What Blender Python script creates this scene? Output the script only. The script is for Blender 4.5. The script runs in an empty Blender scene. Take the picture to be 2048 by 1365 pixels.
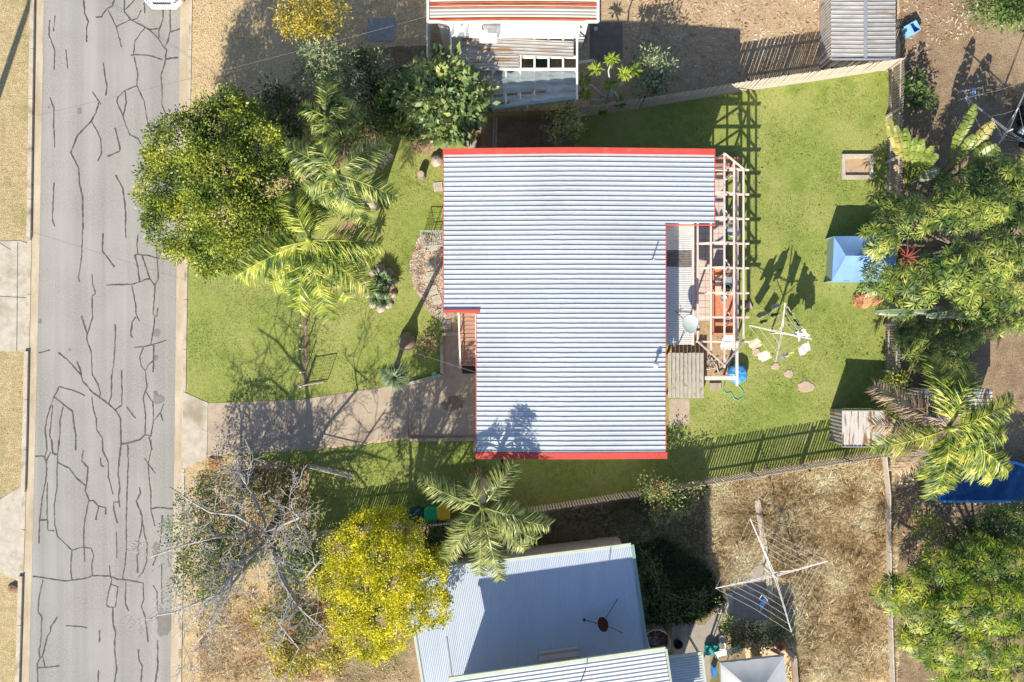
import bpy, math, random
import numpy as np
from mathutils import Vector, Matrix

# ------------------------------------------------------------------ camera, sky, sun, exposure
H = 42.0                      # drone height above the ground
F = 1848.0                    # focal length in photo pixels (photo 2048 wide)
scene = bpy.context.scene
cam_d = bpy.data.cameras.new("camera"); cam = bpy.data.objects.new("camera", cam_d)
scene.collection.objects.link(cam); scene.camera = cam
cam.location = (0, 0, H); cam.rotation_euler = (0, 0, 0)
cam_d.sensor_width = 36.0; cam_d.lens = F / 2048 * 36.0; cam_d.clip_end = 2000; cam_d.clip_start = 0.5
SH = Vector((0.46, 1.35, -1.0)).normalized()      # direction the sunlight travels
ELEV = math.asin(-SH.z)
world = bpy.data.worlds.new("World"); scene.world = world; world.use_nodes = True
wn = world.node_tree.nodes; wl = world.node_tree.links
sky = wn.new('ShaderNodeTexSky'); sky.sky_type = 'NISHITA'; sky.sun_disc = False
sky.ozone_density = 3.0; sky.sun_elevation = ELEV; sky.sun_rotation = math.atan2(-SH.x, -SH.y)
wl.new(sky.outputs[0], wn['Background'].inputs[0]); wn['Background'].inputs[1].default_value = 0.095
sun_d = bpy.data.lights.new("sun", 'SUN'); sun = bpy.data.objects.new("sun", sun_d)
scene.collection.objects.link(sun); sun.rotation_euler = SH.to_track_quat('-Z', 'Y').to_euler()
sun.location = (-20, -40, 60)
sun_d.energy = 4.6; sun_d.angle = math.radians(0.5); sun_d.color = (1.0, 0.91, 0.755)
scene.view_settings.view_transform = 'Standard'; scene.view_settings.look = 'None'
scene.view_settings.gamma = 1.0; scene.view_settings.exposure = 0.86

# ------------------------------------------------------------------ helpers
rng = np.random.default_rng(7); random.seed(7)
COL = scene.collection
def P(px, py, z=0.0):
    s = (H - z) / F
    return Vector(((px - 1024) * s, (682.5 - py) * s, z))
G = H / F                     # metres per photo pixel on the ground

def noise_mat(name, cols, scale=3.0, rough=0.9, bump=0.0, metal=0.0, detail=8.0, big=None, spec=0.3, stretch=None, fine=None, wear=None, streak=None):
    m = bpy.data.materials.new(name); m.use_nodes = True
    n = m.node_tree.nodes; l = m.node_tree.links; b = n['Principled BSDF']
    b.inputs['Roughness'].default_value = rough; b.inputs['Metallic'].default_value = metal
    b.inputs['Specular IOR Level'].default_value = spec
    tc = n.new('ShaderNodeTexCoord'); vec = tc.outputs['Object']
    if stretch:
        mp = n.new('ShaderNodeMapping'); mp.inputs['Scale'].default_value = stretch; l.new(vec, mp.inputs[0]); vec = mp.outputs[0]
    tx = n.new('ShaderNodeTexNoise'); tx.inputs['Scale'].default_value = scale; tx.inputs['Detail'].default_value = detail
    tx.inputs['Roughness'].default_value = 0.65
    l.new(vec, tx.inputs['Vector'])
    cr = n.new('ShaderNodeValToRGB'); e = cr.color_ramp.elements
    k = len(cols)
    e[0].position = 0.28; e[0].color = (*cols[0], 1); e[1].position = 0.72; e[1].color = (*cols[-1], 1)
    for i in range(1, k - 1):
        q = e.new(0.28 + 0.44 * i / (k - 1)); q.color = (*cols[i], 1)
    l.new(tx.outputs['Fac'], cr.inputs[0]); out = cr.outputs[0]
    def mixin(out, sc, col, lo, hi, det=4.0, v=None):
        t2 = n.new('ShaderNodeTexNoise'); t2.inputs['Scale'].default_value = sc; t2.inputs['Detail'].default_value = det
        l.new(v or tc.outputs['Object'], t2.inputs['Vector'])
        r2 = n.new('ShaderNodeMapRange'); r2.inputs[1].default_value = lo; r2.inputs[2].default_value = hi
        l.new(t2.outputs['Fac'], r2.inputs[0])
        mx = n.new('ShaderNodeMix'); mx.data_type = 'RGBA'; mx.inputs[7].default_value = (*col, 1)
        l.new(r2.outputs[0], mx.inputs[0]); l.new(out, mx.inputs[6]); return mx.outputs[2]
    if big: out = mixin(out, big[0], big[1], big[2], big[3])
    if wear: out = mixin(out, wear[0], wear[1], wear[2], wear[3], 6.0, vec if stretch and metal > .01 else None)
    if fine:
        t3 = n.new('ShaderNodeTexNoise'); t3.inputs['Scale'].default_value = fine[0]; t3.inputs['Detail'].default_value = 3
        l.new(tc.outputs['Object'], t3.inputs['Vector'])
        r3 = n.new('ShaderNodeMapRange'); r3.inputs[1].default_value = .3; r3.inputs[2].default_value = .7
        r3.inputs[3].default_value = 1 - fine[1]; r3.inputs[4].default_value = 1 + fine[1]
        l.new(t3.outputs['Fac'], r3.inputs[0])
        vm = n.new('ShaderNodeVectorMath'); vm.operation = 'SCALE'; l.new(out, vm.inputs[0]); l.new(r3.outputs[0], vm.inputs['Scale']); out = vm.outputs[0]
    if streak:
        m3 = n.new('ShaderNodeMapping'); m3.inputs['Scale'].default_value = (streak[0], .03, 1); l.new(tc.outputs['Object'], m3.inputs[0])
        t4 = n.new('ShaderNodeTexNoise'); t4.inputs['Scale'].default_value = 1.0; t4.inputs['Detail'].default_value = 4; l.new(m3.outputs[0], t4.inputs['Vector'])
        r4 = n.new('ShaderNodeMapRange'); r4.inputs[1].default_value = .3; r4.inputs[2].default_value = .7; r4.inputs[3].default_value = 1 - streak[1]; r4.inputs[4].default_value = 1 + streak[1]
        l.new(t4.outputs['Fac'], r4.inputs[0]); v4 = n.new('ShaderNodeVectorMath'); v4.operation = 'SCALE'; l.new(out, v4.inputs[0]); l.new(r4.outputs[0], v4.inputs['Scale']); out = v4.outputs[0]
    l.new(out, b.inputs['Base Color'])
    if bump:
        bp = n.new('ShaderNodeBump'); bp.inputs['Strength'].default_value = 1.0; bp.inputs['Distance'].default_value = bump
        l.new(tx.outputs['Fac'], bp.inputs['Height']); l.new(bp.outputs[0], b.inputs['Normal'])
    return m

def leaf_mat(name, cols, transl=0.16, rough=0.42, clump=1.2, gain=1.08):
    cols = [tuple(min(.8, x * gain) for x in c) for c in cols]
    m = bpy.data.materials.new(name); m.use_nodes = True
    n = m.node_tree.nodes; l = m.node_tree.links; b = n['Principled BSDF']; out = n['Material Output']
    b.inputs['Roughness'].default_value = rough; b.inputs['Specular IOR Level'].default_value = 0.35
    g = n.new('ShaderNodeNewGeometry'); tc = n.new('ShaderNodeTexCoord')
    tx = n.new('ShaderNodeTexNoise'); tx.inputs['Scale'].default_value = clump; tx.inputs['Detail'].default_value = 2
    l.new(tc.outputs['Object'], tx.inputs['Vector'])
    ad = n.new('ShaderNodeMath'); ad.operation = 'MULTIPLY_ADD'; ad.inputs[1].default_value = 0.55; 
    mu = n.new('ShaderNodeMath'); mu.operation = 'MULTIPLY_ADD'; mu.inputs[1].default_value = 2.0; mu.inputs[2].default_value = -0.75
    l.new(tx.outputs['Fac'], mu.inputs[0])
    l.new(g.outputs['Random Per Island'], ad.inputs[0]); l.new(mu.outputs[0], ad.inputs[2])
    cr = n.new('ShaderNodeValToRGB'); e = cr.color_ramp.elements
    e[0].position = 0.1; e[0].color = (*cols[0], 1); e[1].position = 0.95; e[1].color = (*cols[-1], 1)
    for i in range(1, len(cols) - 1):
        q = e.new(0.1 + 0.85 * i / (len(cols) - 1)); q.color = (*cols[i], 1)
    l.new(ad.outputs[0], cr.inputs[0]); l.new(cr.outputs[0], b.inputs['Base Color'])
    if transl:
        t = n.new('ShaderNodeBsdfTranslucent'); l.new(cr.outputs[0], t.inputs[0])
        mx = n.new('ShaderNodeMixShader'); mx.inputs[0].default_value = transl
        l.new(b.outputs[0], mx.inputs[1]); l.new(t.outputs[0], mx.inputs[2]); l.new(mx.outputs[0], out.inputs[0])
    return m

def tag(o, label=None, cat=None, group=None, kind=None):
    if label: o['label'] = label
    if cat: o['category'] = cat
    if group: o['group'] = group
    if kind: o['kind'] = kind
    return o

def thing(name, label, cat, loc, group=None):
    o = bpy.data.objects.new(name, None); COL.objects.link(o); o.location = loc; o.empty_display_size = 0.2
    return tag(o, label, cat, group)

def rootloc(o):
    v = Vector((0, 0, 0))
    while o is not None:
        v += o.location; o = o.parent
    return v

class MB:
    def __init__(s): s.v = []; s.f = []
    def add(s, vs, fs):
        k = len(s.v); s.v += [tuple(v) for v in vs]; s.f += [tuple(i + k for i in f) for f in fs]; return s
    def box(s, c, size, rz=0.0, M=None):
        hx, hy, hz = size[0] / 2, size[1] / 2, size[2] / 2
        R = M if M is not None else Matrix.Rotation(rz, 3, 'Z')
        vs = [Vector(c) + R @ Vector((x * hx, y * hy, z * hz)) for z in (-1, 1) for x, y in ((-1, -1), (1, -1), (1, 1), (-1, 1))]
        return s.add(vs, [(3, 2, 1, 0), (4, 5, 6, 7), (0, 1, 5, 4), (1, 2, 6, 5), (2, 3, 7, 6), (3, 0, 4, 7)])
    def bar(s, a, b, w, h, up=(0, 0, 1)):
        a = Vector(a); b = Vector(b); d = b - a; L = d.length
        if L < 1e-6: return s
        x = d / L; u = Vector(up)
        if abs(x.dot(u)) > 0.98: u = Vector((0, 1, 0))
        y = u.cross(x).normalized(); z = x.cross(y)
        R = Matrix((x, y, z)).transposed()
        return s.box((a + b) / 2, (L, w, h), M=R)
    def prism(s, pts, z0, z1):
        n = len(pts)
        A = sum(pts[i][0] * pts[(i + 1) % n][1] - pts[(i + 1) % n][0] * pts[i][1] for i in range(n))
        if A < 0: pts = list(reversed(pts))
        g = lambda z, p: z(p[0], p[1]) if callable(z) else z
        vs = [(p[0], p[1], g(z0, p)) for p in pts] + [(p[0], p[1], g(z1, p)) for p in pts]
        fs = [tuple(reversed(range(n))), tuple(range(n, 2 * n))] + [(i, (i + 1) % n, n + (i + 1) % n, n + i) for i in range(n)]
        return s.add(vs, fs)
    def tube(s, path, rad, n=6, cap=True):
        path = [Vector(p) for p in path]; m = len(path)
        if not hasattr(rad, '__len__'): rad = [rad] * m
        vs = []; fs = []; ref = None
        for i in range(m):
            t = (path[min(i + 1, m - 1)] - path[max(i - 1, 0)])
            t = t.normalized() if t.length > 1e-9 else Vector((0, 0, 1))
            if ref is None: ref = Vector((1, 0, 0)) if abs(t.x) < 0.8 else Vector((0, 1, 0))
            a = (ref - t * ref.dot(t)).normalized(); b = t.cross(a); ref = a
            for j in range(n):
                an = 2 * math.pi * j / n; vs.append(path[i] + (a * math.cos(an) + b * math.sin(an)) * rad[i])
        for i in range(m - 1):
            for j in range(n):
                fs.append((i * n + j, i * n + (j + 1) % n, (i + 1) * n + (j + 1) % n, (i + 1) * n + j))
        if cap: fs += [tuple(reversed(range(n))), tuple(range((m - 1) * n, m * n))]
        return s.add(vs, fs)
    def lathe(s, c, prof, n=20, sx=1.0, sy=1.0, cap=True):
        c = Vector(c); m = len(prof)
        vs = [c + Vector((r * sx * math.cos(2 * math.pi * j / n), r * sy * math.sin(2 * math.pi * j / n), z)) for r, z in prof for j in range(n)]
        fs = [(i * n + j, i * n + (j + 1) % n, (i + 1) * n + (j + 1) % n, (i + 1) * n + j) for i in range(m - 1) for j in range(n)]
        if cap and prof[0][0] > 1e-4: fs.append(tuple(reversed(range(n))))
        if cap and prof[-1][0] > 1e-4: fs.append(tuple(range((m - 1) * n, m * n)))
        return s.add(vs, fs)
    def build(s, name, mat, parent=None, smooth=False, label=None):
        off = rootloc(parent) if parent is not None else Vector((0, 0, 0))
        me = bpy.data.meshes.new(name)
        me.from_pydata([(v[0] - off.x, v[1] - off.y, v[2] - off.z) for v in s.v], [], s.f)
        me.materials.append(mat)
        if smooth: me.polygons.foreach_set('use_smooth', [True] * len(me.polygons))
        me.update()
        o = bpy.data.objects.new(name, me); COL.objects.link(o); o.parent = parent
        if label: o['label'] = label
        return o

def np_mesh(name, V, Q, mat, parent=None):
    """quads only: V (n,3), Q (m,4)"""
    off = np.array(rootloc(parent)) if parent is not None else np.zeros(3)
    me = bpy.data.meshes.new(name); V = np.asarray(V, float) - off; Q = np.asarray(Q)
    me.vertices.add(len(V)); me.vertices.foreach_set('co', V.ravel())
    me.loops.add(Q.size); me.loops.foreach_set('vertex_index', Q.ravel().astype(np.int32))
    me.polygons.add(len(Q)); me.polygons.foreach_set('loop_start', np.arange(0, Q.size, 4, dtype=np.int32))
    me.update(calc_edges=True); me.validate()
    me.materials.append(mat)
    o = bpy.data.objects.new(name, me); COL.objects.link(o); o.parent = parent
    return o

def poly_world(pts, z=0.0): return [tuple(P(x, y, z))[:2] for x, y in pts]
def rough_poly(pts, jit=2.0, step=12.0):
    out = []
    for i in range(len(pts)):
        a = pts[i]; b = pts[(i + 1) % len(pts)]; L = math.dist(a, b); k = max(1, int(L / step))
        for j in range(k):
            t = j / k; w = jit if j else 0
            out.append((a[0] + (b[0] - a[0]) * t + random.uniform(-w, w), a[1] + (b[1] - a[1]) * t + random.uniform(-w, w)))
    return out
def sheet(name, pts, z, mat, jit=0.0, kind='structure', step=12.0, parent=None):
    if jit: pts = rough_poly(pts, jit, step)
    w = [P(x, y, 0) for x, y in pts]; mb = MB(); n = len(w)
    A = sum(w[i].x * w[(i + 1) % n].y - w[(i + 1) % n].x * w[i].y for i in range(n))
    if A < 0: w.reverse()
    mb.add([(q.x, q.y, z) for q in w], [tuple(range(n))])
    o = mb.build(name, mat, parent)
    if parent is None: o['kind'] = kind
    return o

# ------------------------------------------------------------------ materials
asphalt = noise_mat('asphalt', [(.225, .217, .203), (.285, .275, .258), (.345, .333, .313)], 14, .9, .004, big=(0.35, (.32, .31, .292), .4, .65), fine=(60, .3), stretch=(1, .8, 1), streak=(1.6, .14))
seal = noise_mat('bitumen_seal', [(.06, .056, .053), (.11, .102, .096)], 5, .7, .002, wear=(1.3, (.17, .16, .15), .56, .72))
stain = noise_mat('oil_stain', [(.15, .14, .13), (.24, .225, .21)], 2, .8)
concrete = noise_mat('concrete', [(.36, .32, .26), (.45, .41, .34), (.53, .49, .42)], 2.5, .9, .003, fine=(40, .2), wear=(.8, (.30, .25, .18), .55, .72))
concrete_brown = noise_mat('weathered_concrete', [(.33, .262, .195), (.40, .325, .25), (.46, .385, .305)], 2.2, .92, .004, fine=(45, .25), wear=(.6, (.26, .20, .155), .55, .72))
concrete_dirty = noise_mat('gutter_concrete', [(.36, .285, .19), (.45, .375, .27), (.55, .48, .375)], 1.5, .92, .004, stretch=(1, .35, 1), fine=(40, .2))
kerb_m = noise_mat('kerb_concrete', [(.40, .35, .27), (.55, .49, .40)], 2.5, .9, .003, fine=(30, .2), wear=(1.1, (.24, .18, .11), .52, .7))
lawn_m = noise_mat('lawn_grass', [(.155, .205, .046), (.215, .265, .064), (.28, .322, .094)], 3, .95, .02, big=(.30, (.305, .318, .105), .42, .68), fine=(30, .32), wear=(.9, (.165, .22, .048), .55, .75), spec=.1)
lawn_sh = lawn_m
dry_m = noise_mat('dry_grass', [(.35, .26, .15), (.48, .37, .225), (.58, .465, .305)], 4, .95, .03, big=(.35, (.52, .40, .235), .4, .65), fine=(22, .4), spec=.1)
verge_m = noise_mat('verge_grass', [(.30, .235, .125), (.40, .32, .18), (.49, .41, .24)], 4, .95, .03, big=(.4, (.24, .235, .09), .52, .75), fine=(22, .4), spec=.1)
soil_m = noise_mat('bare_soil', [(.15, .105, .066), (.235, .17, .11), (.33, .25, .17)], 2.0, .95, .03, big=(.4, (.30, .225, .145), .45, .65), fine=(18, .45), spec=.1)
darksoil_m = noise_mat('garden_soil', [(.085, .062, .045), (.14, .10, .07), (.20, .145, .10)], 3.0, .95, .03, fine=(18, .4), spec=.1)
mulch_m = noise_mat('mulch', [(.16, .10, .06), (.33, .23, .15), (.50, .38, .26)], 14, .95, .03, spec=.1)
gravel_m = noise_mat('gravel', [(.16, .11, .08), (.36, .27, .20), (.60, .50, .40)], 13, .9, .03, detail=3)
longgrass_m = noise_mat('straw_ground', [(.44, .33, .20), (.64, .51, .33), (.80, .68, .49)], 5, .95, .04, big=(.5, (.24, .21, .10), .5, .7), fine=(16, .4), spec=.1)
zinc = noise_mat('zinc_roof', [(.46, .50, .54), (.51, .545, .575), (.56, .585, .605)], .7, .42, 0, .15, spec=.5, stretch=(.15, 2.5, 1), fine=(5, .06), big=(.28, (.44, .47, .50), .5, .7), wear=(2.6, (.40, .40, .39), .66, .76))
galv = noise_mat('galvanised_roof', [(.50, .50, .49), (.60, .59, .57), (.68, .67, .65)], 1.2, .45, 0, .2, stretch=(2, .3, 1), fine=(10, .05))
galv_old = noise_mat('weathered_galvanised', [(.27, .26, .245), (.38, .37, .355), (.48, .47, .455)], 2.4, .6, 0, .15, stretch=(.5, 2.5, 1), wear=(1.4, (.30, .19, .11), .56, .66))
galv_rust = noise_mat('rusty_galvanised', [(.40, .37, .33), (.55, .53, .50), (.62, .60, .57)], 2.2, .6, 0, .1, stretch=(2.5, .35, 1), wear=(2.2, (.24, .12, .06), .52, .60))
rust_band = noise_mat('rusted_roof', [(.40, .37, .34), (.47, .45, .42), (.42, .35, .29)], 1.2, .6, 0, .05, stretch=(.25, 3, 1))
rust_m = noise_mat('rust', [(.20, .045, .018), (.34, .085, .03), (.42, .15, .07)], 4, .8, .003, stretch=(.4, 2, 1))
red_m = noise_mat('red_flashing', [(.52, .062, .046), (.60, .09, .068)], 1.6, .5, 0, spec=.4, fine=(14, .10), wear=(1.7, (.46, .14, .11), .58, .74))
red_thin = red_m
cream = noise_mat('cream_weatherboard', [(.55, .48, .38), (.62, .55, .45)], 3, .7)
white_m = noise_mat('white_paint', [(.72, .71, .69), (.80, .79, .77)], 2, .5)
whiteroof_m = noise_mat('white_roof_paint', [(.78, .78, .78), (.84, .84, .84)], 2, .5)
pinkwhite = noise_mat('pale_pink_paint', [(.62, .48, .43), (.74, .62, .57)], 4, .6, wear=(3, (.50, .36, .30), .58, .72))
timber_grey = noise_mat('silvered_timber', [(.27, .24, .21), (.40, .37, .33), (.52, .48, .44)], 5, .9, .003, stretch=(3, .6, .6), wear=(3, (.20, .13, .09), .6, .72))
paling_m = noise_mat('paling_timber', [(.40, .345, .28), (.52, .465, .39), (.62, .57, .50)], 4, .9, .003, stretch=(2, 2, .4))
paling_dark = noise_mat('dark_paling_timber', [(.19, .15, .125), (.28, .23, .19), (.37, .315, .265)], 4, .9, .003, stretch=(2, 2, .4))
paling_green = noise_mat('mossy_paling', [(.17, .13, .06), (.24, .19, .09), (.30, .24, .13)], 4, .9, .003, stretch=(2, 2, .4))
rail_m = noise_mat('rail_timber', [(.25, .22, .19), (.36, .32, .28)], 5, .9)
stair_m = noise_mat('brick_red_stair_paint', [(.36, .20, .15), (.44, .26, .20)], 4, .7)
tile_m = noise_mat('pink_floor_tile', [(.50, .42, .38), (.60, .51, .46)], 2, .5)
grout_m = noise_mat('grout', [(.18, .15, .14), (.24, .20, .19)], 5, .9)
terracotta = noise_mat('terracotta', [(.46, .17, .09), (.56, .24, .14)], 5, .8)
orange_timber = noise_mat('oiled_timber', [(.42, .18, .09), (.56, .27, .15)], 4, .6, stretch=(.5, 3, 1))
dark_m = noise_mat('dark_rubber', [(.02, .02, .022), (.045, .045, .05)], 5, .7)
black_m = noise_mat('black_plastic', [(.012, .012, .014), (.03, .03, .034)], 5, .5)
blue_tarp = noise_mat('blue_tarpaulin', [(.17, .32, .60), (.22, .38, .66)], 2.5, .42, .004, spec=.5)
deep_blue = noise_mat('deep_blue_tarpaulin', [(.004, .045, .15), (.015, .12, .33)], 2.0, .4, .006, spec=.5)
blue_plastic = noise_mat('blue_plastic', [(.02, .15, .48), (.05, .25, .62)], 3, .4)
pale_blue = noise_mat('pale_blue_plastic', [(.24, .48, .80), (.30, .55, .86)], 3, .4)
green_bin = noise_mat('green_plastic', [(.01, .30, .11), (.015, .38, .15)], 3, .4)
dgreen_bin = noise_mat('dark_green_plastic', [(.01, .045, .045), (.015, .07, .065)], 3, .4)
yellow_bin = noise_mat('yellow_plastic', [(.60, .38, .01), (.70, .47, .02)], 3, .4)
metal_grey = noise_mat('grey_metal', [(.40, .41, .42), (.52, .53, .54)], 4, .4, 0, .5)
metal_white = noise_mat('white_metal', [(.70, .70, .68), (.78, .78, .76)], 4, .4)
metal_dark = noise_mat('dark_metal', [(.03, .03, .035), (.07, .07, .075)], 4, .5, 0, .5)
dish_m = noise_mat('dish_enamel', [(.36, .42, .41), (.42, .48, .47)], 2, .5)
glass_m = noise_mat('window_glass', [(.02, .05, .06), (.04, .08, .10)], 1, .08, spec=.8)
teal_m = noise_mat('teal_cloth', [(.01, .20, .19), (.02, .28, .26)], 3, .7)
canopy_m = noise_mat('canopy_fabric', [(.40, .42, .44), (.47, .49, .51)], 1.5, .6, .004)
rock_m = noise_mat('rock', [(.24, .20, .17), (.38, .32, .27), (.52, .45, .39)], 4, .9, .02)
bark_m = noise_mat('bark', [(.12, .095, .075), (.22, .185, .15), (.32, .28, .24)], 6, .9, .01)
palebark = noise_mat('pale_bark', [(.31, .295, .27), (.43, .41, .38), (.55, .53, .495)], 5, .9, .006)
palmbark = noise_mat('palm_trunk', [(.30, .27, .24), (.40, .37, .33), (.48, .44, .40)], 3, .9, .01, stretch=(1, 1, 4))
roughtrunk = noise_mat('shaggy_trunk', [(.14, .09, .05), (.26, .18, .11), (.40, .30, .20)], 10, .95, .02)
green_paint = noise_mat('pale_green_gutter', [(.42, .47, .38), (.50, .55, .46)], 2, .6)
teal_gutter = noise_mat('green_gutter', [(.18, .32, .28), (.24, .38, .34)], 2, .6)
brick_m = noise_mat('brick_red', [(.36, .13, .08), (.50, .24, .16)], 6, .9, .004)
car_white = noise_mat('car_paint', [(.74, .75, .76), (.78, .79, .80)], 1, .18, spec=.6)
chrome = noise_mat('chrome', [(.55, .56, .58), (.65, .66, .68)], 3, .2, 0, .9)
def cloth(name, c): return noise_mat(name, [tuple(x * .85 for x in c), c], 5, .9, .004)
shade_cloth = bpy.data.materials.new('shade_cloth'); shade_cloth.use_nodes = True
def _sc():
    n = shade_cloth.node_tree.nodes; l = shade_cloth.node_tree.links; b = n['Principled BSDF']
    b.inputs['Roughness'].default_value = .7
    tc = n.new('ShaderNodeTexCoord'); mp = n.new('ShaderNodeMapping'); mp.inputs['Scale'].default_value = (.5, 3, 1); l.new(tc.outputs['Object'], mp.inputs[0])
    t = n.new('ShaderNodeTexNoise'); t.inputs['Scale'].default_value = 1.6; t.inputs['Detail'].default_value = 8; l.new(mp.outputs[0], t.inputs[0])
    cr = n.new('ShaderNodeValToRGB'); cr.color_ramp.elements[0].position = .35; cr.color_ramp.elements[0].color = (.22, .27, .29, 1)
    cr.color_ramp.elements[1].position = .7; cr.color_ramp.elements[1].color = (.48, .58, .60, 1)
    l.new(t.outputs['Fac'], cr.inputs[0]); l.new(cr.outputs[0], b.inputs['Base Color'])
    tr = n.new('ShaderNodeBsdfTransparent'); mx = n.new('ShaderNodeMixShader'); mx.inputs[0].default_value = .25
    l.new(b.outputs[0], mx.inputs[1]); l.new(tr.outputs[0], mx.inputs[2]); l.new(mx.outputs[0], n['Material Output'].inputs[0])
_sc()
L_big = leaf_mat('leaf_olive_green', [(.035, .065, .010), (.11, .165, .02), (.215, .27, .032), (.42, .44, .05)], clump=.9)
L_yellow = leaf_mat('leaf_yellow', [(.13, .17, .007), (.36, .37, .012), (.60, .54, .016), (.76, .67, .025)], .3)
L_gold = leaf_mat('leaf_gold', [(.13, .13, .02), (.32, .28, .035), (.48, .38, .05), (.58, .44, .08)], .25)
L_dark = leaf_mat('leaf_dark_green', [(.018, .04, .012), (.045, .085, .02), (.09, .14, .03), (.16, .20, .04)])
L_mid = leaf_mat('leaf_mid_green', [(.03, .07, .016), (.07, .13, .03), (.13, .20, .05), (.22, .28, .08)])
L_lime = leaf_mat('leaf_lime', [(.10, .16, .02), (.22, .29, .03), (.36, .42, .05)])
L_grey = leaf_mat('leaf_grey_green', [(.08, .12, .06), (.16, .22, .11), (.28, .33, .17), (.42, .45, .24)])
L_big_rnd = leaf_mat('leaf_broad', [(.06, .11, .04), (.13, .20, .07), (.25, .32, .11), (.42, .43, .13)])
L_schef = leaf_mat('leaf_umbrella', [(.025, .06, .014), (.095, .15, .028), (.22, .28, .052), (.42, .44, .10)])
L_schef2 = leaf_mat('leaf_umbrella_bright', [(.02, .055, .007), (.07, .13, .011), (.165, .235, .018), (.36, .39, .03)])
L_palm = leaf_mat('leaf_palm', [(.035, .065, .016), (.10, .15, .03), (.23, .28, .06), (.42, .43, .13)], .12, .38, 2.0)
L_palm2 = leaf_mat('leaf_palm_bright', [(.05, .09, .014), (.14, .20, .03), (.30, .35, .05), (.52, .52, .11)], .16, .38, 2.0)
L_palmd = leaf_mat('leaf_palm_dead', [(.20, .14, .09), (.34, .25, .16), (.50, .38, .26)], .15, .8)
L_palmg = leaf_mat('leaf_palm_grey', [(.15, .13, .12), (.26, .23, .22), (.38, .34, .32)], .15, .8)
L_ban = leaf_mat('leaf_banana', [(.09, .14, .03), (.18, .25, .05), (.30, .35, .09)], .3, .35)
L_banpale = leaf_mat('leaf_banana_pale', [(.16, .21, .12), (.25, .31, .19), (.34, .40, .26)], .2, .35)
L_bany = leaf_mat('leaf_banana_yellow', [(.12, .17, .045), (.24, .26, .075), (.38, .33, .10)], .25, .4)
L_banbrown = leaf_mat('leaf_banana_brown', [(.26, .11, .05), (.46, .21, .11), (.56, .30, .18)], .1, .7)
L_dry = leaf_mat('straw', [(.40, .30, .15), (.70, .57, .37), (.86, .77, .58)], .4, .8, .6, 1.0)
L_drygreen = leaf_mat('weeds', [(.07, .075, .022), (.15, .14, .05), (.30, .25, .12)], .2, .8, .6)
L_weed = leaf_mat('weed_green', [(.015, .035, .014), (.035, .065, .022), (.07, .10, .03)], .2, .7, .8)
L_litter = leaf_mat('leaf_litter', [(.26, .14, .07), (.48, .32, .20), (.68, .55, .42)], .05, .8, 1.0)
L_agave = leaf_mat('leaf_agave', [(.06, .12, .05), (.14, .22, .10), (.30, .36, .20)], .1, .5)
L_pony = leaf_mat('leaf_pony', [(.07, .12, .05), (.16, .22, .11), (.30, .35, .22)], .15, .5)
L_redflower = leaf_mat('flower_red', [(.22, .035, .025), (.40, .09, .06)], .1, .8)

# ------------------------------------------------------------------ foliage helpers
def unit(a): return a / np.maximum(np.linalg.norm(a, axis=1, keepdims=True), 1e-9)
def leaf_quads(C, D, L, W, upb=0.9):
    """leaf faces at C pointing along D: 4 vertices each (base, side, tip, side)"""
    n = len(C); D = unit(D)
    Nn = rng.normal(size=(n, 3)) * 0.45; Nn[:, 2] += upb
    S = unit(np.cross(D, Nn)); U = np.cross(S, D)
    L = np.broadcast_to(L, n)[:, None]; W = np.broadcast_to(W, n)[:, None]
    V = np.stack([C, C + D * L * .45 + S * W * .5 + U * W * .12, C + D * L - U * L * .12, C + D * L * .45 - S * W * .5 + U * W * .12], 1).reshape(-1, 3)
    Q = np.arange(4 * n).reshape(n, 4)
    return V, Q
def merge(parts):
    Vs = []; Qs = []; k = 0
    for V, Q in parts:
        Vs.append(V); Qs.append(Q + k); k += len(V)
    return np.concatenate(Vs), np.concatenate(Qs)

def crown_leaves(lobes, dens, lsize, lwid, clump_r=.28, per=14, zup=.15, inner=.35):
    """lobes: (x,y,z,rx,ry,rz) world. Clumps of leaves near the upper surfaces of the lobes and through the volume."""
    parts = []
    for (x, y, z, rx, ry, rz) in lobes:
        nc = max(8, int(dens * rx * ry * 44))
        d = rng.normal(size=(nc, 3)); d[:, 2] = d[:, 2] * .8 + zup; d = unit(d)
        r = 1 - inner * rng.random(nc) ** 1.6 + rng.normal(size=nc) * .07
        c = np.array([x, y, z]) + d * r[:, None] * np.array([rx, ry, rz])
        c[:, 2] = np.maximum(c[:, 2], .12)
        kk = rng.poisson(per, nc) + 3
        idx = np.repeat(np.arange(nc), kk); n = len(idx)
        off = rng.normal(size=(n, 3)) * clump_r * np.array([.62, .62, .42])
        C = c[idx] + off; C[:, 2] = np.maximum(C[:, 2], .05)
        D = off * 1.4 / clump_r + d[idx] * .5 + rng.normal(size=(n, 3)) * .5; D[:, 2] += .05
        s = lsize * (0.6 + .7 * rng.random(n))
        parts.append(leaf_quads(C, D, s, s * lwid))
    return merge(parts)

def limb(mb, a, b, r0, r1, sag=0.2, n=5, seg=6):
    a = Vector(a); b = Vector(b); pts = []
    L = (b - a).length
    o = Vector((random.uniform(-1, 1), random.uniform(-1, 1), random.uniform(0, 1))) * L * sag
    for i in range(n + 1):
        t = i / n; pts.append(a.lerp(b, t) + o * math.sin(math.pi * t) * .5 + Vector((random.uniform(-1, 1), random.uniform(-1, 1), 0)) * L * .02 * (0 < i < n))
    mb.tube(pts, [r0 + (r1 - r0) * i / n for i in range(n + 1)], seg); return pts

def lobes_px(L): return [(*P(px, py, z), r, r * ry, rz) for (px, py, z, r, ry, rz) in L]

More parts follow.
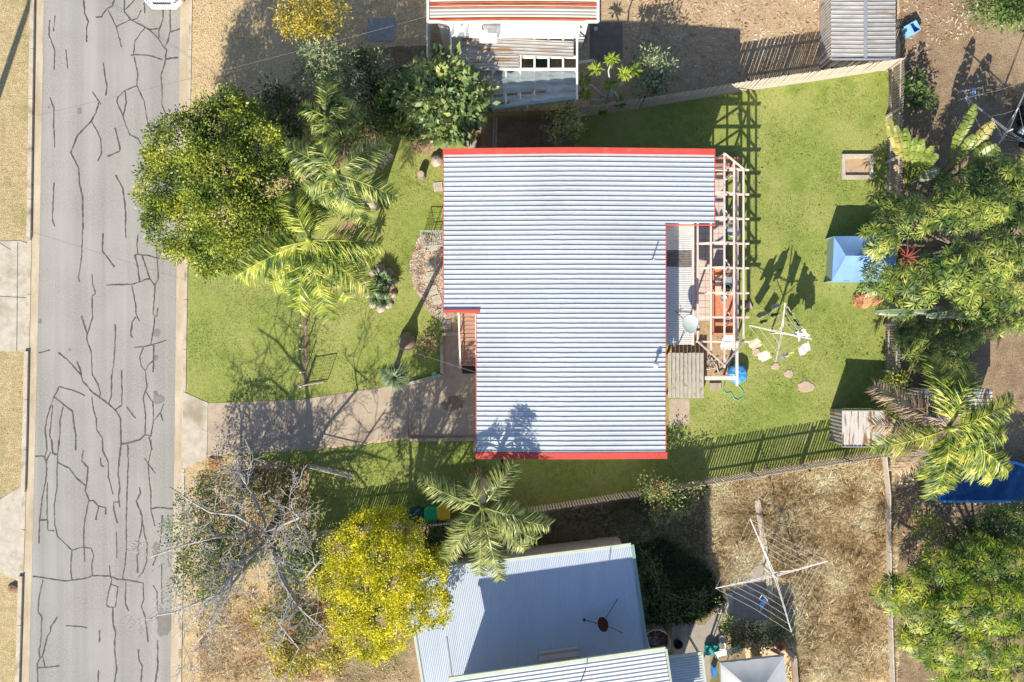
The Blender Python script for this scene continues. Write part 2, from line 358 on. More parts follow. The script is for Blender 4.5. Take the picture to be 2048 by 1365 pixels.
def tree(name, label, cat, base_px, lobes, lmat, dens=1.0, lsize=.16, lwid=.5, clump=.28, per=14, trunk_r=.14, bark=None, group=None, fork=.45, inner=.35, base=None, twigs=2):
    """lobes: (px, py, z, radius, y-ratio, rz)"""
    b = base if base is not None else P(*base_px, 0)
    t = thing(name, label, cat, b, group)
    lw = lobes_px(lobes); zt = sum(l[2] for l in lw) / len(lw) * fork
    cx = sum(l[0] for l in lw) / len(lw); cy = sum(l[1] for l in lw) / len(lw)
    f = Vector((b.x + (cx - b.x) * fork, b.y + (cy - b.y) * fork, zt))
    tr = MB(); tr.tube([(b.x, b.y, -.05), (b.x, b.y, .1), b.lerp(f, .5) + Vector((.04, -.03, 0)), f], [trunk_r * 1.35, trunk_r * 1.1, trunk_r * .95, trunk_r * .85], 8)
    for l in lw:
        pts = limb(tr, f, (l[0], l[1], l[2] + l[5] * .3), trunk_r * .6, trunk_r * .16, .25, 6)
        for k in range(twigs):
            q = pts[random.randint(3, 5)]; an = random.uniform(0, 6.28)
            limb(tr, q, q + Vector((math.cos(an) * l[3] * .8, math.sin(an) * l[4] * .8, l[5] * .5)), trunk_r * .2, trunk_r * .06, .2, 4, 5)
    tr.build('trunk', bark or bark_m, t, True)
    V, Q = crown_leaves(lw, dens, lsize, lwid, clump, per, inner=inner)
    np_mesh('crown', V, Q, lmat, t)
    return t

def bez(o, c, e, n):
    return [o * (1 - t) ** 2 + c * 2 * t * (1 - t) + e * t * t for t in [i / n for i in range(n + 1)]]
def frond_parts(O, T, lift, nl, llen, droop=.35, lw=.05, t0=.12, flat=0.0):
    O = Vector(O); T = Vector(T); c = (O + T) / 2 + Vector((0, 0, lift)); pts = bez(O, c, T, 12)
    mb = MB(); mb.tube(pts, [.035 * (1 - .8 * i / 12) + .004 for i in range(13)], 5)
    ts = np.linspace(t0, .99, nl); A = []; 
    V = []; Q = []
    for t in ts:
        p = O * (1 - t) ** 2 + c * 2 * t * (1 - t) + T * t * t
        tan = ((c - O) * (1 - t) + (T - c) * t).normalized()
        side = tan.cross(Vector((0, 0, 1))).normalized(); up = side.cross(tan)
        prof = llen * (.45 + .75 * math.sin(math.pi * min(1, .12 + t * .86)) ** .8)
        for s in (-1, 1):
            L = prof * random.uniform(.7, 1.15)
            d = (tan * random.uniform(.35, .8) + side * s * random.uniform(.7, 1.0) + up * random.uniform(-.25, .45) * (1 - flat)).normalized()
            m1 = p + d * L * .5 + Vector((0, 0, -droop * L * .12))
            e = p + d * L * .97 + Vector((0, 0, -droop * L * random.uniform(.4, 1.7)))
            w = (tan * .8 + up * random.uniform(-.2, .9)).normalized() * lw * .5 * random.uniform(.7, 1.2)
            k = len(V); V += [p - w * .6, p + w * .6, m1 + w, m1 - w, e + w * .12, e - w * .12]
            Q += [(k, k + 1, k + 2, k + 3), (k + 3, k + 2, k + 4, k + 5)]
    return mb, np.array([tuple(v) for v in V]), np.array(Q)

def palm(name, label, base, crown, fronds, mat, stem_mat=None, trunk_r=.16, nl=60, llen=.75, bend=.3, group=None, shaft=True, trunk_mat=None, extra=6, reach=2.3):
    """fronds: (tip px, tip py, tip z, lift, material or None)"""
    b = Vector((base.x, base.y, 0)); c = Vector(crown)
    t = thing(name, label, 'palm tree', b, group)
    pts = []
    for i in range(9):
        s = i / 8; pts.append(Vector((b.x + (c.x - b.x) * (s ** (1 + bend)), b.y + (c.y - b.y) * (s ** (1 + bend)), c.z * s - (.05 if i == 0 else 0))))
    tm = MB(); rr = [trunk_r * (1.5 if i == 0 else 1.1 - .35 * i / 8) for i in range(9)]
    tm.tube(pts, rr, 10); tm.build('trunk', trunk_mat or palmbark, t, True)
    if shaft:
        sm = MB(); sm.tube([c, c + Vector((0, 0, .5)), c + Vector((.05, .05, .9))], [trunk_r * .85, trunk_r * .6, .03], 8); sm.build('crownshaft', stem_mat or L_palm, t, True)
    xt = []
    for k in range(extra):
        an = 6.283 * (k + random.random() * .7) / max(1, extra); r_ = reach * random.uniform(.6, 1.0)
        xt.append((Vector((c.x + math.cos(an) * r_, c.y + math.sin(an) * r_, c.z - random.uniform(.9, 1.9))), .7, None))
    for (T, lift, fm) in [(P(f[0], f[1], f[2]), f[3], f[4]) for f in fronds] + xt:
        Lr = (T - c).length
        O = c + Vector((0, 0, .25)) + (T - c).normalized() * .12
        mb, V, Q = frond_parts(O, T, lift, int(nl * max(.5, Lr / 3)), llen)
        f = mb.build('frond', stem_mat or (fm or mat), t)
        np_mesh('leaflets', V, Q, fm or mat, f)
    return t

def broad_leaf(O, T, w, lift, splits=7, t0=.45, fold=.25):
    """banana-like leaf: stalk to t0 then blade with ragged splits"""
    O = Vector(O); T = Vector(T); c = (O + T) / 2 + Vector((0, 0, lift))
    B = lambda t: O * (1 - t) ** 2 + c * 2 * t * (1 - t) + T * t * t
    st = MB(); st.tube([B(i / 10) for i in range(11)], [.045 * (1 - .8 * i / 10) + .006 for i in range(11)], 6)
    bl = MB()
    for s in (-1, 1):
        t = t0
        while t < .985:
            dt = random.uniform(.5, 1.4) * (1 - t0) / splits; t2 = min(1.0, t + dt)
            ks = 3; vs = []
            for i in range(ks + 1):
                q = t + (t2 - t - .012) * i / ks; p = B(q); tan = (B(min(1, q + .02)) - B(max(0, q - .02))).normalized()
                side = tan.cross(Vector((0, 0, 1)))
                side = side.normalized() if side.length > .05 else Vector((1, 0, 0))
                u = (q - t0) / (1 - t0); ww = w * max(.04, math.sin(math.pi * (0.06 + .9 * u)) ** .55)
                ww *= 1 - .12 * random.random()
                vs += [p, p + side * s * ww * .28 + tan * ww * .1 + Vector((0, 0, .05 * ww)), p + side * s * ww * .5 + tan * ww * .2 - Vector((0, 0, fold * ww * random.uniform(.3, 1.6)))]
            bl.add(vs, [(i * 3 + j, i * 3 + j + 1, i * 3 + j + 4, i * 3 + j + 3) for i in range(ks) for j in range(2)])
            t = t2
    return st, bl

# ================================================================== THE SETTING
gm = MB(); gm.add([(-600, -600, -.012), (600, -600, -.012), (600, 600, -.012), (-600, 600, -.012)], [(0, 1, 2, 3)])
tag(gm.build('ground', dry_m), kind='structure')
def edge(tab):   # piecewise linear x(y) in photo pixels, continued beyond the frame
    def f(y):
        if y <= tab[0][0]: a, b = tab[0], tab[1]
        elif y >= tab[-1][0]: a, b = tab[-2], tab[-1]
        else:
            for a, b in zip(tab, tab[1:]):
                if a[0] <= y <= b[0]: break
        return a[1] + (b[1] - a[1]) * (y - a[0]) / (b[0] - a[0])
    return f
eVL = edge([(0, 63), (460, 56), (900, 47), (1365, 33)])       # outer edge of the left kerb
eKL = edge([(0, 71), (460, 64), (900, 55), (1365, 41)])
eGL = edge([(0, 88), (460, 80), (900, 70), (1365, 58)])       # asphalt starts
eAR = edge([(0, 361), (460, 354), (900, 349), (1365, 341)])   # asphalt ends
eGR = edge([(0, 379), (460, 371), (900, 364), (1365, 357)])
eKR = edge([(0, 385), (460, 377), (900, 370), (1365, 363)])
YS = [-1500, -600, 0, 150, 300, 460, 600, 750, 900, 1050, 1200, 1365, 1900, 2800]
def strip(l, r): return [(l(y), y) for y in YS] + [(r(y), y) for y in reversed(YS)]
road = sheet('road', strip(eGL, eAR), .0, asphalt)
sheet('gutter', strip(eKL, eGL), .006, concrete_dirty)
g2 = sheet('gutter', strip(eAR, eGR), .006, concrete_dirty)
def kerb(l, r, h, mat, ys):
    for a, b in zip(ys, ys[1:]):
        mb = MB(); A = [P(l(a), a), P(r(a), a), P(r(b) , b - 1), P(l(b), b - 1)]
        mb.prism([(q.x, q.y) for q in A], -.02, h); tag(mb.build('kerb', mat), kind='structure')
ky = list(range(-600, 2000, 100))
kerb(eVL, eKL, .14, kerb_m, [y for y in ky if y < 480] + [481]); kerb(eVL, eKL, .03, kerb_m, [481, 590, 703]); kerb(eVL, eKL, .14, kerb_m, [703, 800, 900, 985])
kerb(eVL, eKL, .03, kerb_m, [985, 1060, 1152]); kerb(eVL, eKL, .14, kerb_m, [1152, 1250, 1365, 1500, 1700])
kerb(eGR, eKR, .035, kerb_m, [y for y in ky if y < 760] + [785]); kerb(eGR, eKR, .02, kerb_m, [785, 860, 938]); kerb(eGR, eKR, .035, kerb_m, [938, 1000, 1100, 1200, 1300, 1400, 1600])
sheet('verge', [(-1200, -1000), (eVL(-1000), -1000), (eVL(460), 460), (eVL(1365), 1365), (eVL(2400), 2400), (-1200, 2400)], .0, verge_m)
sheet('verge', [(eKR(-900), -900), (640, -900), (640, 230), (600, 330), (378, 520), (eKR(0), 0)], .0, dry_m, 1.5)
tag(MB().prism(poly_world([(-400, 495), (40, 482), (57, 488), (56, 702), (-400, 712)]), -.02, .02).build('driveway_crossing', concrete), kind='structure')
tag(MB().prism(poly_world([(-400, 1000), (0, 1000), (47, 968), (45, 1166), (0, 1146), (-400, 1146)]), -.02, .02).build('driveway_crossing', concrete), kind='structure')
mb = MB()
for a, b in (((36, 484), (34, 704)), ((0, 486), (22, 500)), ((-60, 590), (56, 596))):
    A = P(*a); B = P(*b); mb.bar((A.x, A.y, .021), (B.x, B.y, .021), .03, .004)
mb.build('joint', seal)['kind'] = 'structure'
# road crack sealing: each run of bitumen is a strip of its own
CR1 = [[(497,0),(502,80),(525,130),(515,160),(515,250)],[(680,0),(665,40),(635,52),(610,85),(605,100),(565,103)],[(640,55),(690,160),(722,282)],[(690,160),(775,118)],
[(738,0),(738,70),(775,118),(860,162),(890,180),(945,238)],[(800,0),(742,60)],[(838,62),(815,110),(785,122)],[(855,20),(860,80)],[(890,177),(942,172)],
[(970,20),(968,110),(942,190),(942,235),(975,285),(990,295)],[(1010,30),(1010,190),(995,250),(975,285)],[(1015,190),(1068,173)],
[(860,165),(800,245),(793,320),(818,440),(812,510),(855,600),(875,720),(895,785)],[(775,330),(800,325),(880,330),(965,355)],[(980,352),(1058,343)],
[(988,295),(978,380),(955,450),(962,520),(960,620),(990,700),(1015,705)],[(810,512),(740,540),(698,580),(695,610),(730,688),(745,740),(770,800),(820,825),(855,885)],
[(742,540),(750,610),(732,685)],[(327,95),(318,188)],[(295,120),(290,205),(325,300),(322,418)],[(392,297),(402,408)],[(612,372),(635,520),(627,570)],[(548,545),(600,622)],
[(585,610),(570,670),(542,720),(460,805),(420,905),(467,1000),(472,1090),(490,1170),(494,1365)],[(542,720),(580,785),(597,825),(603,910),(580,957)],
[(295,580),(320,640),(318,720),(325,877)],[(682,760),(712,880),(710,900),(637,930)],[(320,1085),(315,1240),(310,1310),(325,1345)],
[(687,1040),(730,1120),(745,1250),(745,1365)],[(865,870),(866,1000),(860,1250),(850,1290)],[(935,1310),(933,1365)],[(835,915),(860,880)]]
CR2 = [[(310,0),(325,40)],[(492,0),(485,220),(465,345),(473,370)],[(743,0),(748,110)],[(612,80),(607,185),(680,282)],[(818,90),(812,150),(818,203)],
[(935,0),(935,60),(942,115),(930,150),(932,230),(940,350),(920,390),(915,480),(908,560),(920,572),(905,680),(895,740)],[(942,117),(965,115)],
[(800,207),(870,210),(930,227),(1025,237),(1050,228)],[(800,207),(820,290),(828,370)],[(843,212),(890,350),(920,395)],[(630,387),(780,383),(830,370),(865,352),(890,352)],
[(782,388),(805,500),(808,560),(828,603)],[(546,325),(550,380),(566,438),(546,455),(550,580),(518,680),(515,710),(540,780),(548,920),(582,975),(597,1030),(590,1050)],
[(485,572),(518,682)],[(682,620),(685,690),(675,860),(662,930),(662,1040),(645,1095)],[(805,577),(783,610),(777,685),(787,700)],[(935,522),(932,570),(920,578)],
[(795,758),(850,752),(905,742),(990,715)],[(912,745),(912,860),(907,905)],[(852,757),(830,810),(838,870),(862,895),(872,995),(862,1020),(850,1060),(865,1160),(860,1275)],
[(910,838),(880,860),(865,893)],[(865,1020),(908,1085),(910,1200),(895,1285),(860,1275),(830,1305),(725,1333)],[(915,1190),(955,1140),(972,1092)],[(955,1150),(966,1193)],
[(885,1290),(902,1365)],[(228,790),(298,773)],[(345,788),(405,835),(480,920),(490,955),(550,1025),(645,1095),(685,1130),(715,1180),(718,1365)],[(458,842),(485,920)],
[(722,893),(725,1100),(685,1128)],[(752,1110),(805,1178)],[(505,1043),(440,1015),(352,990),(320,1050),(280,1170),(268,1245),(278,1365)],[(320,1050),(430,1138),(440,1220),(450,1280),(448,1365)],
[(313,1100),(295,1280),(312,1330),(312,1365)],[(375,1110),(355,1200),(357,1260),(347,1365)],[(546,1052),(555,1130),(572,1180),(575,1250),(610,1300),(608,1365)],[(755,1333),(765,1365)]]
CR3 = [[(262,0),(265,60),(250,100),(262,130),(262,200),(235,350),(222,470),(220,585)],[(197,93),(248,93)],[(290,0),(297,75),(320,85)],
[(330,0),(320,180),(322,260),(305,370),(308,480),(325,545),(405,622),(465,605),(512,610),(527,650),(517,700),(520,765)],[(285,70),(258,125)],[(427,0),(427,60)],
[(470,60),(460,120),(495,155),(490,230),(480,290),(503,345),(525,342),(550,370),(597,385),(595,422)],[(325,128),(390,160),(430,215),(482,258)],
[(577,0),(578,60),(610,130),(610,210),(637,308)],[(565,100),(570,145),(585,153)],[(555,372),(540,452)],[(500,345),(488,400),(472,490),(472,600),(478,685)],
[(680,0),(685,20),(725,20),(790,0)],[(683,20),(672,100),(665,200),(675,260),(668,310),(675,380)],[(670,350),(640,350),(642,400),(662,470)],
[(718,30),(722,120),(715,300),(710,480),(712,600),(705,700),(690,790)],[(655,517),(658,600),(657,668)],[(850,0),(852,60),(835,130),(840,220),(850,300),(850,400),(873,487)],
[(815,105),(875,190)],[(785,267),(792,300),(767,345),(800,430),(800,480),(785,560),(772,640),(775,750)],[(850,390),(880,382),(975,388)],
[(805,475),(815,540),(830,590),(825,690),(805,745),(780,775)],[(915,425),(905,560),(890,640),(860,710)],[(267,240),(265,400),(270,510),(305,512)],[(225,455),(268,448)],
[(405,622),(398,740),(407,790)],[(185,770),(235,775),(270,782),(370,795),(480,780),(520,765),(620,768),(660,785),(720,790),(800,805)],
[(617,707),(622,770),(630,790),(610,860),(600,930),(612,942),(650,942),(665,830),(625,812)],[(635,942),(637,1040),(650,1080),(645,1180),(657,1290),(645,1365)],
[(242,790),(222,880),(215,970),(235,995),(230,1150),(220,1180),(225,1230),(210,1260),(213,1365)],[(322,997),(285,1055),(285,1080),(265,1110),(245,1200),(230,1228)],
[(215,1285),(335,1273)],[(240,1220),(255,1280)],[(370,1047),(440,1050),(490,1060)],[(562,1072),(560,1140)],[(555,1298),(552,1365)],[(710,800),(705,920),(725,965)],
[(805,805),(810,900),(795,940),(815,990),(825,1060),(835,1140)],[(862,820),(885,860),(885,960)],[(910,700),(912,920)],[(780,1180),(783,1240),(800,1270),(795,1365)],[(888,1130),(888,1280),(875,1365)]]
def crack(pts, z):
    q = [Vector((p[0], p[1], 0)) for p in pts]; fine = [q[0]]
    for a, b in zip(q, q[1:]):
        L = (b - a).length; k = max(1, int(L / 5)); d = (b - a)
        for i in range(1, k + 1):
            p = a + d * (i / k)
            if i < k: p += Vector((random.uniform(-.55, .55), random.uniform(-.55, .55), 0))
            fine.append(p)
    vs = []; n = len(fine); w0 = random.uniform(.024, .036)
    for i, p in enumerate(fine):
        t = (fine[min(i + 1, n - 1)] - fine[max(i - 1, 0)]).normalized(); s = Vector((-t.y, t.x, 0)); W = P(p.x, p.y)
        w = w0 * random.uniform(.6, 1.4); vs += [(W.x + s.x * w, W.y - s.y * w, z), (W.x - s.x * w, W.y + s.y * w, z)]
    MB().add(vs, [(2 * i, 2 * i + 1, 2 * i + 3, 2 * i + 2) for i in range(n - 1)]).build('crack_seal', seal, road)
zc = .003
for CR, s, oy in ((CR1, .337, 0), (CR2, .337, 440), (CR3, .3552, 880)):
    for pl in CR:
        zc += .00002; crack([(x * s, y * s + oy) for x, y in pl], zc)
for (x, y, rx, ry) in ((313, 666, 8, 9), (312, 716, 5, 6), (317, 798, 12, 11), (311, 785, 5, 4), (159, 222, 5, 8), (98, 215, 3, 3), (312, 1100, 9, 16), (328, 1245, 17, 28), (80, 643, 4, 6), (140, 700, 3, 3)):
    pts = [(x + rx * math.cos(a) * random.uniform(.75, 1.2), y + ry * math.sin(a) * random.uniform(.75, 1.2)) for a in np.linspace(0, 6.0, 16)]
    sheet('stain', pts, .0022, stain, parent=road)

# lawns, drives, soil
zl = .006
sheet('lawn', [(377, 500), (374, 787), (418, 808), (600, 801), (815, 769), (884, 750), (888, 640), (960, 640), (960, 300), (925, 262), (800, 272), (770, 280), (640, 350), (520, 440)], zl, lawn_m, 1.2)
sheet('lawn', [(1150, 236), (1480, 184), (1779, 141), (1771, 500), (1770, 740), (1767, 898), (1480, 948), (1002, 1026), (1002, 860), (1300, 860), (1300, 300), (1160, 300), (1140, 270)], zl, lawn_m, 1.2)
sheet('lawn', [(440, 912), (620, 902), (815, 881), (960, 878), (1006, 905), (1002, 1026), (880, 1046), (620, 1064), (617, 938), (560, 922)], zl, lawn_m, 1.5)
sheet('soil', [(940, 240), (1150, 228), (1175, 300), (960, 310), (925, 280)], .003, soil_m, 2)
tag(MB().prism(poly_world([(366, 784), (416, 806), (414, 914), (366, 940)]), -.02, .025).build('driveway_apron', concrete), kind='structure')
tag(MB().prism(poly_world([(416.5, 807), (600, 800), (816, 767), (816, 874), (620, 897), (415, 911)]), -.02, .02).build('driveway', concrete_brown), kind='structure')
tag(MB().prism(poly_world([(817, 767), (884, 750), (888, 668), (1000, 668), (1000, 870), (817, 873)]), -.02, .02).build('driveway', concrete_brown), kind='structure')
pts = [(905 + 22 * math.cos(a) * random.uniform(.7, 1.2), 808 + 18 * math.sin(a) * random.uniform(.7, 1.2)) for a in np.linspace(0, 6, 18)]
sheet('stain', pts, .024, noise_mat('rust_stain', [(.20, .15, .11), (.28, .215, .16)], 3, .9))
# retaining edging along the drive and path
mb = MB()
for a, b in (((884, 672), (884, 750)), ((884, 750), (818, 768)), ((884, 670), (918, 668))):
    A = P(*a); B = P(*b); mb.bar((A.x, A.y, .06), (B.x, B.y, .06), .14, .22)
tag(mb.build('garden_edging', concrete), 'low concrete edging around the corner of the front lawn beside the stairs', 'edging')
mb = MB()
A, B = P(817, 880), P(952, 879); mb.bar((A.x, A.y, .05), (B.x, B.y, .05), .14, .2)
A, B = P(950, 882), P(950, 905); mb.bar((A.x, A.y, .05), (B.x, B.y, .05), .12, .2)
tag(mb.build('garden_edging', concrete_brown), 'low brown concrete edging along the lower side of the driveway', 'edging')
# gravel bed, pavers
sheet('gravel_bed', [(835, 478), (862, 466), (900, 466), (930, 640), (878, 640), (850, 618), (828, 580), (818, 530)], .010, gravel_m, 2)
n = 5200; gp = []
poly = [(835, 478), (862, 466), (885, 466), (890, 630), (858, 618), (832, 580), (820, 530)]
def inpoly(x, y, pl):
    c = False
    for i in range(len(pl)):
        (x1, y1), (x2, y2) = pl[i], pl[i - 1]
        if (y1 > y) != (y2 > y) and x < (x2 - x1) * (y - y1) / (y2 - y1) + x1: c = not c
    return c
def scatter(pl, n):
    xs = [p[0] for p in pl]; ys = [p[1] for p in pl]; out = []
    while len(out) < n:
        x = random.uniform(min(xs), max(xs)); y = random.uniform(min(ys), max(ys))
        if inpoly(x, y, pl): out.append((x, y))
    return out
def litter(name, pl, n, mat, size, z=.012, label=None, zr=.02, wid=.45):
    pts = scatter(pl, n); C = np.array([tuple(P(x, y)) for x, y in pts]); C[:, 2] = z + rng.random(n) * zr
    D = rng.normal(size=(n, 3)); D[:, 2] *= .12; s = size * (.5 + rng.random(n))
    V, Q = leaf_quads(C, D, s, s * wid, 1.6); V[:, 2] = np.maximum(V[:, 2], z - .002)
    o = np_mesh(name, V, Q, mat); return tag(o, label, None, None, 'stuff')
L_pebble = leaf_mat('pebbles', [(.20, .14, .10), (.45, .35, .27), (.70, .60, .50)], 0, .8, 3)
litter('gravel', poly, 3600, L_pebble, .06, .012, 'brown pebble gravel spread beside the front wall', .015, .8)
litter('leaf_litter', [(1250, 0), (1640, 0), (1640, 120), (1480, 160), (1250, 150)], 1500, L_litter, .17, .004, 'fallen dry leaves on the bare yard behind the top fence', .03, .28)
litter('leaf_litter', [(1800, 0), (1960, 0), (1960, 60), (1800, 130)], 420, L_litter, .16, .004, 'fallen dry leaves on the soil around the blue tub', .03, .28)
litter('leaf_litter', [(1790, 900), (1900, 900), (2048, 1010), (2048, 1070), (1800, 1120)], 700, L_litter, .15, .004, 'dry leaves on the ground beside the dark blue pool cover', .03, .35)
litter('leaf_litter', [(380, 1180), (700, 1180), (800, 1365), (380, 1365)], 1500, L_litter, .09, .004, 'dry leaves scattered under the bare grey tree', .03, .35)
litter('leaf_litter', [(1180, 190), (1780, 130), (1770, 900), (1340, 960), (1340, 300)], 220, leaf_mat('lawn_leaf', [(.08, .06, .03), (.2, .15, .08)], 0), .12, .012, 'a few fallen leaves on the back lawn', .02, .4)
sheet('soil', [(1800, 135), (1795, -200), (2600, -200), (2600, 1700), (1790, 1700), (1790, 900)], .0, soil_m, 2)
sheet('soil', [(1180, -150), (1660, -150), (1660, 150), (1480, 178), (1180, 220)], .002, noise_mat('yard_soil', [(.30, .22, .135), (.40, .30, .19), (.48, .37, .24)], 3, .95, .03, fine=(20, .4), spec=.1), 2)
sheet('soil', [(500, 240), (640, 100), (890, 90), (960, 250), (880, 285), (640, 350)], .004, soil_m, 3)
sheet('dry_yard', [(1485, 950), (1770, 905), (1795, 1000), (1800, 1800), (1500, 1800)], .002, longgrass_m, 2)
sheet('dry_yard', [(1000, 1034), (1484, 955), (1515, 1500), (700, 1700), (640, 1070)], .001, noise_mat('shabby_yard', [(.19, .14, .085), (.29, .22, .14), (.38, .30, .20)], 3, .95, .04, big=(.5, (.13, .14, .05), .5, .68), fine=(18, .4), spec=.1), 2)
sheet('soil', [(370, 920), (440, 914), (615, 940), (620, 1064), (600, 1500), (365, 1500)], .003, noise_mat('front_soil', [(.32, .235, .135), (.45, .34, .20), (.55, .43, .28)], 3, .95, .04, big=(.6, (.28, .25, .10), .56, .74), fine=(18, .4), spec=.1), 2)
sheet('bed', [(470, 1230), (640, 1190), (700, 1300), (640, 1365), (480, 1320)], .006, noise_mat('leafy_soil', [(.30, .16, .08), (.42, .27, .15)], 6, .95, .03), 4)
sheet('bed', [(560, 520), (720, 430), (745, 470), (730, 520), (735, 590), (690, 590), (600, 570)], .012, mulch_m, 3)
sheet('bed', [(830, 262), (875, 255), (878, 300), (850, 312), (828, 300)], .010, mulch_m, 2)
sheet('path', [(1345, 1240), (1410, 1250), (1455, 1190), (1480, 1150), (1535, 1110), (1548, 1190), (1540, 1240), (1470, 1245), (1420, 1300), (1420, 1400), (1345, 1400)], .006, noise_mat('path_concrete', [(.26, .23, .20), (.36, .33, .29)], 3, .9, .004), 2)
sheet('slab', [(1180, 45), (1245, 45), (1245, 120), (1180, 130)], .008, noise_mat('slab_dark', [(.15, .12, .10), (.22, .18, .15)], 3, .9))
sheet('slab', [(736, 38), (792, 36), (788, 84), (733, 82)], .010, noise_mat('slab_grey', [(.22, .23, .24), (.36, .37, .38)], 6, .9))
sheet('slab', [(1338, 799), (1379, 797), (1379, 848), (1338, 852)], .012, concrete_brown)
sheet('bed', [(1385, 640), (1460, 640), (1460, 760), (1390, 765), (1340, 705), (1340, 685)], .012, noise_mat('yard_dirt', [(.30, .21, .12), (.42, .31, .19)], 4, .95, .03, fine=(20, .35)), 1.5)

# long dry grass (uncountable)
def grass(name, pl, n, mat, hgt, label, w=.03, lean=.7):
    pts = scatter(pl, n); C = np.array([tuple(P(x, y)) for x, y in pts]); k = len(C)
    patch = np.sin(C[:, 0] * 1.3 + 1) * np.cos(C[:, 1] * 1.7) * .4 + 1
    D = rng.normal(size=(k, 3)) * lean; D[:, 0] += .35 * np.sin(C[:, 1] * .9); D[:, 2] = .35 + .5 * rng.random(k)
    L = hgt * (.4 + .9 * rng.random(k)) * patch; D = unit(D)
    S = unit(np.cross(D, rng.normal(size=(k, 3)) + np.array([0, 0, .4]))) * w
    m = C + D * (L * .55)[:, None]; e = C + D * L[:, None] * np.array([1.15, 1.15, .6])
    V = np.stack([C - S * .5, C + S * .5, m + S * .5, e, m - S * .5], 1).reshape(-1, 3)
    b = np.arange(k) * 5; Q = np.concatenate([np.stack([b, b + 1, b + 2, b + 4], 1), np.stack([b + 4, b + 2, b + 3, b + 3], 1)])
    Q = Q[:k] if False else Q
    # tip as a degenerate-free quad: use thin tip
    V2 = np.stack([C - S * .5, C + S * .5, m + S * .5, m - S * .5, e + S * .08, e - S * .08], 1).reshape(-1, 3); b = np.arange(k) * 6
    Q2 = np.concatenate([np.stack([b, b + 1, b + 2, b + 3], 1), np.stack([b + 3, b + 2, b + 4, b + 5], 1)])
    return tag(np_mesh(name, V2, Q2, mat), label, None, None, 'stuff')
grass('long_dry_grass', [(1490, 955), (1765, 912), (1785, 1000), (1790, 1365), (1600, 1365), (1530, 1200), (1520, 1010)], 34000, L_dry, .30, 'long pale dry grass covering the yard at lower right', .015, .8)
grass('long_dry_grass', [(1410, 960), (1500, 955), (1530, 1110), (1480, 1170), (1425, 1180)], 11000, L_dry, .25, 'dry grass left of the thin concrete strip', .016)
def tufts(name, pl, n, mat, L, label):
    ctr = np.array([tuple(P(x, y)) for x, y in scatter(pl, n)]); k = 20; C = np.repeat(ctr, k, 0); m = len(C)
    an = rng.random(m) * 6.283; big = np.repeat(.5 + rng.random(n), k); C = C + np.stack([np.cos(an), np.sin(an), 0 * an], 1) * (.05 * big)[:, None]
    D = np.stack([np.cos(an) + .5, np.sin(an) + .25, .5 + .6 * rng.random(m)], 1); s = L * big * (.6 + .6 * rng.random(m))
    V, Q = leaf_quads(C, D, s, .022, .4); V[:, 2] = np.maximum(V[:, 2], .004)
    return tag(np_mesh(name, V, Q, mat), label, None, None, 'stuff')
tufts('straw_tufts', [(1490, 960), (1765, 915), (1785, 1000), (1790, 1365), (1600, 1365), (1530, 1200), (1520, 1010)], 950, L_dry, .42, 'pale straw tufts standing in the long dry grass')
tufts('straw_tufts', [(1420, 975), (1505, 960), (1525, 1100), (1470, 1160), (1430, 1170)], 160, L_dry, .3, 'pale straw tufts left of the concrete strip')
tufts('straw_tufts', [(395, 1180), (600, 1180), (700, 1360), (395, 1360)], 260, L_dry, .26, 'pale straw tufts under the bare tree')
grass('weeds', [(1520, 970), (1600, 960), (1650, 1130), (1620, 1365), (1580, 1365), (1545, 1100)], 2600, L_drygreen, .28, 'greenish weeds among the long dry grass')
grass('weeds', [(1010, 1040), (1410, 975), (1420, 1180), (1300, 1190), (1280, 1085), (1020, 1110)], 7000, L_drygreen, .20, 'dull weeds in the shaded strip below the lower fence')
grass('weeds', [(1265, 1090), (1330, 1080), (1420, 1140), (1445, 1200), (1400, 1240), (1300, 1250), (1290, 1180)], 7500, L_weed, .30, 'dark green weeds beside the blue roofed lower house')
grass('dry_tufts', [(400, 1180), (690, 1200), (830, 1365), (400, 1365)], 14000, L_dry, .15, 'short dry grass under the bare tree', .016)
grass('dry_tufts', [(395, 940), (600, 940), (610, 1060), (400, 1200)], 5000, L_drygreen, .2, 'rough weeds at the corner by the driveway apron')
grass('dry_tufts', [(385, 0), (560, 0), (500, 200), (400, 300), (385, 200)], 7000, L_dry, .07, 'short dry grass on the upper verge', .014)
grass('dry_tufts', [(0, 0), (60, 0), (54, 470), (0, 478)], 3000, L_dry, .05, 'thin grass on the verge across the road', .014)
grass('dry_tufts', [(0, 715), (48, 715), (44, 960), (0, 990)], 1600, L_dry, .05, 'thin grass on the verge between the two crossings', .014)
L_lawn = leaf_mat('lawn_blades', [(.15, .195, .042), (.215, .262, .06), (.285, .322, .092)], .25, .8, .7, 1.0)
LB = [[(378, 545), (376, 785), (418, 806), (600, 799), (812, 767), (880, 748), (884, 300), (790, 290), (760, 420), (700, 600), (480, 560)],
      [(1160, 300), (1170, 236), (1480, 186), (1777, 144), (1768, 740), (1766, 896), (1480, 946), (1004, 1022), (1004, 925), (1336, 920), (1336, 860), (1400, 800), (1490, 760), (1490, 300)],
      [(440, 913), (620, 903), (815, 884), (948, 882), (952, 920), (1000, 925), (1000, 1026), (880, 1044), (622, 1062), (619, 938)]]
for pl, n in zip(LB, (20000, 42000, 12000)):
    grass('lawn_blades', pl, n, L_lawn, .05, None, .022, 1.0)['label'] = 'short mown grass of the lawn'

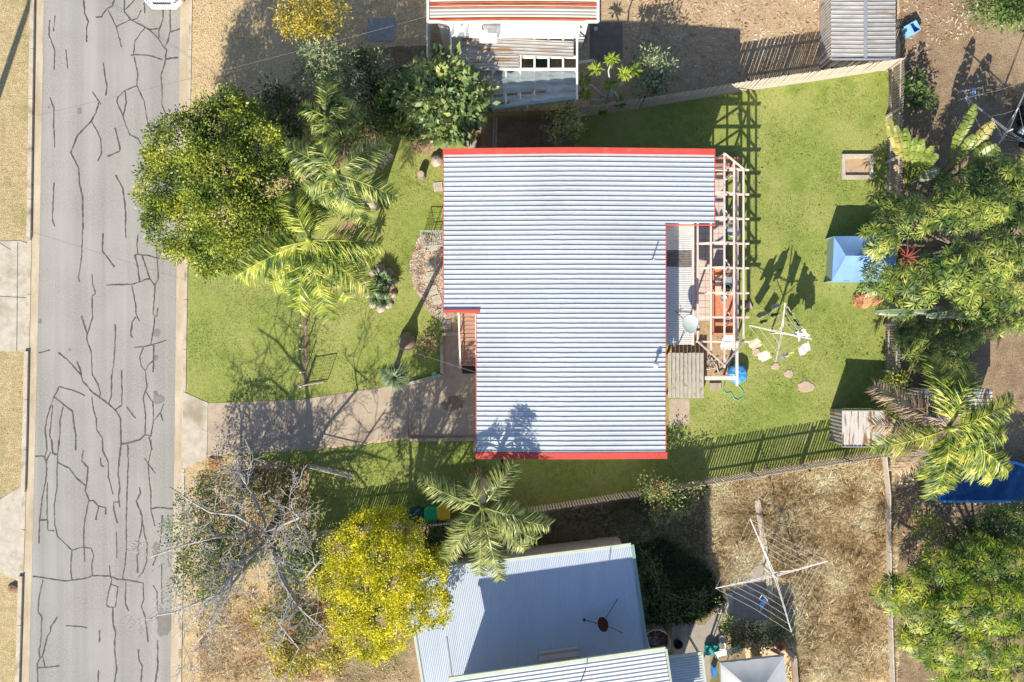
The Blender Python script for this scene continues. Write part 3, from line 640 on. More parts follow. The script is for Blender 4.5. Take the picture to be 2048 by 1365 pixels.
# ================================================================== MAIN HOUSE
def ribs(x0, x1, xs, y_of, z_of, pitch, amp, prof, axis='x'):
    pass
def corrugated(A, B, D, pitch, amp, mb=None, trap=False, nu=2, z_add=None, wav=None):
    """sheet with corner A, ribs running A->B, rib pattern repeating along A->D"""
    A = Vector(A); U = Vector(B) - A; W = Vector(D) - A; N = U.cross(W).normalized()
    if N.z < 0: N = -N
    Lw = W.length; k = max(1, round(Lw / pitch)); pw = Lw / k
    pat = [(0, 0), (.62, 0), (.72, 1), (.84, 1), (.93, 0)] if trap else [(i / 6, .5 - .5 * math.cos(2 * math.pi * i / 6)) for i in range(6)]
    fr = [(i + f, h) for i in range(k) for f, h in pat] + [(k, 0)]
    vs = []
    for (f, h) in fr:
        for j in range(nu + 1):
            p = A + U * (j / nu) + W * (f / k) + N * (h * amp)
            if z_add: p.z += z_add(p.x, p.y)
            if wav: p += wav(p.x, p.y, f)
            vs.append(p)
    n = nu + 1; fs = [(i * n + j, i * n + j + 1, (i + 1) * n + j + 1, (i + 1) * n + j) for i in range(len(fr) - 1) for j in range(nu)]
    if U.cross(W).z < 0: fs = [tuple(reversed(f)) for f in fs]
    mb = mb or MB(); return mb.add(vs, [tuple(reversed(f)) for f in fs] if False else fs)

ZR = 5.02; ZM = 4.87
def RX(px): return (px - 1024) * (H - ZM) / F
def RY(py): return (682.5 - py) * (H - ZM) / F
XR = RX(1142); SL = math.tan(math.radians(3.2))
def rz(x, y=0):
    d = abs(x - XR); return ZR - SL * (math.sqrt(d * d + .5) - .7)
house = thing('house', 'house with long pale ribbed metal roof and red edge flashings in the middle', 'house', P(1130, 680, 0))
def wav(x, y, f):
    u = math.exp(-((x - RX(1115)) / 1.1) ** 2); i = int(f)
    return Vector((0,   .007 * u * math.sin(x * 5.1 + i * 2.4), .003 * u * math.sin(x * 7 + i * 1.3)))
rm = MB(); SEG = 26
PITCH = (RY(309) - RY(905)) / 61
def block(l, r, t, b, k):
    xl, xr_, yt, yb = RX(l), RX(r), RY(t), RY(b)
    corrugated((xl, yt, 0), (xr_, yt, 0), (xl, yb, 0), (yt - yb) / k, .040, rm, True, SEG, lambda x, y: rz(x, y), wav)
y1 = 309 + 14.5 * (905 - 309) / 61; 
def yrow(i): return 309 + i * (905 - 309) / 61
block(887, 1430, yrow(0), yrow(14), 14); block(887, 1331, yrow(14), yrow(32), 18); block(953, 1331, yrow(32), yrow(61), 29)
roof = rm.build('roof', zinc, house)
def barge(l, r, t, b, up):
    mb = MB(); xs = np.linspace(RX(l) - .03, RX(r) + .03, 24)
    for a, c in zip(xs, xs[1:]):
        q = [(a, RY(b)), (c, RY(b)), (c, RY(t)), (a, RY(t))]
        mb.prism(q, lambda x, y: rz(x) - .16, lambda x, y: rz(x) + .055)
    return mb.build('barge_flashing', red_m, house)
barge(887, 1430, 297, 309.3, 1); barge(953, 1333, 904.8, 918, 0)
mb = MB()
def fasc(mb, a, b, w=.035):
    A = (RX(a[0]), RY(a[1])); B = (RX(b[0]), RY(b[1]))
    mb.bar((*A, rz(A[0]) - .07), (*B, rz(B[0]) - .07), w, .16)
for a, b in (((886.3, 298), (886.3, 626)), ((952.4, 622), (952.4, 917)), ((1431, 298), (1431, 452)), ((1332, 449), (1332, 917)), ((1331, 449.5), (1431, 449.5))):
    m2 = MB(); fasc(m2, a, b); m2.build('fascia', red_m, house)
m2 = MB(); m2.bar((RX(886), RY(623), rz(RX(886)) + .03), (RX(959), RY(623), rz(RX(959)) + .03), .12, .14); m2.build('fascia', red_m, house)
# walls on stumps, recessed below the eaves
def wl_(px, py): return (RX(px), RY(py))
WP = [wl_(915, 318), wl_(1402, 318), wl_(1402, 432), wl_(1305, 432), wl_(1305, 892), wl_(985, 892), wl_(985, 606), wl_(915, 606)]
MB().prism(WP, 2.25, 4.70).build('wall', cream, house)
MB().prism([(x * .995, y * .995) for x, y in WP], 0, 2.24).build('lower_wall', concrete, house)
for (x0, y0, x1, y1_) in ((915, 350, 915, 400), (915, 500, 915, 560), (985, 720, 985, 790), (985, 830, 985, 870), (1305, 520, 1305, 580), (1305, 780, 1305, 850), (1000, 318, 1060, 318), (1200, 318, 1270, 318), (1050, 892, 1120, 892), (1200, 892, 1260, 892)):
    a = Vector((*wl_(x0, y0), 3.7)); b = Vector((*wl_(x1, y1_), 3.7)); m2 = MB(); m2.bar(a, b, .08, 1.15); w = m2.build('window', white_m, house)
    d = (b - a) * .06; m3 = MB(); m3.bar(a + d, b - d, .10, 1.0); m3.build('pane', glass_m, w)
# entry stairs
NST = 13; ytop, ybot = 626.0, 733.0
st = thing('entry_stairs', 'narrow brick red timber entry stairs beside the left house wall', 'stairs', P(935, 700, 0))
for i in range(NST):
    t = (i + .5) / NST; z = 2.2 - (2.2 - .17) * t; py = ytop + (ybot - ytop) * t
    # world y follows the real slope of the flight
    p = P(936, py, z); q = P(920, py, z); m2 = MB(); m2.box((p.x, p.y, z - .02), (.76, .150, .045)); m2.build('tread', stair_m, st)
for sx in (919, 952):
    m2 = MB(); a = P(sx, ytop, 2.12); b = P(sx, ybot + 2, .06); m2.bar(a, b, .05, .22); m2.build('stringer', pinkwhite, st)
m2 = MB(); a = P(917, ytop - 2, 3.0); b = P(921, 735, .95); m2.bar(a, b, .06, .05); m2.build('handrail', pinkwhite, st)
for t in (.04, .35, .66, .97):
    q = a.lerp(b, t); m2 = MB(); m2.box((q.x, q.y, q.z - .45), (.05, .05, .9)); m2.build('baluster', pinkwhite, st)
p = P(938, 740); tag(MB().box((p.x, p.y, .032), (.62, .34, .02)).build('door_mat', dark_m), 'black door mat at the foot of the entry stairs', 'mat')
# roof pipes
pv = thing('vent_pipe', 'white capped vent pipe standing on the main roof near the satellite dish', 'pipe', P(1308, 730, 4.75))
q = P(1308, 730, 4.75); MB().lathe(q, [(.045, -.1), (.045, .5)], 10).build('pipe', metal_white, pv, True); MB().lathe(q, [(.0, .48), (.10, .48), (.11, .55), (.06, .62), (0, .63)], 12).build('cap', metal_white, pv, True)
pv = thing('vent_pipe', 'thin grey vent pipe standing on the upper part of the main roof', 'pipe', P(1303, 522, 4.75))
q = P(1303, 522, 4.75); MB().lathe(q, [(.03, -.1), (.03, .72)], 8).build('pipe', metal_grey, pv, True); MB().lathe(q, [(.06, .02), (.06, .06), (.03, .1)], 10).build('collar', metal_grey, pv, True)

# lean-to awning on the right side of the house
aw = thing('awning', 'lean-to corrugated awning under the right eave with a dark panel', 'awning', P(1360, 570, 0))
ZA = 3.0
def AQ(x, y, z): return P(x, y, z)
def slab_corr(A, B, D, name, mat): 
    return corrugated(A, B, D, .076, .016).build(name, mat, aw, True)
slab_corr(AQ(1322, 445, 3.15), AQ(1383, 445, 2.95), AQ(1322, 501, 3.15), 'roof_sheet', galv)
slab_corr(AQ(1322, 502, 3.15), AQ(1383, 502, 2.95), AQ(1322, 533, 3.15), 'roof_sheet', noise_mat('mouldy_sheet', [(.10, .09, .085), (.22, .20, .19)], 6, .8))
slab_corr(AQ(1322, 534, 3.15), AQ(1383, 534, 2.95), AQ(1322, 690, 3.15), 'roof_sheet', galv)
m2 = MB(); m2.bar(AQ(1385.5, 443, 2.93), AQ(1385.5, 691, 2.93), .10, .12); m2.build('gutter', pinkwhite, aw)
for y in (460, 540, 610, 684):
    q = AQ(1386, y, 0); m2 = MB(); m2.box((P(1384, y, 2.9).x, P(1384, y, 2.9).y, 1.43), (.07, .07, 2.86)); m2.build('post', pinkwhite, aw)
# satellite dish
dsh = thing('satellite_dish', 'round grey satellite dish mounted at the outer edge of the awning', 'satellite dish', P(1378, 650, 2.95))
c0 = P(1379.5, 648, 3.75); nrm = Vector((.30, -.22, .93)).normalized(); ax = nrm.orthogonal().normalized()
Rm = Matrix((ax, nrm.cross(ax), nrm)).transposed(); m2 = MB(); tmp = MB().lathe((0, 0, 0), [(.0, 0), (.15, .01), (.28, .035), (.38, .075), (.40, .085), (.405, .06), (.28, .015), (0, -.02)], 28, .9, 1.08)
m2.add([c0 + Rm @ Vector(v) for v in tmp.v], tmp.f); m2.build('dish', dish_m, dsh, True)
m2 = MB(); m2.tube([P(1378, 650, 2.93), P(1378, 650, 3.4), c0 - nrm * .05], .03, 8); m2.build('mast', metal_dark, dsh)
for e in ((1351, 622, 3.06), (1356, 690, 3.02)):
    m2 = MB(); m2.tube([P(*e), P(1377, 649, 3.35)], .016, 6); m2.build('stay', metal_dark, dsh)
m2 = MB(); m2.tube([c0 + Rm @ Vector((0, -.42, .05)), c0 + Rm @ Vector((0, -.2, .5))], .015, 6); m2.box(c0 + Rm @ Vector((0, -.2, .5)), (.1, .1, .12)); m2.build('feed_arm', metal_dark, dsh)
# tv antenna
an = thing('antenna', 'small silver television antenna at the lower end of the awning', 'antenna', P(1338, 686, 3.1))
m2 = MB(); m2.tube([P(1338, 686, 3.1), P(1338, 686, 4.1)], .018, 6); m2.build('mast', metal_grey, an)
m2 = MB(); m2.tube([P(1312, 687, 4.05), P(1352, 684, 4.05)], .013, 6)
for x in (1320, 1328, 1335, 1341, 1347): m2.tube([P(x, 676 , 4.06), P(x + 1, 694, 4.06)], .009, 5)
m2.build('elements', metal_white, an)

# pergola: bare gable frame over the patio
pg = thing('pergola', 'bare pale pink gabled pergola frame over the patio right of the house', 'pergola', P(1440, 520, 0))
ZP = 2.6; RISE = .62
def PG(px, py, z): return P(px, py, z)
xe0 = P(1394, 500, ZP).x; xe1 = P(1485, 500, ZP).x; xm = (xe0 + xe1) / 2 + .02
def zg(x): return ZP + .06 + RISE * (1 - abs(x - xm) / ((xe1 - xe0) / 2))
ys = [P(0, y, ZP).y for y in (340.5, 389.5, 438.5, 488, 537, 587, 635.5, 684)]
xend = P(1498, 500, ZP).x
W_ = .075
for y in ys:
    m2 = MB(); m2.bar((xe0 - .05, y, ZP), (xend, y, ZP), W_, .09); m2.build('tie_beam', pinkwhite, pg)
    for s in ((xe0, xm), (xe1, xm)):
        m2 = MB(); m2.bar((s[0], y, zg(s[0]) + .0), (s[1], y, zg(s[1])), .06, .07); m2.build('rafter', pinkwhite, pg)
xp = [P(1394, 500, ZP).x, (xe0 + xm) / 2, xm, (xe1 + xm) / 2, xe1]
ov = [0, .55, 1.1, .55, 0]
for x, o_ in zip(xp, ov):
    m2 = MB(); m2.bar((x, ys[0] + o_ * .55, zg(x) + .075), (x, ys[-1] - o_, zg(x) + .075), .075, .07); m2.build('purlin', pinkwhite, pg)
for sgn, y, o_ in ((1, ys[0], .6), (-1, ys[-1], 1.1)):
    for xs_ in (xe0, xe1):
        m2 = MB(); m2.bar((xs_, y, zg(xs_) + .14), (xm, y + sgn * o_ * .9, zg(xm) + .14), .06, .07); m2.build('barge_rafter', pinkwhite, pg)
xb = P(1472, 500, 2.35).x
m2 = MB(); m2.bar((xb, ys[0] + .1, ZP - .12), (xb, P(0, 773, ZP - .1).y, ZP - .12), .11, .14); m2.build('edge_beam', pinkwhite, pg)
m2 = MB(); m2.bar((P(1411, 757, ZP).x, P(0, 757, ZP).y, ZP - .12), (xb + .05, P(0, 757, ZP).y, ZP - .12), .16, .07); m2.build('end_beam', pinkwhite, pg)
for y in (ys[0], ys[2], ys[4], ys[6], P(0, 757, ZP).y):
    m2 = MB(); m2.box((xb, y, (ZP - .19) / 2), (.09, .09, ZP - .19)); m2.build('post', pinkwhite, pg)
for y in (ys[0] , ys[2], ys[4], ys[6]):
    for s in (-1, 1):
        m2 = MB(); m2.bar((xb, y, 1.75), (xb - .5, y + s * .38, ZP - .06), .05, .05); m2.build('brace', pinkwhite, pg)
# patio: tiles laid on a slab
ZT = .16
pa = thing('patio', 'patio floor of pinkish square tiles under the pergola', 'patio', P(1420, 500, 0))
c1 = P(1356, 345, ZT); c2 = P(1454, 643, ZT)
MB().prism([(c1.x, c1.y), (c2.x, c1.y), (c2.x, c2.y), (c1.x, c2.y)], -.02, ZT - .012).build('slab', grout_m, pa)
TS = .305; nx = int((c2.x - c1.x) / TS); ny = int((c1.y - c2.y) / TS)
tme = None
for i in range(nx):
    for j in range(ny):
        if tme is None:
            o = MB().box((0, 0, 0), (TS - .016, TS - .016, .024)).build('tile', tile_m); tme = o.data; bpy.data.objects.remove(o)
        o = bpy.data.objects.new('tile', tme); COL.objects.link(o); o.parent = pa
        o.location = Vector((c1.x + TS * (i + .55), c1.y - TS * (j + .55), ZT - .003 + random.uniform(-.0015, .0015))) - pa.location
m2 = MB(); a = P(1400, 332, .35)
tag(MB().box((P(1432, 330, .2).x, P(1432, 330, .2).y, .22), (2.0, .55, .44)).box((P(1432, 330, .2).x, P(1432, 330, .2).y, .45), (2.05, .6, .03)).build('bench', orange_timber), 'tan timber bench at the top end of the patio', 'bench')
# timber lounge in terracotta on the patio
ln = thing('garden_lounge', 'long terracotta timber lounge seat near the lower end of the patio', 'bench', P(1443, 605, ZT))
a = P(1443, 605, ZT)
MB().box((a.x, a.y, ZT + .38), (.95, 3.0, .10)).build('seat', terracotta, ln)
for sy in (-1.45, 1.45):
    MB().box((a.x, a.y + sy, ZT + .42), (1.05, .10, .5)).build('arm', orange_timber, ln)
for sx in (-.5, .5):
    for k in range(2):
        MB().bar((a.x + sx, a.y - 1.45, ZT + .35 + .22 * k), (a.x + sx, a.y + 1.45, ZT + .35 + .22 * k), .05, .14).build('slat', orange_timber, ln)
for sx in (-.42, .42):
    for sy in (-1.3, 1.3): MB().box((a.x + sx, a.y + sy, ZT + .17), (.08, .08, .33)).build('leg', orange_timber, ln)
MB().box((a.x, a.y + .75, ZT + .48), (.8, .9, .10)).build('tray', noise_mat('pale_timber', [(.60, .42, .32), (.70, .52, .42)], 4, .7), ln)
bt = P(1453, 575, .7); fan = thing('pedestal_fan', 'round dark fan lying on the terracotta lounge', 'fan', (bt.x, bt.y, ZT + .53))
MB().box((bt.x, bt.y + .3, ZT + .60), (.42, .3, .14)).build('base', metal_grey, fan)
m2 = MB(); tt = MB().lathe((0, 0, 0), [(.0, 0), (.22, 0), (.25, .05), (.22, .10), (.2, .06), (0, .05)], 22); m2.add([Vector((bt.x + v[0], bt.y - .05 + v[1], ZT + .55 + v[2])) for v in tt.v], tt.f); m2.build('cage', metal_dark, fan)
m2 = MB(); tt = MB().lathe((0, 0, 0), [(.17, .09), (.19, .11), (.21, .09)], 22, cap=False); m2.add([Vector((bt.x + v[0], bt.y - .05 + v[1], ZT + .55 + v[2])) for v in tt.v], tt.f); m2.build('rim', metal_white, fan)
def lathe_thing(name, label, cat, px, py, z, prof, mat, n=20, group=None):
    q = P(px, py, z); o = MB().lathe((0, 0, 0), prof, n).build(name, mat, None, True); o.location = (q.x, q.y, z); return tag(o, label, cat, group)
lathe_thing('bowl', 'small silver bowl on the terracotta lounge', 'bowl', 1447, 599, ZT + .44, [(.08, 0), (.16, .10), (.17, .12), (.15, .11), (.06, .03), (0, .03)], metal_grey)
lathe_thing('planter_pot', 'large open dark rimmed pot below the patio', 'pot', 1456, 652, 0, [(.22, 0), (.30, .4), (.33, .42), (.30, .45), (.24, .4), (.20, .1), (0, .1)], noise_mat('pot_dark', [(.10, .08, .07), (.2, .17, .15)], 5, .8))
lathe_thing('glass_table', 'small round pale glass table under the pergola at its right side', 'table', 1462, 465, 0, [(.18, 0), (.18, .02), (.03, .04), (.03, .5), (.29, .52), (.30, .54), (0, .55)], noise_mat('pale_glass', [(.35, .45, .45), (.45, .55, .55)], 2, .1))
lathe_thing('stool', 'small pale stool beside the round glass table', 'stool', 1460, 449, 0, [(.13, 0), (.05, .1), (.05, .38), (.2, .4), (.2, .44), (0, .45)], noise_mat('stool_seat', [(.45, .52, .52), (.55, .62, .62)], 2, .4))
# bundle of folded chairs
q = P(1453, 684, 0); cb = thing('folded_chairs', 'heap of folded white garden chairs under the lower end of the pergola', 'chair', q)
for k in range(6):
    m2 = MB(); a = Vector((q.x - .25 + k * .09, q.y - .35, .1 + k * .03)); b = a + Vector((.08, .75, .55)); m2.tube([a, a.lerp(b, .5) + Vector((.05, 0, .05)), b], .018, 6); m2.bar(a + Vector((0, .1, .1)), b, .16, .015); m2.build('chair_frame', metal_white, cb)
# blue paddling pool cover + hose
pc = thing('pool_cover', 'round blue tarpaulin cover on a small tub beside the pergola beam', 'cover', P(1472, 748, 0))
q = P(1472, 748, 0); tt = MB().lathe((0, 0, 0), [(.40, 0), (.44, .12), (.43, .38), (.36, .46), (.15, .52), (0, .50)], 14)
MB().add([Vector((q.x + v[0] * (1 + .06 * math.sin(i * 1.7)), q.y + v[1] * (1 + .06 * math.cos(i * 2.3)), v[2] + .02 * math.sin(i * 3.1))) for i, v in enumerate(tt.v)], tt.f).build('cover', noise_mat('bright_blue_tarp', [(.05, .24, .60), (.08, .32, .72)], 4, .4, .01), pc)
m2 = MB(); hp = [(1450, 764), (1446, 780), (1452, 787), (1462, 785), (1468, 797), (1476, 801), (1486, 794), (1486, 783), (1480, 775), (1474, 770)]
tag(m2.tube([P(x, y, .025) for x, y in hp], .018, 6).build('garden_hose', noise_mat('green_hose', [(.06, .42, .30), (.10, .52, .40)], 3, .5), None, True), 'thin green garden hose looped on the lawn below the blue cover', 'hose')
m2 = MB(); hp = [(1462, 735), (1460, 722), (1466, 708), (1472, 715), (1466, 728), (1461, 718), (1468, 712), (1473, 722), (1466, 735)]
tag(m2.tube([P(x, y, .03 + .01 * i) for i, (x, y) in enumerate(hp)], .018, 6).build('garden_hose', noise_mat('blue_hose', [(.03, .32, .50), (.06, .40, .60)], 3, .5), None, True), 'coiled blue hose above the round blue cover', 'hose')
# timber deck
dk = thing('timber_deck', 'weathered grey plank deck against the lower right house wall', 'deck', P(1371, 751, 0)); ZD = .62
xs = np.linspace(1335.5, 1408, 10)
for i in range(9):
    x = (xs[i] + xs[i + 1]) / 2; q = P(x, 751.5, ZD); wz = random.uniform(-.008, .008)
    MB().box((q.x, q.y, ZD - .02 + wz), (.148, 2.02 + random.uniform(-.03, .03), .04)).build('plank', timber_grey, dk)
for y in (712, 752, 791):
    m2 = MB(); m2.bar(P(1336, y, ZD - .09), P(1407, y, ZD - .09), .08, .1); m2.build('bearer', rail_m, dk)
for x in (1338, 1406):
    for y in (712, 791): q = P(x, y, ZD); MB().box((q.x, q.y, (ZD - .14) / 2), (.1, .1, ZD - .14)).build('stump', rail_m, dk)
q = P(1430, 773, 0); tag(MB().box((q.x, q.y, .05), (.52, .30, .10)).build('step', concrete_brown), 'small concrete step right of the grey deck', 'step')
q = P(1425, 738, 0)
fb = thing('firewood', 'small pile of dark and pale sticks right of the grey deck', 'firewood', q)
for k in range(11):
    a = Vector((q.x + random.uniform(-.35, .35), q.y + random.uniform(-.25, .3), .04 + .03 * (k % 4))); an_ = random.uniform(0, 3.1)
    MB().tube([a, a + Vector((math.cos(an_) * .45, math.sin(an_) * .45, .03))], .03, 6).build('stick', bark_m if k % 2 else timber_grey, fb)

# ================================================================== FENCES
def picket_fence(name, label, pts, hgt, pitch, pw, mat, rail_side, railm=None, posts=True, zr=(.3, .8), tilt=0.0, pend=None):
    base = P(*pts[0], 0); f = thing(name, label, 'fence', base)
    o = MB().box((0, 0, hgt / 2), (pw, .018, hgt)).build('picket', mat); me = o.data; bpy.data.objects.remove(o)
    for a, b in zip(pts, pts[1:]):
        A = P(*a, 0); B = P(*b, 0); d = B - A; L = d.length; u = d / L; an = math.atan2(u.y, u.x); nrm = Vector((-u.y, u.x, 0)) * rail_side
        k = int(L / pitch)
        for i in range(k):
            o = bpy.data.objects.new('picket', me); COL.objects.link(o); o.parent = f
            o.location = A + u * (pitch * (i + .5)) - base + Vector((0, 0, random.uniform(-.03, .02)))
            o.rotation_euler = (random.uniform(-.012, .012), random.uniform(-.012, .012), an + random.uniform(-.03, .03))
        for z in zr:
            m2 = MB(); m2.bar(A + nrm * .035 + Vector((0, 0, hgt * z)), B + nrm * .035 + Vector((0, 0, hgt * z)), .045, .07); m2.build('rail', railm or rail_m, f)
        if posts:
            kp = max(1, round(L / 2.4))
            for i in range(kp + 1):
                q = A + u * (L * i / kp) + nrm * .10; MB().box((q.x, q.y, hgt * .46), (.10, .08, hgt * .92), an).build('post', railm or rail_m, f)
    return f
picket_fence('paling_fence', 'long pale paling fence along the top of the back lawn', [(1130, 238), (1280, 217), (1480, 184), (1640, 161), (1781, 139)], 1.75, .094, .068, paling_m, 1, posts=True)
picket_fence('paling_fence', 'mossy brown paling fence below the blue shade cloth', [(958, 246), (1129, 238)], 1.75, .105, .10, paling_green, 1)
picket_fence('paling_fence', 'dark weathered paling fence with two rails right of the back lawn', [(1778, 142), (1772, 420)], 1.65, .118, .072, paling_dark, -1, zr=(.28, .82), railm=timber_grey)
picket_fence('paling_fence', 'lower stretch of dark paling fence between lawn and umbrella tree', [(1772, 560), (1770, 742)], 1.6, .118, .072, paling_dark, -1, zr=(.28, .82), railm=timber_grey)
picket_fence('picket_fence', 'pale picket fence along the bottom of the back lawn', [(1772, 903), (1600, 929), (1400, 961), (1250, 985), (1050, 1016), (1003, 1023)], 1.45, .125, .066, paling_m, 1, zr=(.25, .78))
picket_fence('paling_fence', 'grey paling fence behind the three wheelie bins', [(990, 1030), (800, 1046), (640, 1063)], 1.4, .11, .08, paling_m, 1, zr=(.25, .78))
# plain timber and sheet boundary on the far right bottom
def wall_fence(name, label, pts, hgt, th, mat, cat='fence'):
    f = thing(name, label, cat, P(*pts[0], 0))
    for a, b in zip(pts, pts[1:]):
        A = P(*a); B = P(*b); L = (B - A).length; k = max(1, int(L / 1.8))
        for i in range(k):
            s = A.lerp(B, i / k + .004); e = A.lerp(B, (i + 1) / k - .004); m2 = MB(); m2.bar((s.x, s.y, hgt / 2), (e.x, e.y, hgt / 2), th, hgt); m2.build('panel', mat, f)
    return f
wall_fence('board_fence', 'narrow pale fence along the right side of the long dry grass', [(1762, 908), (1770, 985), (1771, 1100), (1774, 1250), (1782, 1480)], .62, .05, paling_m)
wall_fence('concrete_strip', 'thin raised concrete edging strip running down through the dry grass', [(1513, 1000), (1527, 1090), (1542, 1205)], .14, .26, concrete, 'edging')
# low timber wall between side lawn and back lawn
m2 = MB(); m2.bar(P(1000, 976, .45), P(996, 1028, .45), .10, .9); tag(m2.build('low_wall', paling_m), 'short low timber wall beside the palm at the lower house corner', 'wall')
m2 = thing('double_rail', 'pair of grey timber rails lying between fence and house above the red flashing', 'timber', P(990, 262, 0))
for dx in (-2.5, 2.5):
    MB().bar(P(991 + dx, 228, .9), P(989 + dx, 300, .9), .07, .10).build('rail', timber_grey, m2)
for y in (232, 262, 295): MB().box((P(990, y, .85).x, P(990, y, .85).y, .42), (.08, .08, .86)).build('post', timber_grey, m2)
q = P(944, 293, 0); tag(MB().box((q.x, q.y, .15), (.46, .4, .3)).box((q.x, q.y, .31), (.36, .3, .03)).build('crate', rail_m), 'small dark open crate at the top left house corner', 'crate')
# chain wire front fence: posts + rail, mulched strip, gate leaves
sheet('bed', [(606, 596), (614, 596), (614, 774), (605, 774)], .014, mulch_m, 1, step=6)
ff = thing('wire_fence', 'low wire fence across the front lawn with white topped steel posts', 'fence', P(611, 690, 0))
for y in (598, 652, 698, 744, 772):
    q = P(611, y, 0); MB().lathe((q.x, q.y, 0), [(.025, 0), (.025, 1.0), (.035, 1.0), (.035, 1.04), (0, 1.05)], 8).build('post', metal_white, ff)
for z in (.15, .4, .65, .95):
    MB().tube([P(611, 597, 0) + Vector((0, 0, z)), P(611, 772, 0) + Vector((0, 0, z))], .006, 4).build('wire', metal_dark, ff)
def gate(label, a, b, h):
    g = thing('wire_gate', label, 'gate', P(*a)); A = P(*a); B = P(*b); u = (B - A)
    z = lambda p, h_: Vector((p.x, p.y, h_))
    MB().tube([z(A, .08), z(A, h), z(B, h), z(B, .08), z(A, .08)], .024, 8).build('frame', timber_grey, g)
    m2 = MB(); L = u.length; k = int(L / .11)
    for i in range(1, k): q = A + u * (i / k); m2.tube([z(q, .08), z(q, h)], .005, 4, False)
    for i in range(1, int(h / .11)): m2.tube([z(A, .08 + .11 * i), z(B, .08 + .11 * i)], .005, 4, False)
    m2.build('mesh', metal_grey, g)
    q = A; MB().box((q.x, q.y, h / 2 + .02), (.09, .09, h + .04)).build('post', timber_grey, g)
gate('open mesh gate leaf with brown top rail on the lower side lawn', (622, 928), (712, 950), 1.05)
gate('open mesh gate leaf with pale rail on the front lawn above the driveway', (612, 770), (655, 763), .95)
fp = thing('wire_fence', 'low dark wire fence at the left end of the lower side lawn', 'fence', P(614, 1000, 0))
for y in (936, 980, 1020, 1060):
    q = P(615, y); MB().box((q.x, q.y, .5), (.07, .07, 1.0)).build('post', paling_dark, fp)
for z in (.12, .4, .7, .95): MB().tube([P(615, 936) + Vector((0, 0, z)), P(615, 1062) + Vector((0, 0, z))], .008, 4).build('wire', metal_dark, fp)

# ================================================================== NEIGHBOURS
# --- upper neighbour: rusty roofed house (highset), white flat extension, patio roof, shade frame
nb = thing('house', 'neighbouring house with rust striped metal roof at the top of the picture', 'house', P(1020, 20, 0))
ZN = 4.4
def NP(x, y, z): return P(x, y, z)
rows = [(-320, -120, rust_band), (-120, 4, rust_band), (4, 8, rust_m), (8, 12, rust_m), (12, 14.5, rust_band), (14.5, 17, rust_m), (17, 36, rust_band), (36, 43, rust_m)]
for (ya, yb, mt) in rows:
    corrugated(NP(857, ya, ZN), NP(1195, ya, ZN), NP(857, yb, ZN), .12, .028, None, False, 18,
               lambda x, y: .10 * (1 - ((x - .05) / 3.4) ** 2)).build('roof_sheet', mt, nb, True)
for x in (856, 1196): m2 = MB(); m2.bar(NP(x, -320, ZN), NP(x, 44, ZN), .10, .14); m2.build('gutter', white_m, nb)
MB().prism([tuple(NP(x, y, ZN))[:2] for x, y in ((872, -300), (1180, -300), (1180, 30), (872, 30))], 0, ZN - .05).build('wall', white_m, nb)
m2 = MB(); m2.bar(NP(856, 44, ZN - .06), NP(1196, 44, ZN - .06), .06, .18); m2.build('fascia', white_m, nb)
ex = thing('flat_roof_extension', 'bright white flat roofed extension below the rusty roof', 'extension', P(1030, 60, 0)); ZX = 3.3
def XP(x, y): return tuple(NP(x, y, ZX))[:2]
MB().prism([XP(893, 20), XP(1163, 20), XP(1158, 73), XP(903, 73)], ZX - .16, ZX).build('roof', whiteroof_m, ex)
MB().prism([XP(906, 25), XP(1150, 25), XP(1150, 68), XP(908, 68)], 0, ZX - .165).build('wall', white_m, ex)
ac = thing('air_conditioner', 'white air conditioning box on the edge of the white flat roof', 'air conditioner', P(977, 75, ZX)); q = P(977, 74, ZX)
MB().box((q.x, q.y - .05, ZX + .16), (.72, .42, .40)).build('case', white_m, ac); MB().box((q.x + .16, q.y + .12, ZX + .39), (.40, .22, .06)).build('hood', metal_grey, ac)
MB().tube([P(962, 42, ZX), P(967, 64, ZX + .3)], .018, 6).build('conduit', metal_dark, ac)
ZC = 2.75
pr = thing('patio_roof', 'weathered grey corrugated patio roof below the white flat roof', 'patio roof', P(1035, 105, 0))
def CP(x, y, z=ZC): return NP(x, y, z)
corrugated(CP(924, 74), CP(1147, 83), CP(924, 107), .13, .03, None, True, 3).build('roof_sheet', galv_old, pr)
corrugated(CP(924, 107.5), CP(1038, 108), CP(924, 137), .13, .03, None, True, 3).build('roof_sheet', galv_old, pr)
for x in (1041, 1069, 1097, 1126):
    m2 = MB(); m2.bar(CP(x, 72, ZC - .11), CP(x, 140, ZC - .11), .08, .10); m2.build('joist', white_m, pr)
for y in (73, 115, 139): m2 = MB(); m2.bar(CP(903, y, ZC - .22), CP(1155, y, ZC - .22), .09, .10); m2.build('beam', white_m, pr)
m2 = MB(); m2.bar(CP(1154, 72, ZC - .1), CP(1154, 200, ZC - .1), .08, .12); m2.build('beam', white_m, pr)
m2 = MB(); m2.bar(CP(901, 44, ZC - .1), CP(903, 140, ZC - .1), .08, .12); m2.build('beam', white_m, pr)
for x, y in ((903, 139), (1040, 139), (1154, 139)): q = CP(x, y); MB().box((q.x, q.y, (ZC - .22) / 2), (.09, .09, ZC - .22)).build('post', white_m, pr)
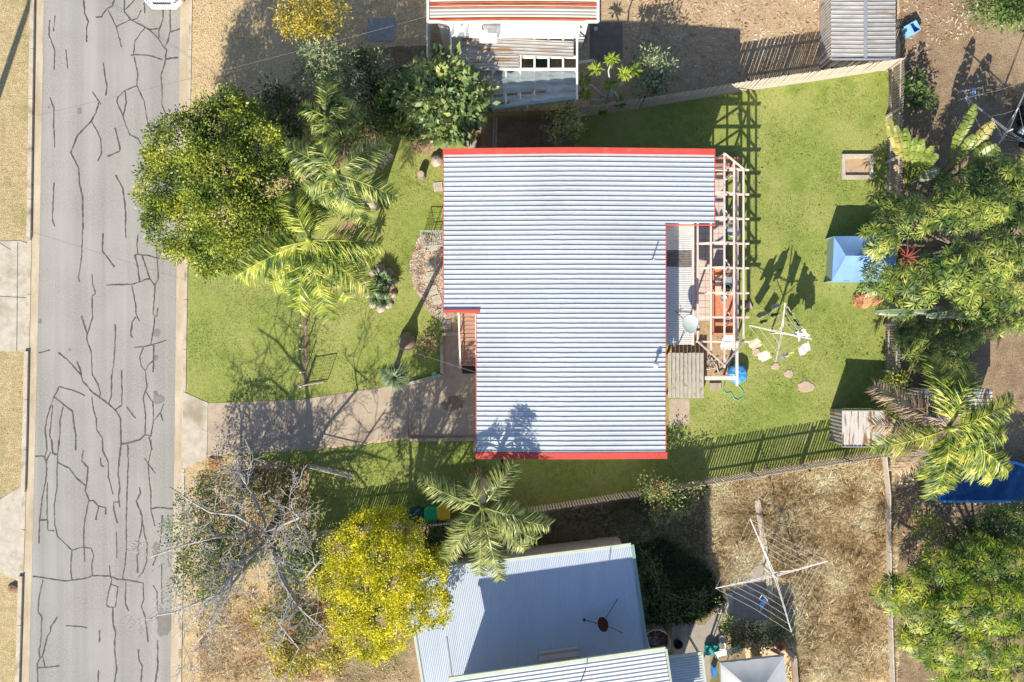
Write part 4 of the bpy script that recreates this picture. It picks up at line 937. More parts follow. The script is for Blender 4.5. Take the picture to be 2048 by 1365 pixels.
# things under the open bays
q = P(1083, 125, 0); tag(MB().box((q.x, q.y, .38), (.75, .5, .06)).box((q.x - .3, q.y, .18), (.06, .4, .36)).box((q.x + .3, q.y, .18), (.06, .4, .36)).build('table', dgreen_bin), 'dark green table seen through the open patio roof bays', 'table')
sf = thing('shade_frame', 'pale blue green shade cloth stretched over a white frame behind the mossy fence', 'shade frame', P(1050, 180, 0)); ZS = 2.45
g = MB(); nxs, nys = 36, 14; vs = []
ytop_ = lambda t: 139; ybot_ = lambda t: 222 - 26 * t
for j in range(nys + 1):
    for i in range(nxs + 1):
        t = i / nxs; s = j / nys; x = 950 + (1154 - 950) * t; y = 140 + (ybot_(t) - 140) * s
        z = ZS - .05 * math.sin(math.pi * ((t * 7) % 1)) - .03 * math.sin(9 * s + 3 * t) - .012 * random.random()
        vs.append(P(x, y, z))
nn = nxs + 1
fs = [(j * nn + i, j * nn + i + 1, (j + 1) * nn + i + 1, (j + 1) * nn + i) for j in range(nys) for i in range(nxs) if not (j in (9,) and 4 < i < 26 and (i % 5)) and not (j == 12 and 3 < i < 12)]
g.add(vs, fs).build('cloth', shade_cloth, sf)
for x in (958, 985, 1012, 1041, 1069, 1097, 1126, 1153):
    t = (x - 950) / 204; m2 = MB(); m2.bar(P(x, 138, ZS - .08), P(x, ybot_(t), ZS - .08), .05, .07); m2.build('rafter', white_m, sf)
m2 = MB(); m2.bar(P(950, 222, ZS - .04), P(1155, 197, ZS - .04), .06, .10); m2.build('beam', noise_mat('blue_trim', [(.16, .32, .38), (.22, .40, .46)], 3, .6), sf)
for x, y in ((958, 220), (1055, 208), (1153, 196)): q = P(x, y, ZS); MB().box((q.x, q.y, (ZS - .1) / 2), (.07, .07, ZS - .1)).build('post', white_m, sf)
# fence line left of it, tub and pipes right of it
m2 = MB(); m2.bar(P(857, 44, .9), P(858, 130, .9), .07, 1.7); tag(m2.build('side_fence', white_m), 'thin white side fence left of the white flat roof', 'fence')
MBq = lathe_thing('washing_tub', 'small grey tub on the dark slab right of the patio roof', 'tub', 1163, 78, 0, [(.2, 0), (.24, .35), (.26, .36), (.22, .34), (.18, .05), (0, .05)], metal_grey)
q = P(1170, 122, 0); tag(MB().tube([P(1154, 124, .4), P(1188, 120, .4)], .035, 6).tube([P(1154, 127, .4), P(1188, 123, .4)], .03, 6).tube([P(1156, 125, .4), P(1156, 125, 0)], .03, 6).tube([P(1186, 121, .4), P(1186, 121, 0)], .03, 6).build('rail', metal_white), 'pair of short pale rails right of the patio roof', 'rail')
lathe_thing('white_pot', 'tiny white pot on the yard right of the rusty roofed house', 'pot', 1191, 60, 0, [(.06, 0), (.09, .14), (.07, .14), (.05, .03), (0, .03)], white_m)

# --- shed at top right
sd = thing('garden_shed', 'silver corrugated garden shed in the upper right corner of the yard', 'shed', P(1700, 50, 0)); ZS1 = 1.62
def SP(x, y, z): return P(x, y, z)
corrugated(SP(1662, -70, ZS1), SP(1731, -70, ZS1 + .20), SP(1662, 118, ZS1), .19, .03, None, True, 1).build('roof_sheet', galv_old, sd)
corrugated(SP(1731, -70, ZS1 + .20), SP(1791, -70, ZS1), SP(1731, 118, ZS1 + .20), .19, .03, None, True, 1).build('roof_sheet', galv_old, sd)
m2 = MB(); m2.bar(SP(1731, -72, ZS1 + .235), SP(1731, 118, ZS1 + .235), .15, .03); m2.build('ridge_cap', metal_grey, sd)
def vwall(A, B, h, pitch, mat, parent, name='wall', amp=.02):
    A = Vector(A); B = Vector(B); d = B - A; L = d.length; k = max(2, round(L / pitch)); u = d / L; nrm = Vector((u.y, -u.x, 0)); vs = []
    pat = [(0, 0), (.45, 0), (.55, 1), (.9, 1)]
    for i in range(k):
        for f, hh in pat:
            p = A + d * ((i + f) / k) + nrm * hh * amp; vs += [(p.x, p.y, .02), (p.x, p.y, h)]
    vs += [(B.x, B.y, .02), (B.x, B.y, h)]
    n = len(vs) // 2
    return MB().add(vs, [(2 * i, 2 * i + 2, 2 * i + 3, 2 * i + 1) for i in range(n - 1)]).build(name, mat, parent)
wA = SP(1664, 116, ZS1); wB = SP(1664, -68, ZS1); wC = SP(1789, 116, ZS1); wD = SP(1789, -68, ZS1)
vwall((wB.x, wB.y, 0), (wA.x, wA.y, 0), ZS1 - .01, .14, galv_old, sd); vwall((wA.x, wA.y, 0), (wC.x, wC.y, 0), ZS1 + .02, .14, galv_old, sd)
vwall((wC.x, wC.y, 0), (wD.x, wD.y, 0), ZS1 - .01, .14, galv_old, sd)
m2 = MB(); m2.bar(SP(1663, 119, ZS1 + .0), SP(1731, 119, ZS1 + .22), .05, .12); m2.bar(SP(1731, 119, ZS1 + .22), SP(1790, 119, ZS1), .05, .12); m2.build('gable_trim', metal_grey, sd)
# blue tub behind shed
tb = thing('storage_tub', 'pale blue plastic tub with darker open inside near the silver shed', 'tub', P(1817, 63, 0)); q = P(1817, 63, 0); R_ = math.radians(28)
def tub(mb, q, w, d, h, rz_, th=.03):
    M3 = Matrix.Rotation(rz_, 3, 'Z')
    for (cx, cy, sx, sy) in ((0, d / 2, w, th), (0, -d / 2, w, th), (w / 2, 0, th, d - th), (-w / 2, 0, th, d - th)):
        c = Vector((q.x, q.y, 0)) + M3 @ Vector((cx, cy, 0)); mb.box((c.x, c.y, h / 2), (sx, sy, h), rz_)
tub_m = MB(); tub(tub_m, q, .62, .46, .42, R_); tub_m.build('wall', pale_blue, tb); MB().box((q.x, q.y, .03), (.58, .42, .05), R_).build('base', blue_plastic, tb)
M3 = Matrix.Rotation(R_, 3, 'Z'); c = q + M3 @ Vector((-.17, 0, 0)); MB().box((c.x, c.y, .43), (.30, .47, .025), R_).build('lid', pale_blue, tb)

# --- lean-to shed at right of lawn
ls = thing('lean_to_shed', 'small open lean-to with weathered pale striped roof at the right end of the lawn', 'shed', P(1715, 858, 0)); ZL = 1.62
A = P(1684, 823, ZL); Bq = P(1774, 823, ZL - .08); D = P(1684, 893, ZL)
# ribs run up-down in the photo
corrugated(P(1684, 823, ZL), P(1684, 893, ZL), P(1774, 823, ZL - .08), .19, .028, None, True, 1).build('roof_sheet', galv_rust, ls)
m2 = MB(); m2.bar(P(1684, 822, ZL), P(1774, 822, ZL - .08), .05, .09); m2.build('fascia', metal_grey, ls); m2 = MB(); m2.bar(P(1684, 894, ZL), P(1774, 894, ZL - .08), .05, .09); m2.build('fascia', metal_grey, ls)
wA = P(1686, 824, ZL); wB = P(1686, 892, ZL); vwall((wA.x, wA.y, 0), (wB.x, wB.y, 0), ZL - .02, .16, galv_old, ls, amp=.03)
wC = P(1773, 824, ZL); wD = P(1773, 892, ZL); vwall((wC.x, wC.y, 0), (wA.x, wA.y, 0), ZL - .07, .16, galv_old, ls, amp=.02); vwall((wD.x, wD.y, 0), (wC.x, wC.y, 0), ZL - .1, .16, galv_old, ls, amp=.02)
ls2 = thing('lean_to_shed', 'rust flecked silver shed roof under the big palm at right', 'shed', P(1910, 810, 0)); ZQ = 1.7
corrugated(P(1843, 778, ZQ), P(1985, 778, ZQ - .05), P(1843, 838, ZQ), .17, .028, None, True, 1).build('roof_sheet', galv_rust, ls2)
wA = P(1845, 779, ZQ); wB = P(1845, 837, ZQ); wC = P(1983, 779, ZQ); wD = P(1983, 837, ZQ)
vwall((wA.x, wA.y, 0), (wB.x, wB.y, 0), ZQ - .02, .14, galv_old, ls2); vwall((wB.x, wB.y, 0), (wD.x, wD.y, 0), ZQ - .04, .14, galv_old, ls2); vwall((wC.x, wC.y, 0), (wA.x, wA.y, 0), ZQ - .04, .14, galv_old, ls2); vwall((wD.x, wD.y, 0), (wC.x, wC.y, 0), ZQ - .06, .14, galv_old, ls2)
# --- covered pool
cp = thing('covered_pool', 'long deep blue tarpaulin covered pool under the palm at the right edge', 'pool', P(1960, 965, 0)); hz = .75
pts = [(1872, 930), (2030, 925), (2075, 940), (2090, 975), (2050, 1003), (1878, 1003)]
MB().prism([tuple(P(x, y, hz))[:2] for x, y in pts], 0, hz - .06).build('wall', blue_plastic, cp)
g = MB(); vs = []; n1 = 30; n2 = 10
for j in range(n2 + 1):
    for i in range(n1 + 1):
        x = 1896 + (2078 - 1896) * i / n1; y = 931 + (1001 - 931) * j / n2 + 0
        vs.append(P(x, y, hz + .05 + .05 * math.sin(i * .9 + j * .5) * math.sin(math.pi * j / n2) + .02 * random.random()))
g.add(vs, [(j * (n1 + 1) + i, (j + 1) * (n1 + 1) + i, (j + 1) * (n1 + 1) + i + 1, j * (n1 + 1) + i + 1) for j in range(n2) for i in range(n1)]).build('cover', deep_blue, cp, True)
m2 = MB(); pr_ = [P(x, y, hz + .02) for x, y in [(1874, 931), (2030, 926), (2075, 941), (2090, 975), (2050, 1003), (1880, 1003), (1874, 931)]]; m2.tube(pr_, .07, 8); m2.build('rim', noise_mat('rim_blue', [(.05, .28, .66), (.08, .34, .74)], 3, .4), cp)
q = P(1835, 915, 0); tag(MB().lathe((q.x, q.y, 0), [(.33, 0), (.36, .5), (.38, .52), (.33, .5), (.3, .1), (0, .1)], 18).build('tub', blue_plastic), 'round blue tub half hidden by the brown dry frond', 'tub')
q = P(1843, 968, 0); sc = thing('trestle', 'narrow grey trestle table left of the covered pool', 'table', q)
MB().box((q.x, q.y, .72), (.28, 1.25, .04)).build('top', metal_grey, sc)
for s in (-.55, .55): MB().box((q.x, q.y + s, .35), (.24, .05, .70)).build('leg', rail_m, sc)
for dy in (-.3, .05, .35): q2 = (q.x, q.y + dy); tag(MB().lathe((q2[0], q2[1], .74), [(.05, 0), (.06, .1), (.03, .13), (0, .13)], 10).build('jar', white_m), {-.3: 'lowest of the three white jars on the narrow grey trestle', .05: 'middle one of the three white jars on the narrow grey trestle', .35: 'highest of the three white jars on the narrow grey trestle'}[dy], 'jar', 'jars on the trestle')

# --- tent
tn = thing('tarpaulin_tent', 'pale blue tarpaulin tent at the right edge of the back lawn', 'tent', P(1710, 520, 0))
zt = 1.55; ze = 1.15
E = {'tl': P(1668, 473, ze), 'tr': P(1790, 472, ze), 'bl': P(1664, 562, ze), 'br': P(1790, 562, ze), 'rl': P(1692, 512, zt), 'rr': P(1792, 512, zt)}
def patch(a, b, c, d, n, m, sag, name, mat):
    vs = []
    for j in range(m + 1):
        for i in range(n + 1):
            u = i / n; v = j / m; p = a.lerp(b, u).lerp(d.lerp(c, u), v); p.z -= sag * math.sin(math.pi * u) * math.sin(math.pi * v) + .012 * math.sin(u * 21 + v * 9); vs.append(p)
    return MB().add(vs, [(j * (n + 1) + i, j * (n + 1) + i + 1, (j + 1) * (n + 1) + i + 1, (j + 1) * (n + 1) + i) for j in range(m) for i in range(n)]).build(name, mat, tn, True)
patch(E['tl'], E['tr'], E['rr'], E['rl'], 12, 6, .05, 'roof_panel', blue_tarp); patch(E['rl'], E['rr'], E['br'], E['bl'], 12, 6, .05, 'roof_panel', blue_tarp)
patch(E['tl'], E['rl'], E['rl'] + Vector((.01, 0, 0)), E['bl'], 6, 6, .03, 'end_panel', blue_tarp)
olive = noise_mat('olive_canvas', [(.24, .34, .32), (.28, .38, .36)], 3, .7)
def down(p, z=0.0, dx=0, dy=0): return Vector((p.x + dx, p.y + dy, z))
patch(E['tl'], E['bl'], down(E['bl'], 0, .10), down(E['tl'], 0, .10), 8, 4, .0, 'wall_panel', olive)
patch(E['tl'], E['tr'], down(E['tr']), down(E['tl']), 10, 3, 0, 'wall_panel', blue_tarp); patch(E['bl'], E['br'], down(E['br']), down(E['bl']), 10, 3, 0, 'wall_panel', blue_tarp)
for a in ('tl', 'bl', 'rl'): m2 = MB(); q = E[a]; m2.tube([(q.x + .05, q.y, 0), (q.x + .05, q.y, q.z - .02)], .02, 6); m2.build('pole', metal_grey, tn)
# sand pit box
sp = thing('sandpit', 'square concrete framed sandpit on the upper right of the back lawn', 'sandpit', P(1714, 334, 0))
for a, b in (((1683.5, 313), (1745, 313)), ((1683.5, 355), (1745, 355))): m2 = MB(); m2.bar(P(a[0], a[1], .07), P(b[0], b[1], .07), .17, .18); m2.build('edge', concrete, sp)
for x in (1686.5, 1742): m2 = MB(); m2.bar(P(x, 317, .07), P(x, 351, .07), .15, .18); m2.build('edge', concrete, sp)
a = P(1688, 316); b = P(1741, 352); MB().add([(a.x, a.y, .05), (b.x, a.y, .05), (b.x, b.y, .05), (a.x, b.y, .05)], [(3, 2, 1, 0)]).build('sand', noise_mat('sand', [(.36, .25, .15), (.48, .35, .22)], 5, .95, .03), sp)
# stepping stones on the back lawn and in the grass
def blob_stone(name, label, px, py, rx, ry, h, mat, cat='stone', group=None, n=14, parent=None):
    q = P(px, py, 0); rr = [random.uniform(.82, 1.12) for _ in range(n)]
    pts = [(q.x + rx * rr[i] * math.cos(2 * math.pi * i / n), q.y + ry * rr[i] * math.sin(2 * math.pi * i / n)) for i in range(n)]
    mid = [(q.x + (x - q.x) * .9, q.y + (y - q.y) * .9) for x, y in pts]
    vs = [(x, y, -.02) for x, y in pts] + [(x, y, h * .7) for x, y in pts] + [(x, y, h * random.uniform(.9, 1.05)) for x, y in mid]
    fs = [tuple(range(2 * n, 3 * n))] + [(k * n + i, k * n + (i + 1) % n, (k + 1) * n + (i + 1) % n, (k + 1) * n + i) for k in range(2) for i in range(n)]
    o = MB().add(vs, fs).build(name, mat, parent)
    return tag(o, label, cat, group) if parent is None else o
sandst = noise_mat('sandstone', [(.40, .30, .22), (.50, .39, .30)], 4, .95, .01)
for (x, y, rx, ry, l) in ((1512, 705, .2, .2, 'tan stepping stone beside the fallen cream cloth'), (1551, 733, .2, .17, 'tan stepping stone just below the clothesline arm'), (1577, 748, .2, .19, 'rounded tan stepping stone between its two neighbours on the lawn'), (1612, 774, .40, .26, 'largest tan stepping stone, furthest from the clothesline'), (1490, 612, .2, .14, 'small tan stone beside the pergola beam')):
    blob_stone('stepping_stone', l, x, y, rx, ry, .035, sandst, 'stepping stone', 'stepping stones on the back lawn')
q = P(1496, 612, 0); tag(MB().prism([(q.x - .25, q.y - .1), (q.x + .2, q.y - .12), (q.x + .05, q.y + .22)], -.01, .12).build('rock', rock_m), 'small pale wedge shaped rock at the edge of the pergola', 'rock')

# --- rotary clotheslines
def hoist(name, label, base, hub, tips, zt_, mat, nl=5, mast_r=.035, line_m=None, dip=.25):
    t = thing(name, label, 'clothesline', base)
    MB().tube([(base.x, base.y, -.02), (base.x, base.y, 1.0), hub + Vector((0, 0, .15))], [mast_r * 1.2, mast_r * 1.1, mast_r], 10).build('mast', mat, t, True)
    for T in tips:
        for o_ in (-.035, .035):
            d = (T - hub).normalized(); s = Vector((-d.y, d.x, 0)) * o_
            MB().bar(hub - Vector((0, 0, dip)) + s, T + s * .2, .02, .02).build('arm', mat, t)
        MB().bar(hub - Vector((0, 0, .75)), hub.lerp(T, .45) - Vector((0, 0, dip * .4)), .022, .022).build('strut', mat, t)
    k = len(tips)
    for r in np.linspace(1, .42, nl):
        for i in range(k):
            a = hub.lerp(tips[i], r); b = hub.lerp(tips[(i + 1) % k], r); m_ = (a + b) / 2 - Vector((0, 0, .07)) + (hub - (a + b) / 2) * .04
            MB().tube([a, a.lerp(m_, .6), m_, b.lerp(m_, .6), b], .0045, 4, False).build('line', line_m or mat, t)
    return t
zh = 2.0; hub = P(1567, 666, zh); hb = Vector((hub.x, hub.y, 0))
tips = [P(1497, 651, zh), P(1570, 606, zh), P(1624, 679, zh), P(1551, 725, zh)]
hoist('rotary_clothesline', 'rotary clothesline with laundry on the back lawn', hb, hub, tips, zh, metal_white, 3)
def hang(label, a, b, drop, mat, off=.0, ragged=.1, skew=0.0):
    a = Vector(a); b = Vector(b); a, b = a.lerp(b, .12), a.lerp(b, .88); drop *= .85; n = 10; m = 6; vs = []; d = (b - a).normalized(); nr = Vector((-d.y, d.x, 0))
    for j in range(m + 1):
        for i in range(n + 1):
            u = i / n; v = j / m; p = a.lerp(b, u) + nr * (off * v + .03 * math.sin(u * 9 + v * 3)); p.z -= drop * v * (1 - ragged * random.random() * (j == m)) + .02; p += d * skew * v; vs.append(p)
    return tag(MB().add(vs, [(j * (n + 1) + i, j * (n + 1) + i + 1, (j + 1) * (n + 1) + i + 1, (j + 1) * (n + 1) + i) for j in range(m) for i in range(n)]).build('laundry', mat, None, True), label, 'laundry', 'laundry on the clothesline')
def on_line(i, u0, u1, r=1.0):
    a = hub.lerp(tips[i], r); b = hub.lerp(tips[(i + 1) % 4], r); return a.lerp(b, u0), a.lerp(b, u1)
green_c = cloth('sage_cloth', (.30, .42, .30)); hang('sage green towel on the upper left side of the clothesline', *on_line(0, .28, .62), .95, green_c, .12)
hang('pale green sheet near the upper arm of the clothesline', *on_line(0, .66, .98), .9, cloth('pale_green_cloth', (.45, .55, .45)), .1)
hang('dark olive garment on the inner upper left line', *on_line(0, .15, .5, .75), .9, cloth('olive_cloth', (.14, .16, .08)), .05)
hang('dark garment on the inner upper left line nearer the top arm', *on_line(0, .55, .9, .75), .95, cloth('charcoal_cloth', (.08, .09, .09)), .05)
hang('tan garment on the upper right side of the clothesline', *on_line(1, .08, .40), 1.0, cloth('tan_cloth', (.40, .36, .24)), .08)
hang('dark green cloth in the middle of the upper right line', *on_line(1, .44, .66), 1.0, cloth('bottle_green_cloth', (.05, .16, .10)), .08)
hang('bright white garment with dangling strips on the right side of the clothesline', *on_line(1, .68, .96), .9, cloth('white_cloth', (.78, .78, .78)), -.35, .55)
hang('olive shirt on the inner upper right line', *on_line(1, .1, .45, .75), 1.0, cloth('moss_cloth', (.16, .18, .09)), .06)
hang('grey shirt on the inner upper right line', *on_line(1, .5, .9, .75), .95, cloth('grey_cloth', (.25, .26, .26)), .06)
hang('pale pink cloth at the lower right corner of the clothesline', *on_line(2, .05, .42), .55, cloth('pink_cloth', (.66, .50, .52)), .45)
hang('yellow green strip of cloth next to the pale pink cloth', *on_line(2, .45, .75), .4, cloth('yellowgreen_cloth', (.42, .42, .14)), .15)
hang('dark slate cloth near the lowest arm of the clothesline', *on_line(2, .62, .9, .85), .5, cloth('slate_cloth', (.16, .18, .22)), .30)
hang('cream sheet on the lower left side of the clothesline', *on_line(3, .10, .36), .55, cloth('cream_cloth', (.66, .62, .46)), .38)
hang('beige sheet on the lower left side near the pergola', *on_line(3, .44, .70), .6, cloth('beige_cloth', (.50, .42, .33)), .40)

# --- lower neighbour: garage-like blue grey roof, higher house roof, small roof, gazebo
lh = thing('house', 'lower neighbouring house with a wide finely corrugated grey roof', 'house', P(1060, 1230, 0)); ZB = 3.0
TL, TR, BR, BL = P(812, 1148, ZB), P(1262, 1092, ZB), P(1296, 1330, ZB + .25), P(852, 1388, ZB + .25)
corrugated(TL, BL, TL + (TR - TL), .076, .017, None, False, 2).build('roof', noise_mat('grey_corrugated', [(.42, .49, .59), (.46, .525, .62), (.50, .56, .645)], .8, .42, 0, .15, stretch=(3, .4, 1)), lh, True)
m2 = MB(); m2.bar(TL + Vector((-.05, .04, -.03)), TR + Vector((0, .05, -.03)), .13, .12); m2.build('gutter', green_paint, lh)
m2 = MB(); m2.bar(TR + Vector((.05, .05, .0)), BR + Vector((.05, 0, .0)), .14, .10); m2.build('barge', teal_gutter, lh)
m2 = MB(); m2.bar(TL + Vector((-.06, 0, 0)), BL + Vector((-.06, 0, 0)), .12, .10); m2.build('barge', green_paint, lh)
c_ = (TL + TR + BR + BL) / 4
MB().prism([(c_.x + (p.x - c_.x) * .95, c_.y + (p.y - c_.y) * .93) for p in (TL, TR, BR, BL)], 0, ZB - .04).build('wall', concrete, lh)
def onroof(x, y): return P(x, y, ZB + .25 * (y - 1120 + (x - 1030) * .125) / 240)
# seam
m2 = MB(); m2.bar(onroof(893, 1275) + Vector((0, 0, .03)), onroof(906, 1378) + Vector((0, 0, .03)), .05, .02); m2.build('seam', metal_grey, lh)
# striped sheet lying on roof
m2 = thing('roof_hatch', 'pale flat sheet with two orange stripes lying on the lower grey roof', 'roof sheet', onroof(1118, 1312))
a, b, c, d = [onroof(x, y) + Vector((0, 0, .06)) for x, y in ((1077, 1303), (1156, 1293), (1161, 1319), (1079, 1331))]
MB().prism([(p.x, p.y) for p in (a, b, c, d)], a.z - .02, a.z + .03).build('sheet', noise_mat('pale_sheet', [(.55, .53, .52), (.62, .60, .59)], 3, .7), m2)
for t in (.2, .75): MB().bar(a.lerp(d, t) + Vector((0, 0, .045)), b.lerp(c, t) + Vector((0, 0, .045)), .07, .012).build('stripe', noise_mat('orange_stripe', [(.52, .30, .17), (.60, .38, .24)], 3, .8), m2)
# rusty dish
rd = thing('satellite_dish', 'rusty oval satellite dish with three stays on the lower grey roof', 'satellite dish', onroof(1203, 1240)); q = onroof(1203, 1240)
tt = MB().lathe((0, 0, 0), [(0, 0), (.15, .015), (.26, .05), (.30, .08), (.28, .06), (.15, -.01), (0, -.03)], 22, .78, 1.12); nrm = Vector((-.3, -.3, .9)).normalized(); ax = nrm.orthogonal().normalized(); Rm = Matrix((ax, nrm.cross(ax), nrm)).transposed()
MB().add([q + Vector((0, 0, .55)) + Matrix.Rotation(.25, 3, 'Z') @ Vector(v) for v in tt.v], tt.f).build('dish', noise_mat('rusty_dish', [(.06, .015, .01), (.14, .035, .02)], 6, .8), rd, True)
MB().add([q + Vector((0, 0, .565)) + Matrix.Rotation(.25, 3, 'Z') @ Vector(v) for v in MB().lathe((0, 0, 0), [(.285, .065), (.31, .08), (.30, .095)], 22, .78, 1.12, False).v], MB().lathe((0, 0, 0), [(.285, .065), (.31, .08), (.30, .095)], 22, .78, 1.12, False).f).build('rim', metal_grey, rd)
MB().tube([q, q + Vector((0, 0, .52))], .03, 8).build('mast', metal_dark, rd)
for x, y in ((1236, 1197), (1246, 1267)): MB().tube([onroof(x, y), q + Vector((0, 0, .5))], .014, 6).build('stay', metal_dark, rd)
MB().tube([onroof(1167, 1235) + Vector((0, 0, .35)), q + Vector((-.2, 0, .55))], .018, 6).box(onroof(1167, 1235) + Vector((0, 0, .36)), (.10, .12, .1)).build('feed_arm', metal_dark, rd)
uh = thing('house', 'taller neighbouring house with white ribbed roof at the bottom edge', 'house', P(1120, 1370, 0)); ZU = 5.45
UA, UB = P(898, 1362, ZU), P(1329, 1301, ZU); dv = Vector((.13, -1, 0)).normalized() * 2.4; dv.z = .34
corrugated(UA, UB, UA + dv, .15, .03, None, True, 2).build('roof', noise_mat('white_ribbed', [(.66, .66, .65), (.72, .72, .71)], 1, .5), uh)
UM = UA.lerp(UB, .52) + dv; dv2 = dv.normalized() * 3.4; dv2.z = -.45
corrugated(UM, UB + dv, UM + dv2, .15, .03, None, True, 2).build('roof', bpy.data.materials['white_ribbed'], uh)
MB().prism([(p.x, p.y) for p in (UM + dv2 * .02, UB.lerp(UA, .02) + dv * 1.02, UB.lerp(UA, .02) + dv + dv2 * .97, UM + dv2 * .97)], 0, ZU - .2).build('wall', cream, uh)
m2 = MB(); m2.bar(UA + Vector((0, .06, -.04)), UB + Vector((.05, .06, -.04)), .15, .12); m2.build('gutter', green_paint, uh)
m2 = MB(); m2.bar(UB + Vector((.06, .06, -.02)), UB + dv + Vector((.06, 0, -.02)), .09, .12); m2.build('barge', green_paint, uh)
c_ = UA + (UB - UA) / 2 + dv / 2
w0 = dv * .42; w0.z = 0; MB().prism([(p.x, p.y) for p in (UA.lerp(UB, .02) + w0, UB.lerp(UA, .02) + w0, UB.lerp(UA, .02) + dv * .97, UA.lerp(UB, .02) + dv * .97)], 0, ZU + .05).build('wall', cream, uh)
MB().tube([P(1172, 1337, ZU + .1) , P(1161, 1365, ZU + .9)], .02, 6).build('pipe', metal_dark, uh)
sr = thing('awning', 'small blue grey corrugated side roof right of the white ribbed roof', 'awning', P(1375, 1345, 0)); ZW = 2.7
corrugated(P(1333, 1318, ZW), P(1403, 1308, ZW - .05), P(1346, 1430, ZW), .11, .025, None, True, 1).build('roof_sheet', noise_mat('blue_grey_sheet', [(.45, .50, .54), (.52, .57, .60)], 2, .5, 0, .2), sr)
m2 = MB(); m2.bar(P(1334, 1315, ZW), P(1404, 1306, ZW), .10, .10); m2.build('gutter', green_paint, sr); m2 = MB(); m2.bar(P(1404, 1306, ZW), P(1418, 1430, ZW), .08, .10); m2.build('barge', green_paint, sr)
for x, y in ((1401, 1312), (1412, 1420)): q = P(x, y, ZW); MB().box((q.x, q.y, ZW / 2 - .04), (.08, .08, ZW - .08)).build('post', green_paint, sr)
# gazebo
gz = thing('gazebo', 'pop-up gazebo with pale grey fabric canopy at the bottom edge', 'gazebo', P(1508, 1380, 0)); zg1, zg2 = 2.1, 2.75
cs = [P(1441, 1327, zg1), P(1568, 1313, zg1), P(1580, 1440, zg1), P(1446, 1446, zg1)]; ap = (cs[0] + cs[1] + cs[2] + cs[3]) / 4; ap.z = zg2
for i in range(4):
    a, b = cs[i], cs[(i + 1) % 4]; n = 10; vs = []
    for j in range(n + 1):
        for k in range(n + 1):
            u = k / n; v = j / n; p = a.lerp(b, u).lerp(ap, v); p.z -= .10 * math.sin(math.pi * v) * (1 - .4 * abs(2 * u - 1)) + .018 * math.sin(u * 26) * (1 - v); vs.append(p)
    MB().add(vs, [(j * (n + 1) + k, j * (n + 1) + k + 1, (j + 1) * (n + 1) + k + 1, (j + 1) * (n + 1) + k) for j in range(n) for k in range(n)]).build('canopy_panel', canopy_m, gz, True)
    m2 = MB(); m2.bar(a - Vector((0, 0, .12)), b - Vector((0, 0, .12)), .012, .24); m2.build('valance', canopy_m, gz)
    MB().tube([(a.x, a.y, 0), (a.x, a.y, a.z)], .025, 6).build('pole', metal_white, gz)
for a, b in (((1428, 1304), (1441, 1327)), ((1550, 1291), (1568, 1313))): tag(MB().tube([P(*a, .05), P(*b, 2.05)], .012, 5).build('guy_rope', metal_white), 'white guy rope at the %s corner of the gazebo' % ('left' if a[0] < 1500 else 'right'), 'rope')
# water tank
tk = thing('water_tank', 'old rust stained round tank beside the lower grey roof', 'tank', P(1312, 1285, 0)); q = P(1313, 1287, 1.0)
MB().lathe((q.x, q.y, 0), [(.62, 0), (.62, 1.05), (.64, 1.07), (.59, 1.05), (.58, .55), (0, .55)], 30).build('shell', galv_rust, tk, True)
MB().lathe((q.x, q.y, .56), [(.575, 0), (.3, .02), (0, .03)], 30).build('rusty_bottom', noise_mat('rust_dark', [(.08, .02, .015), (.17, .05, .03), (.24, .10, .06)], 5, .9), tk)
m2 = MB()
for k in range(16): a = random.uniform(0, 6.28); b = a + random.uniform(1, 3); m2.tube([(q.x + .5 * math.cos(a), q.y + .5 * math.sin(a), .62), (q.x + random.uniform(-.2, .2), q.y + random.uniform(-.2, .2), .70), (q.x + .5 * math.cos(b), q.y + .5 * math.sin(b), .62)], .009, 4)
m2.build('wire_scrap', metal_grey, tk)
# odds and ends around the gazebo
lathe_thing('bucket', 'white bucket with pale contents, upper one of two by the teal sheet', 'bucket', 1443, 1275, 0, [(.14, 0), (.17, .34), (.19, .36), (.15, .33), (.13, .2), (0, .2)], white_m)
lathe_thing('bucket', 'white bucket, lower one of two by the teal sheet', 'bucket', 1441, 1288, 0, [(.14, 0), (.17, .30), (.19, .32), (.15, .29), (.12, .05), (0, .05)], white_m)
lathe_thing('pot', 'dark round pot beside the rust stained tank', 'pot', 1354, 1285, 0, [(.15, 0), (.2, .3), (.22, .32), (.17, .28), (.13, .05), (0, .05)], black_m)
lathe_thing('pot', 'terracotta rimmed pot at the right end of the dark shrubs', 'pot', 1557, 1289, 0, [(.14, 0), (.2, .3), (.22, .32), (.17, .28), (.13, .1), (0, .1)], terracotta)
q = P(1422, 1297, 0); m2 = MB(); vs = [(q.x + .62 * (i / 8 - .5), q.y + .42 * (j / 5 - .5), .30 + .06 * math.sin(i * 1.3 + j)) for j in range(6) for i in range(9)]
vs2 = vs + [(v[0], v[1], .02) for v in vs]; fs = [(j * 9 + i, j * 9 + i + 1, (j + 1) * 9 + i + 1, (j + 1) * 9 + i) for j in range(5) for i in range(8)]
rim = [i for i in range(9)] + [9 * j + 8 for j in range(1, 6)] + [45 + i for i in range(7, -1, -1)] + [9 * j for j in range(4, 0, -1)]
fs += [(rim[k], rim[(k + 1) % len(rim)], rim[(k + 1) % len(rim)] + 54, rim[k] + 54) for k in range(len(rim))]
tag(MB().add(vs2, fs).build('covered_heap', teal_m), 'teal plastic sheet over a low heap left of the gazebo', 'cover')
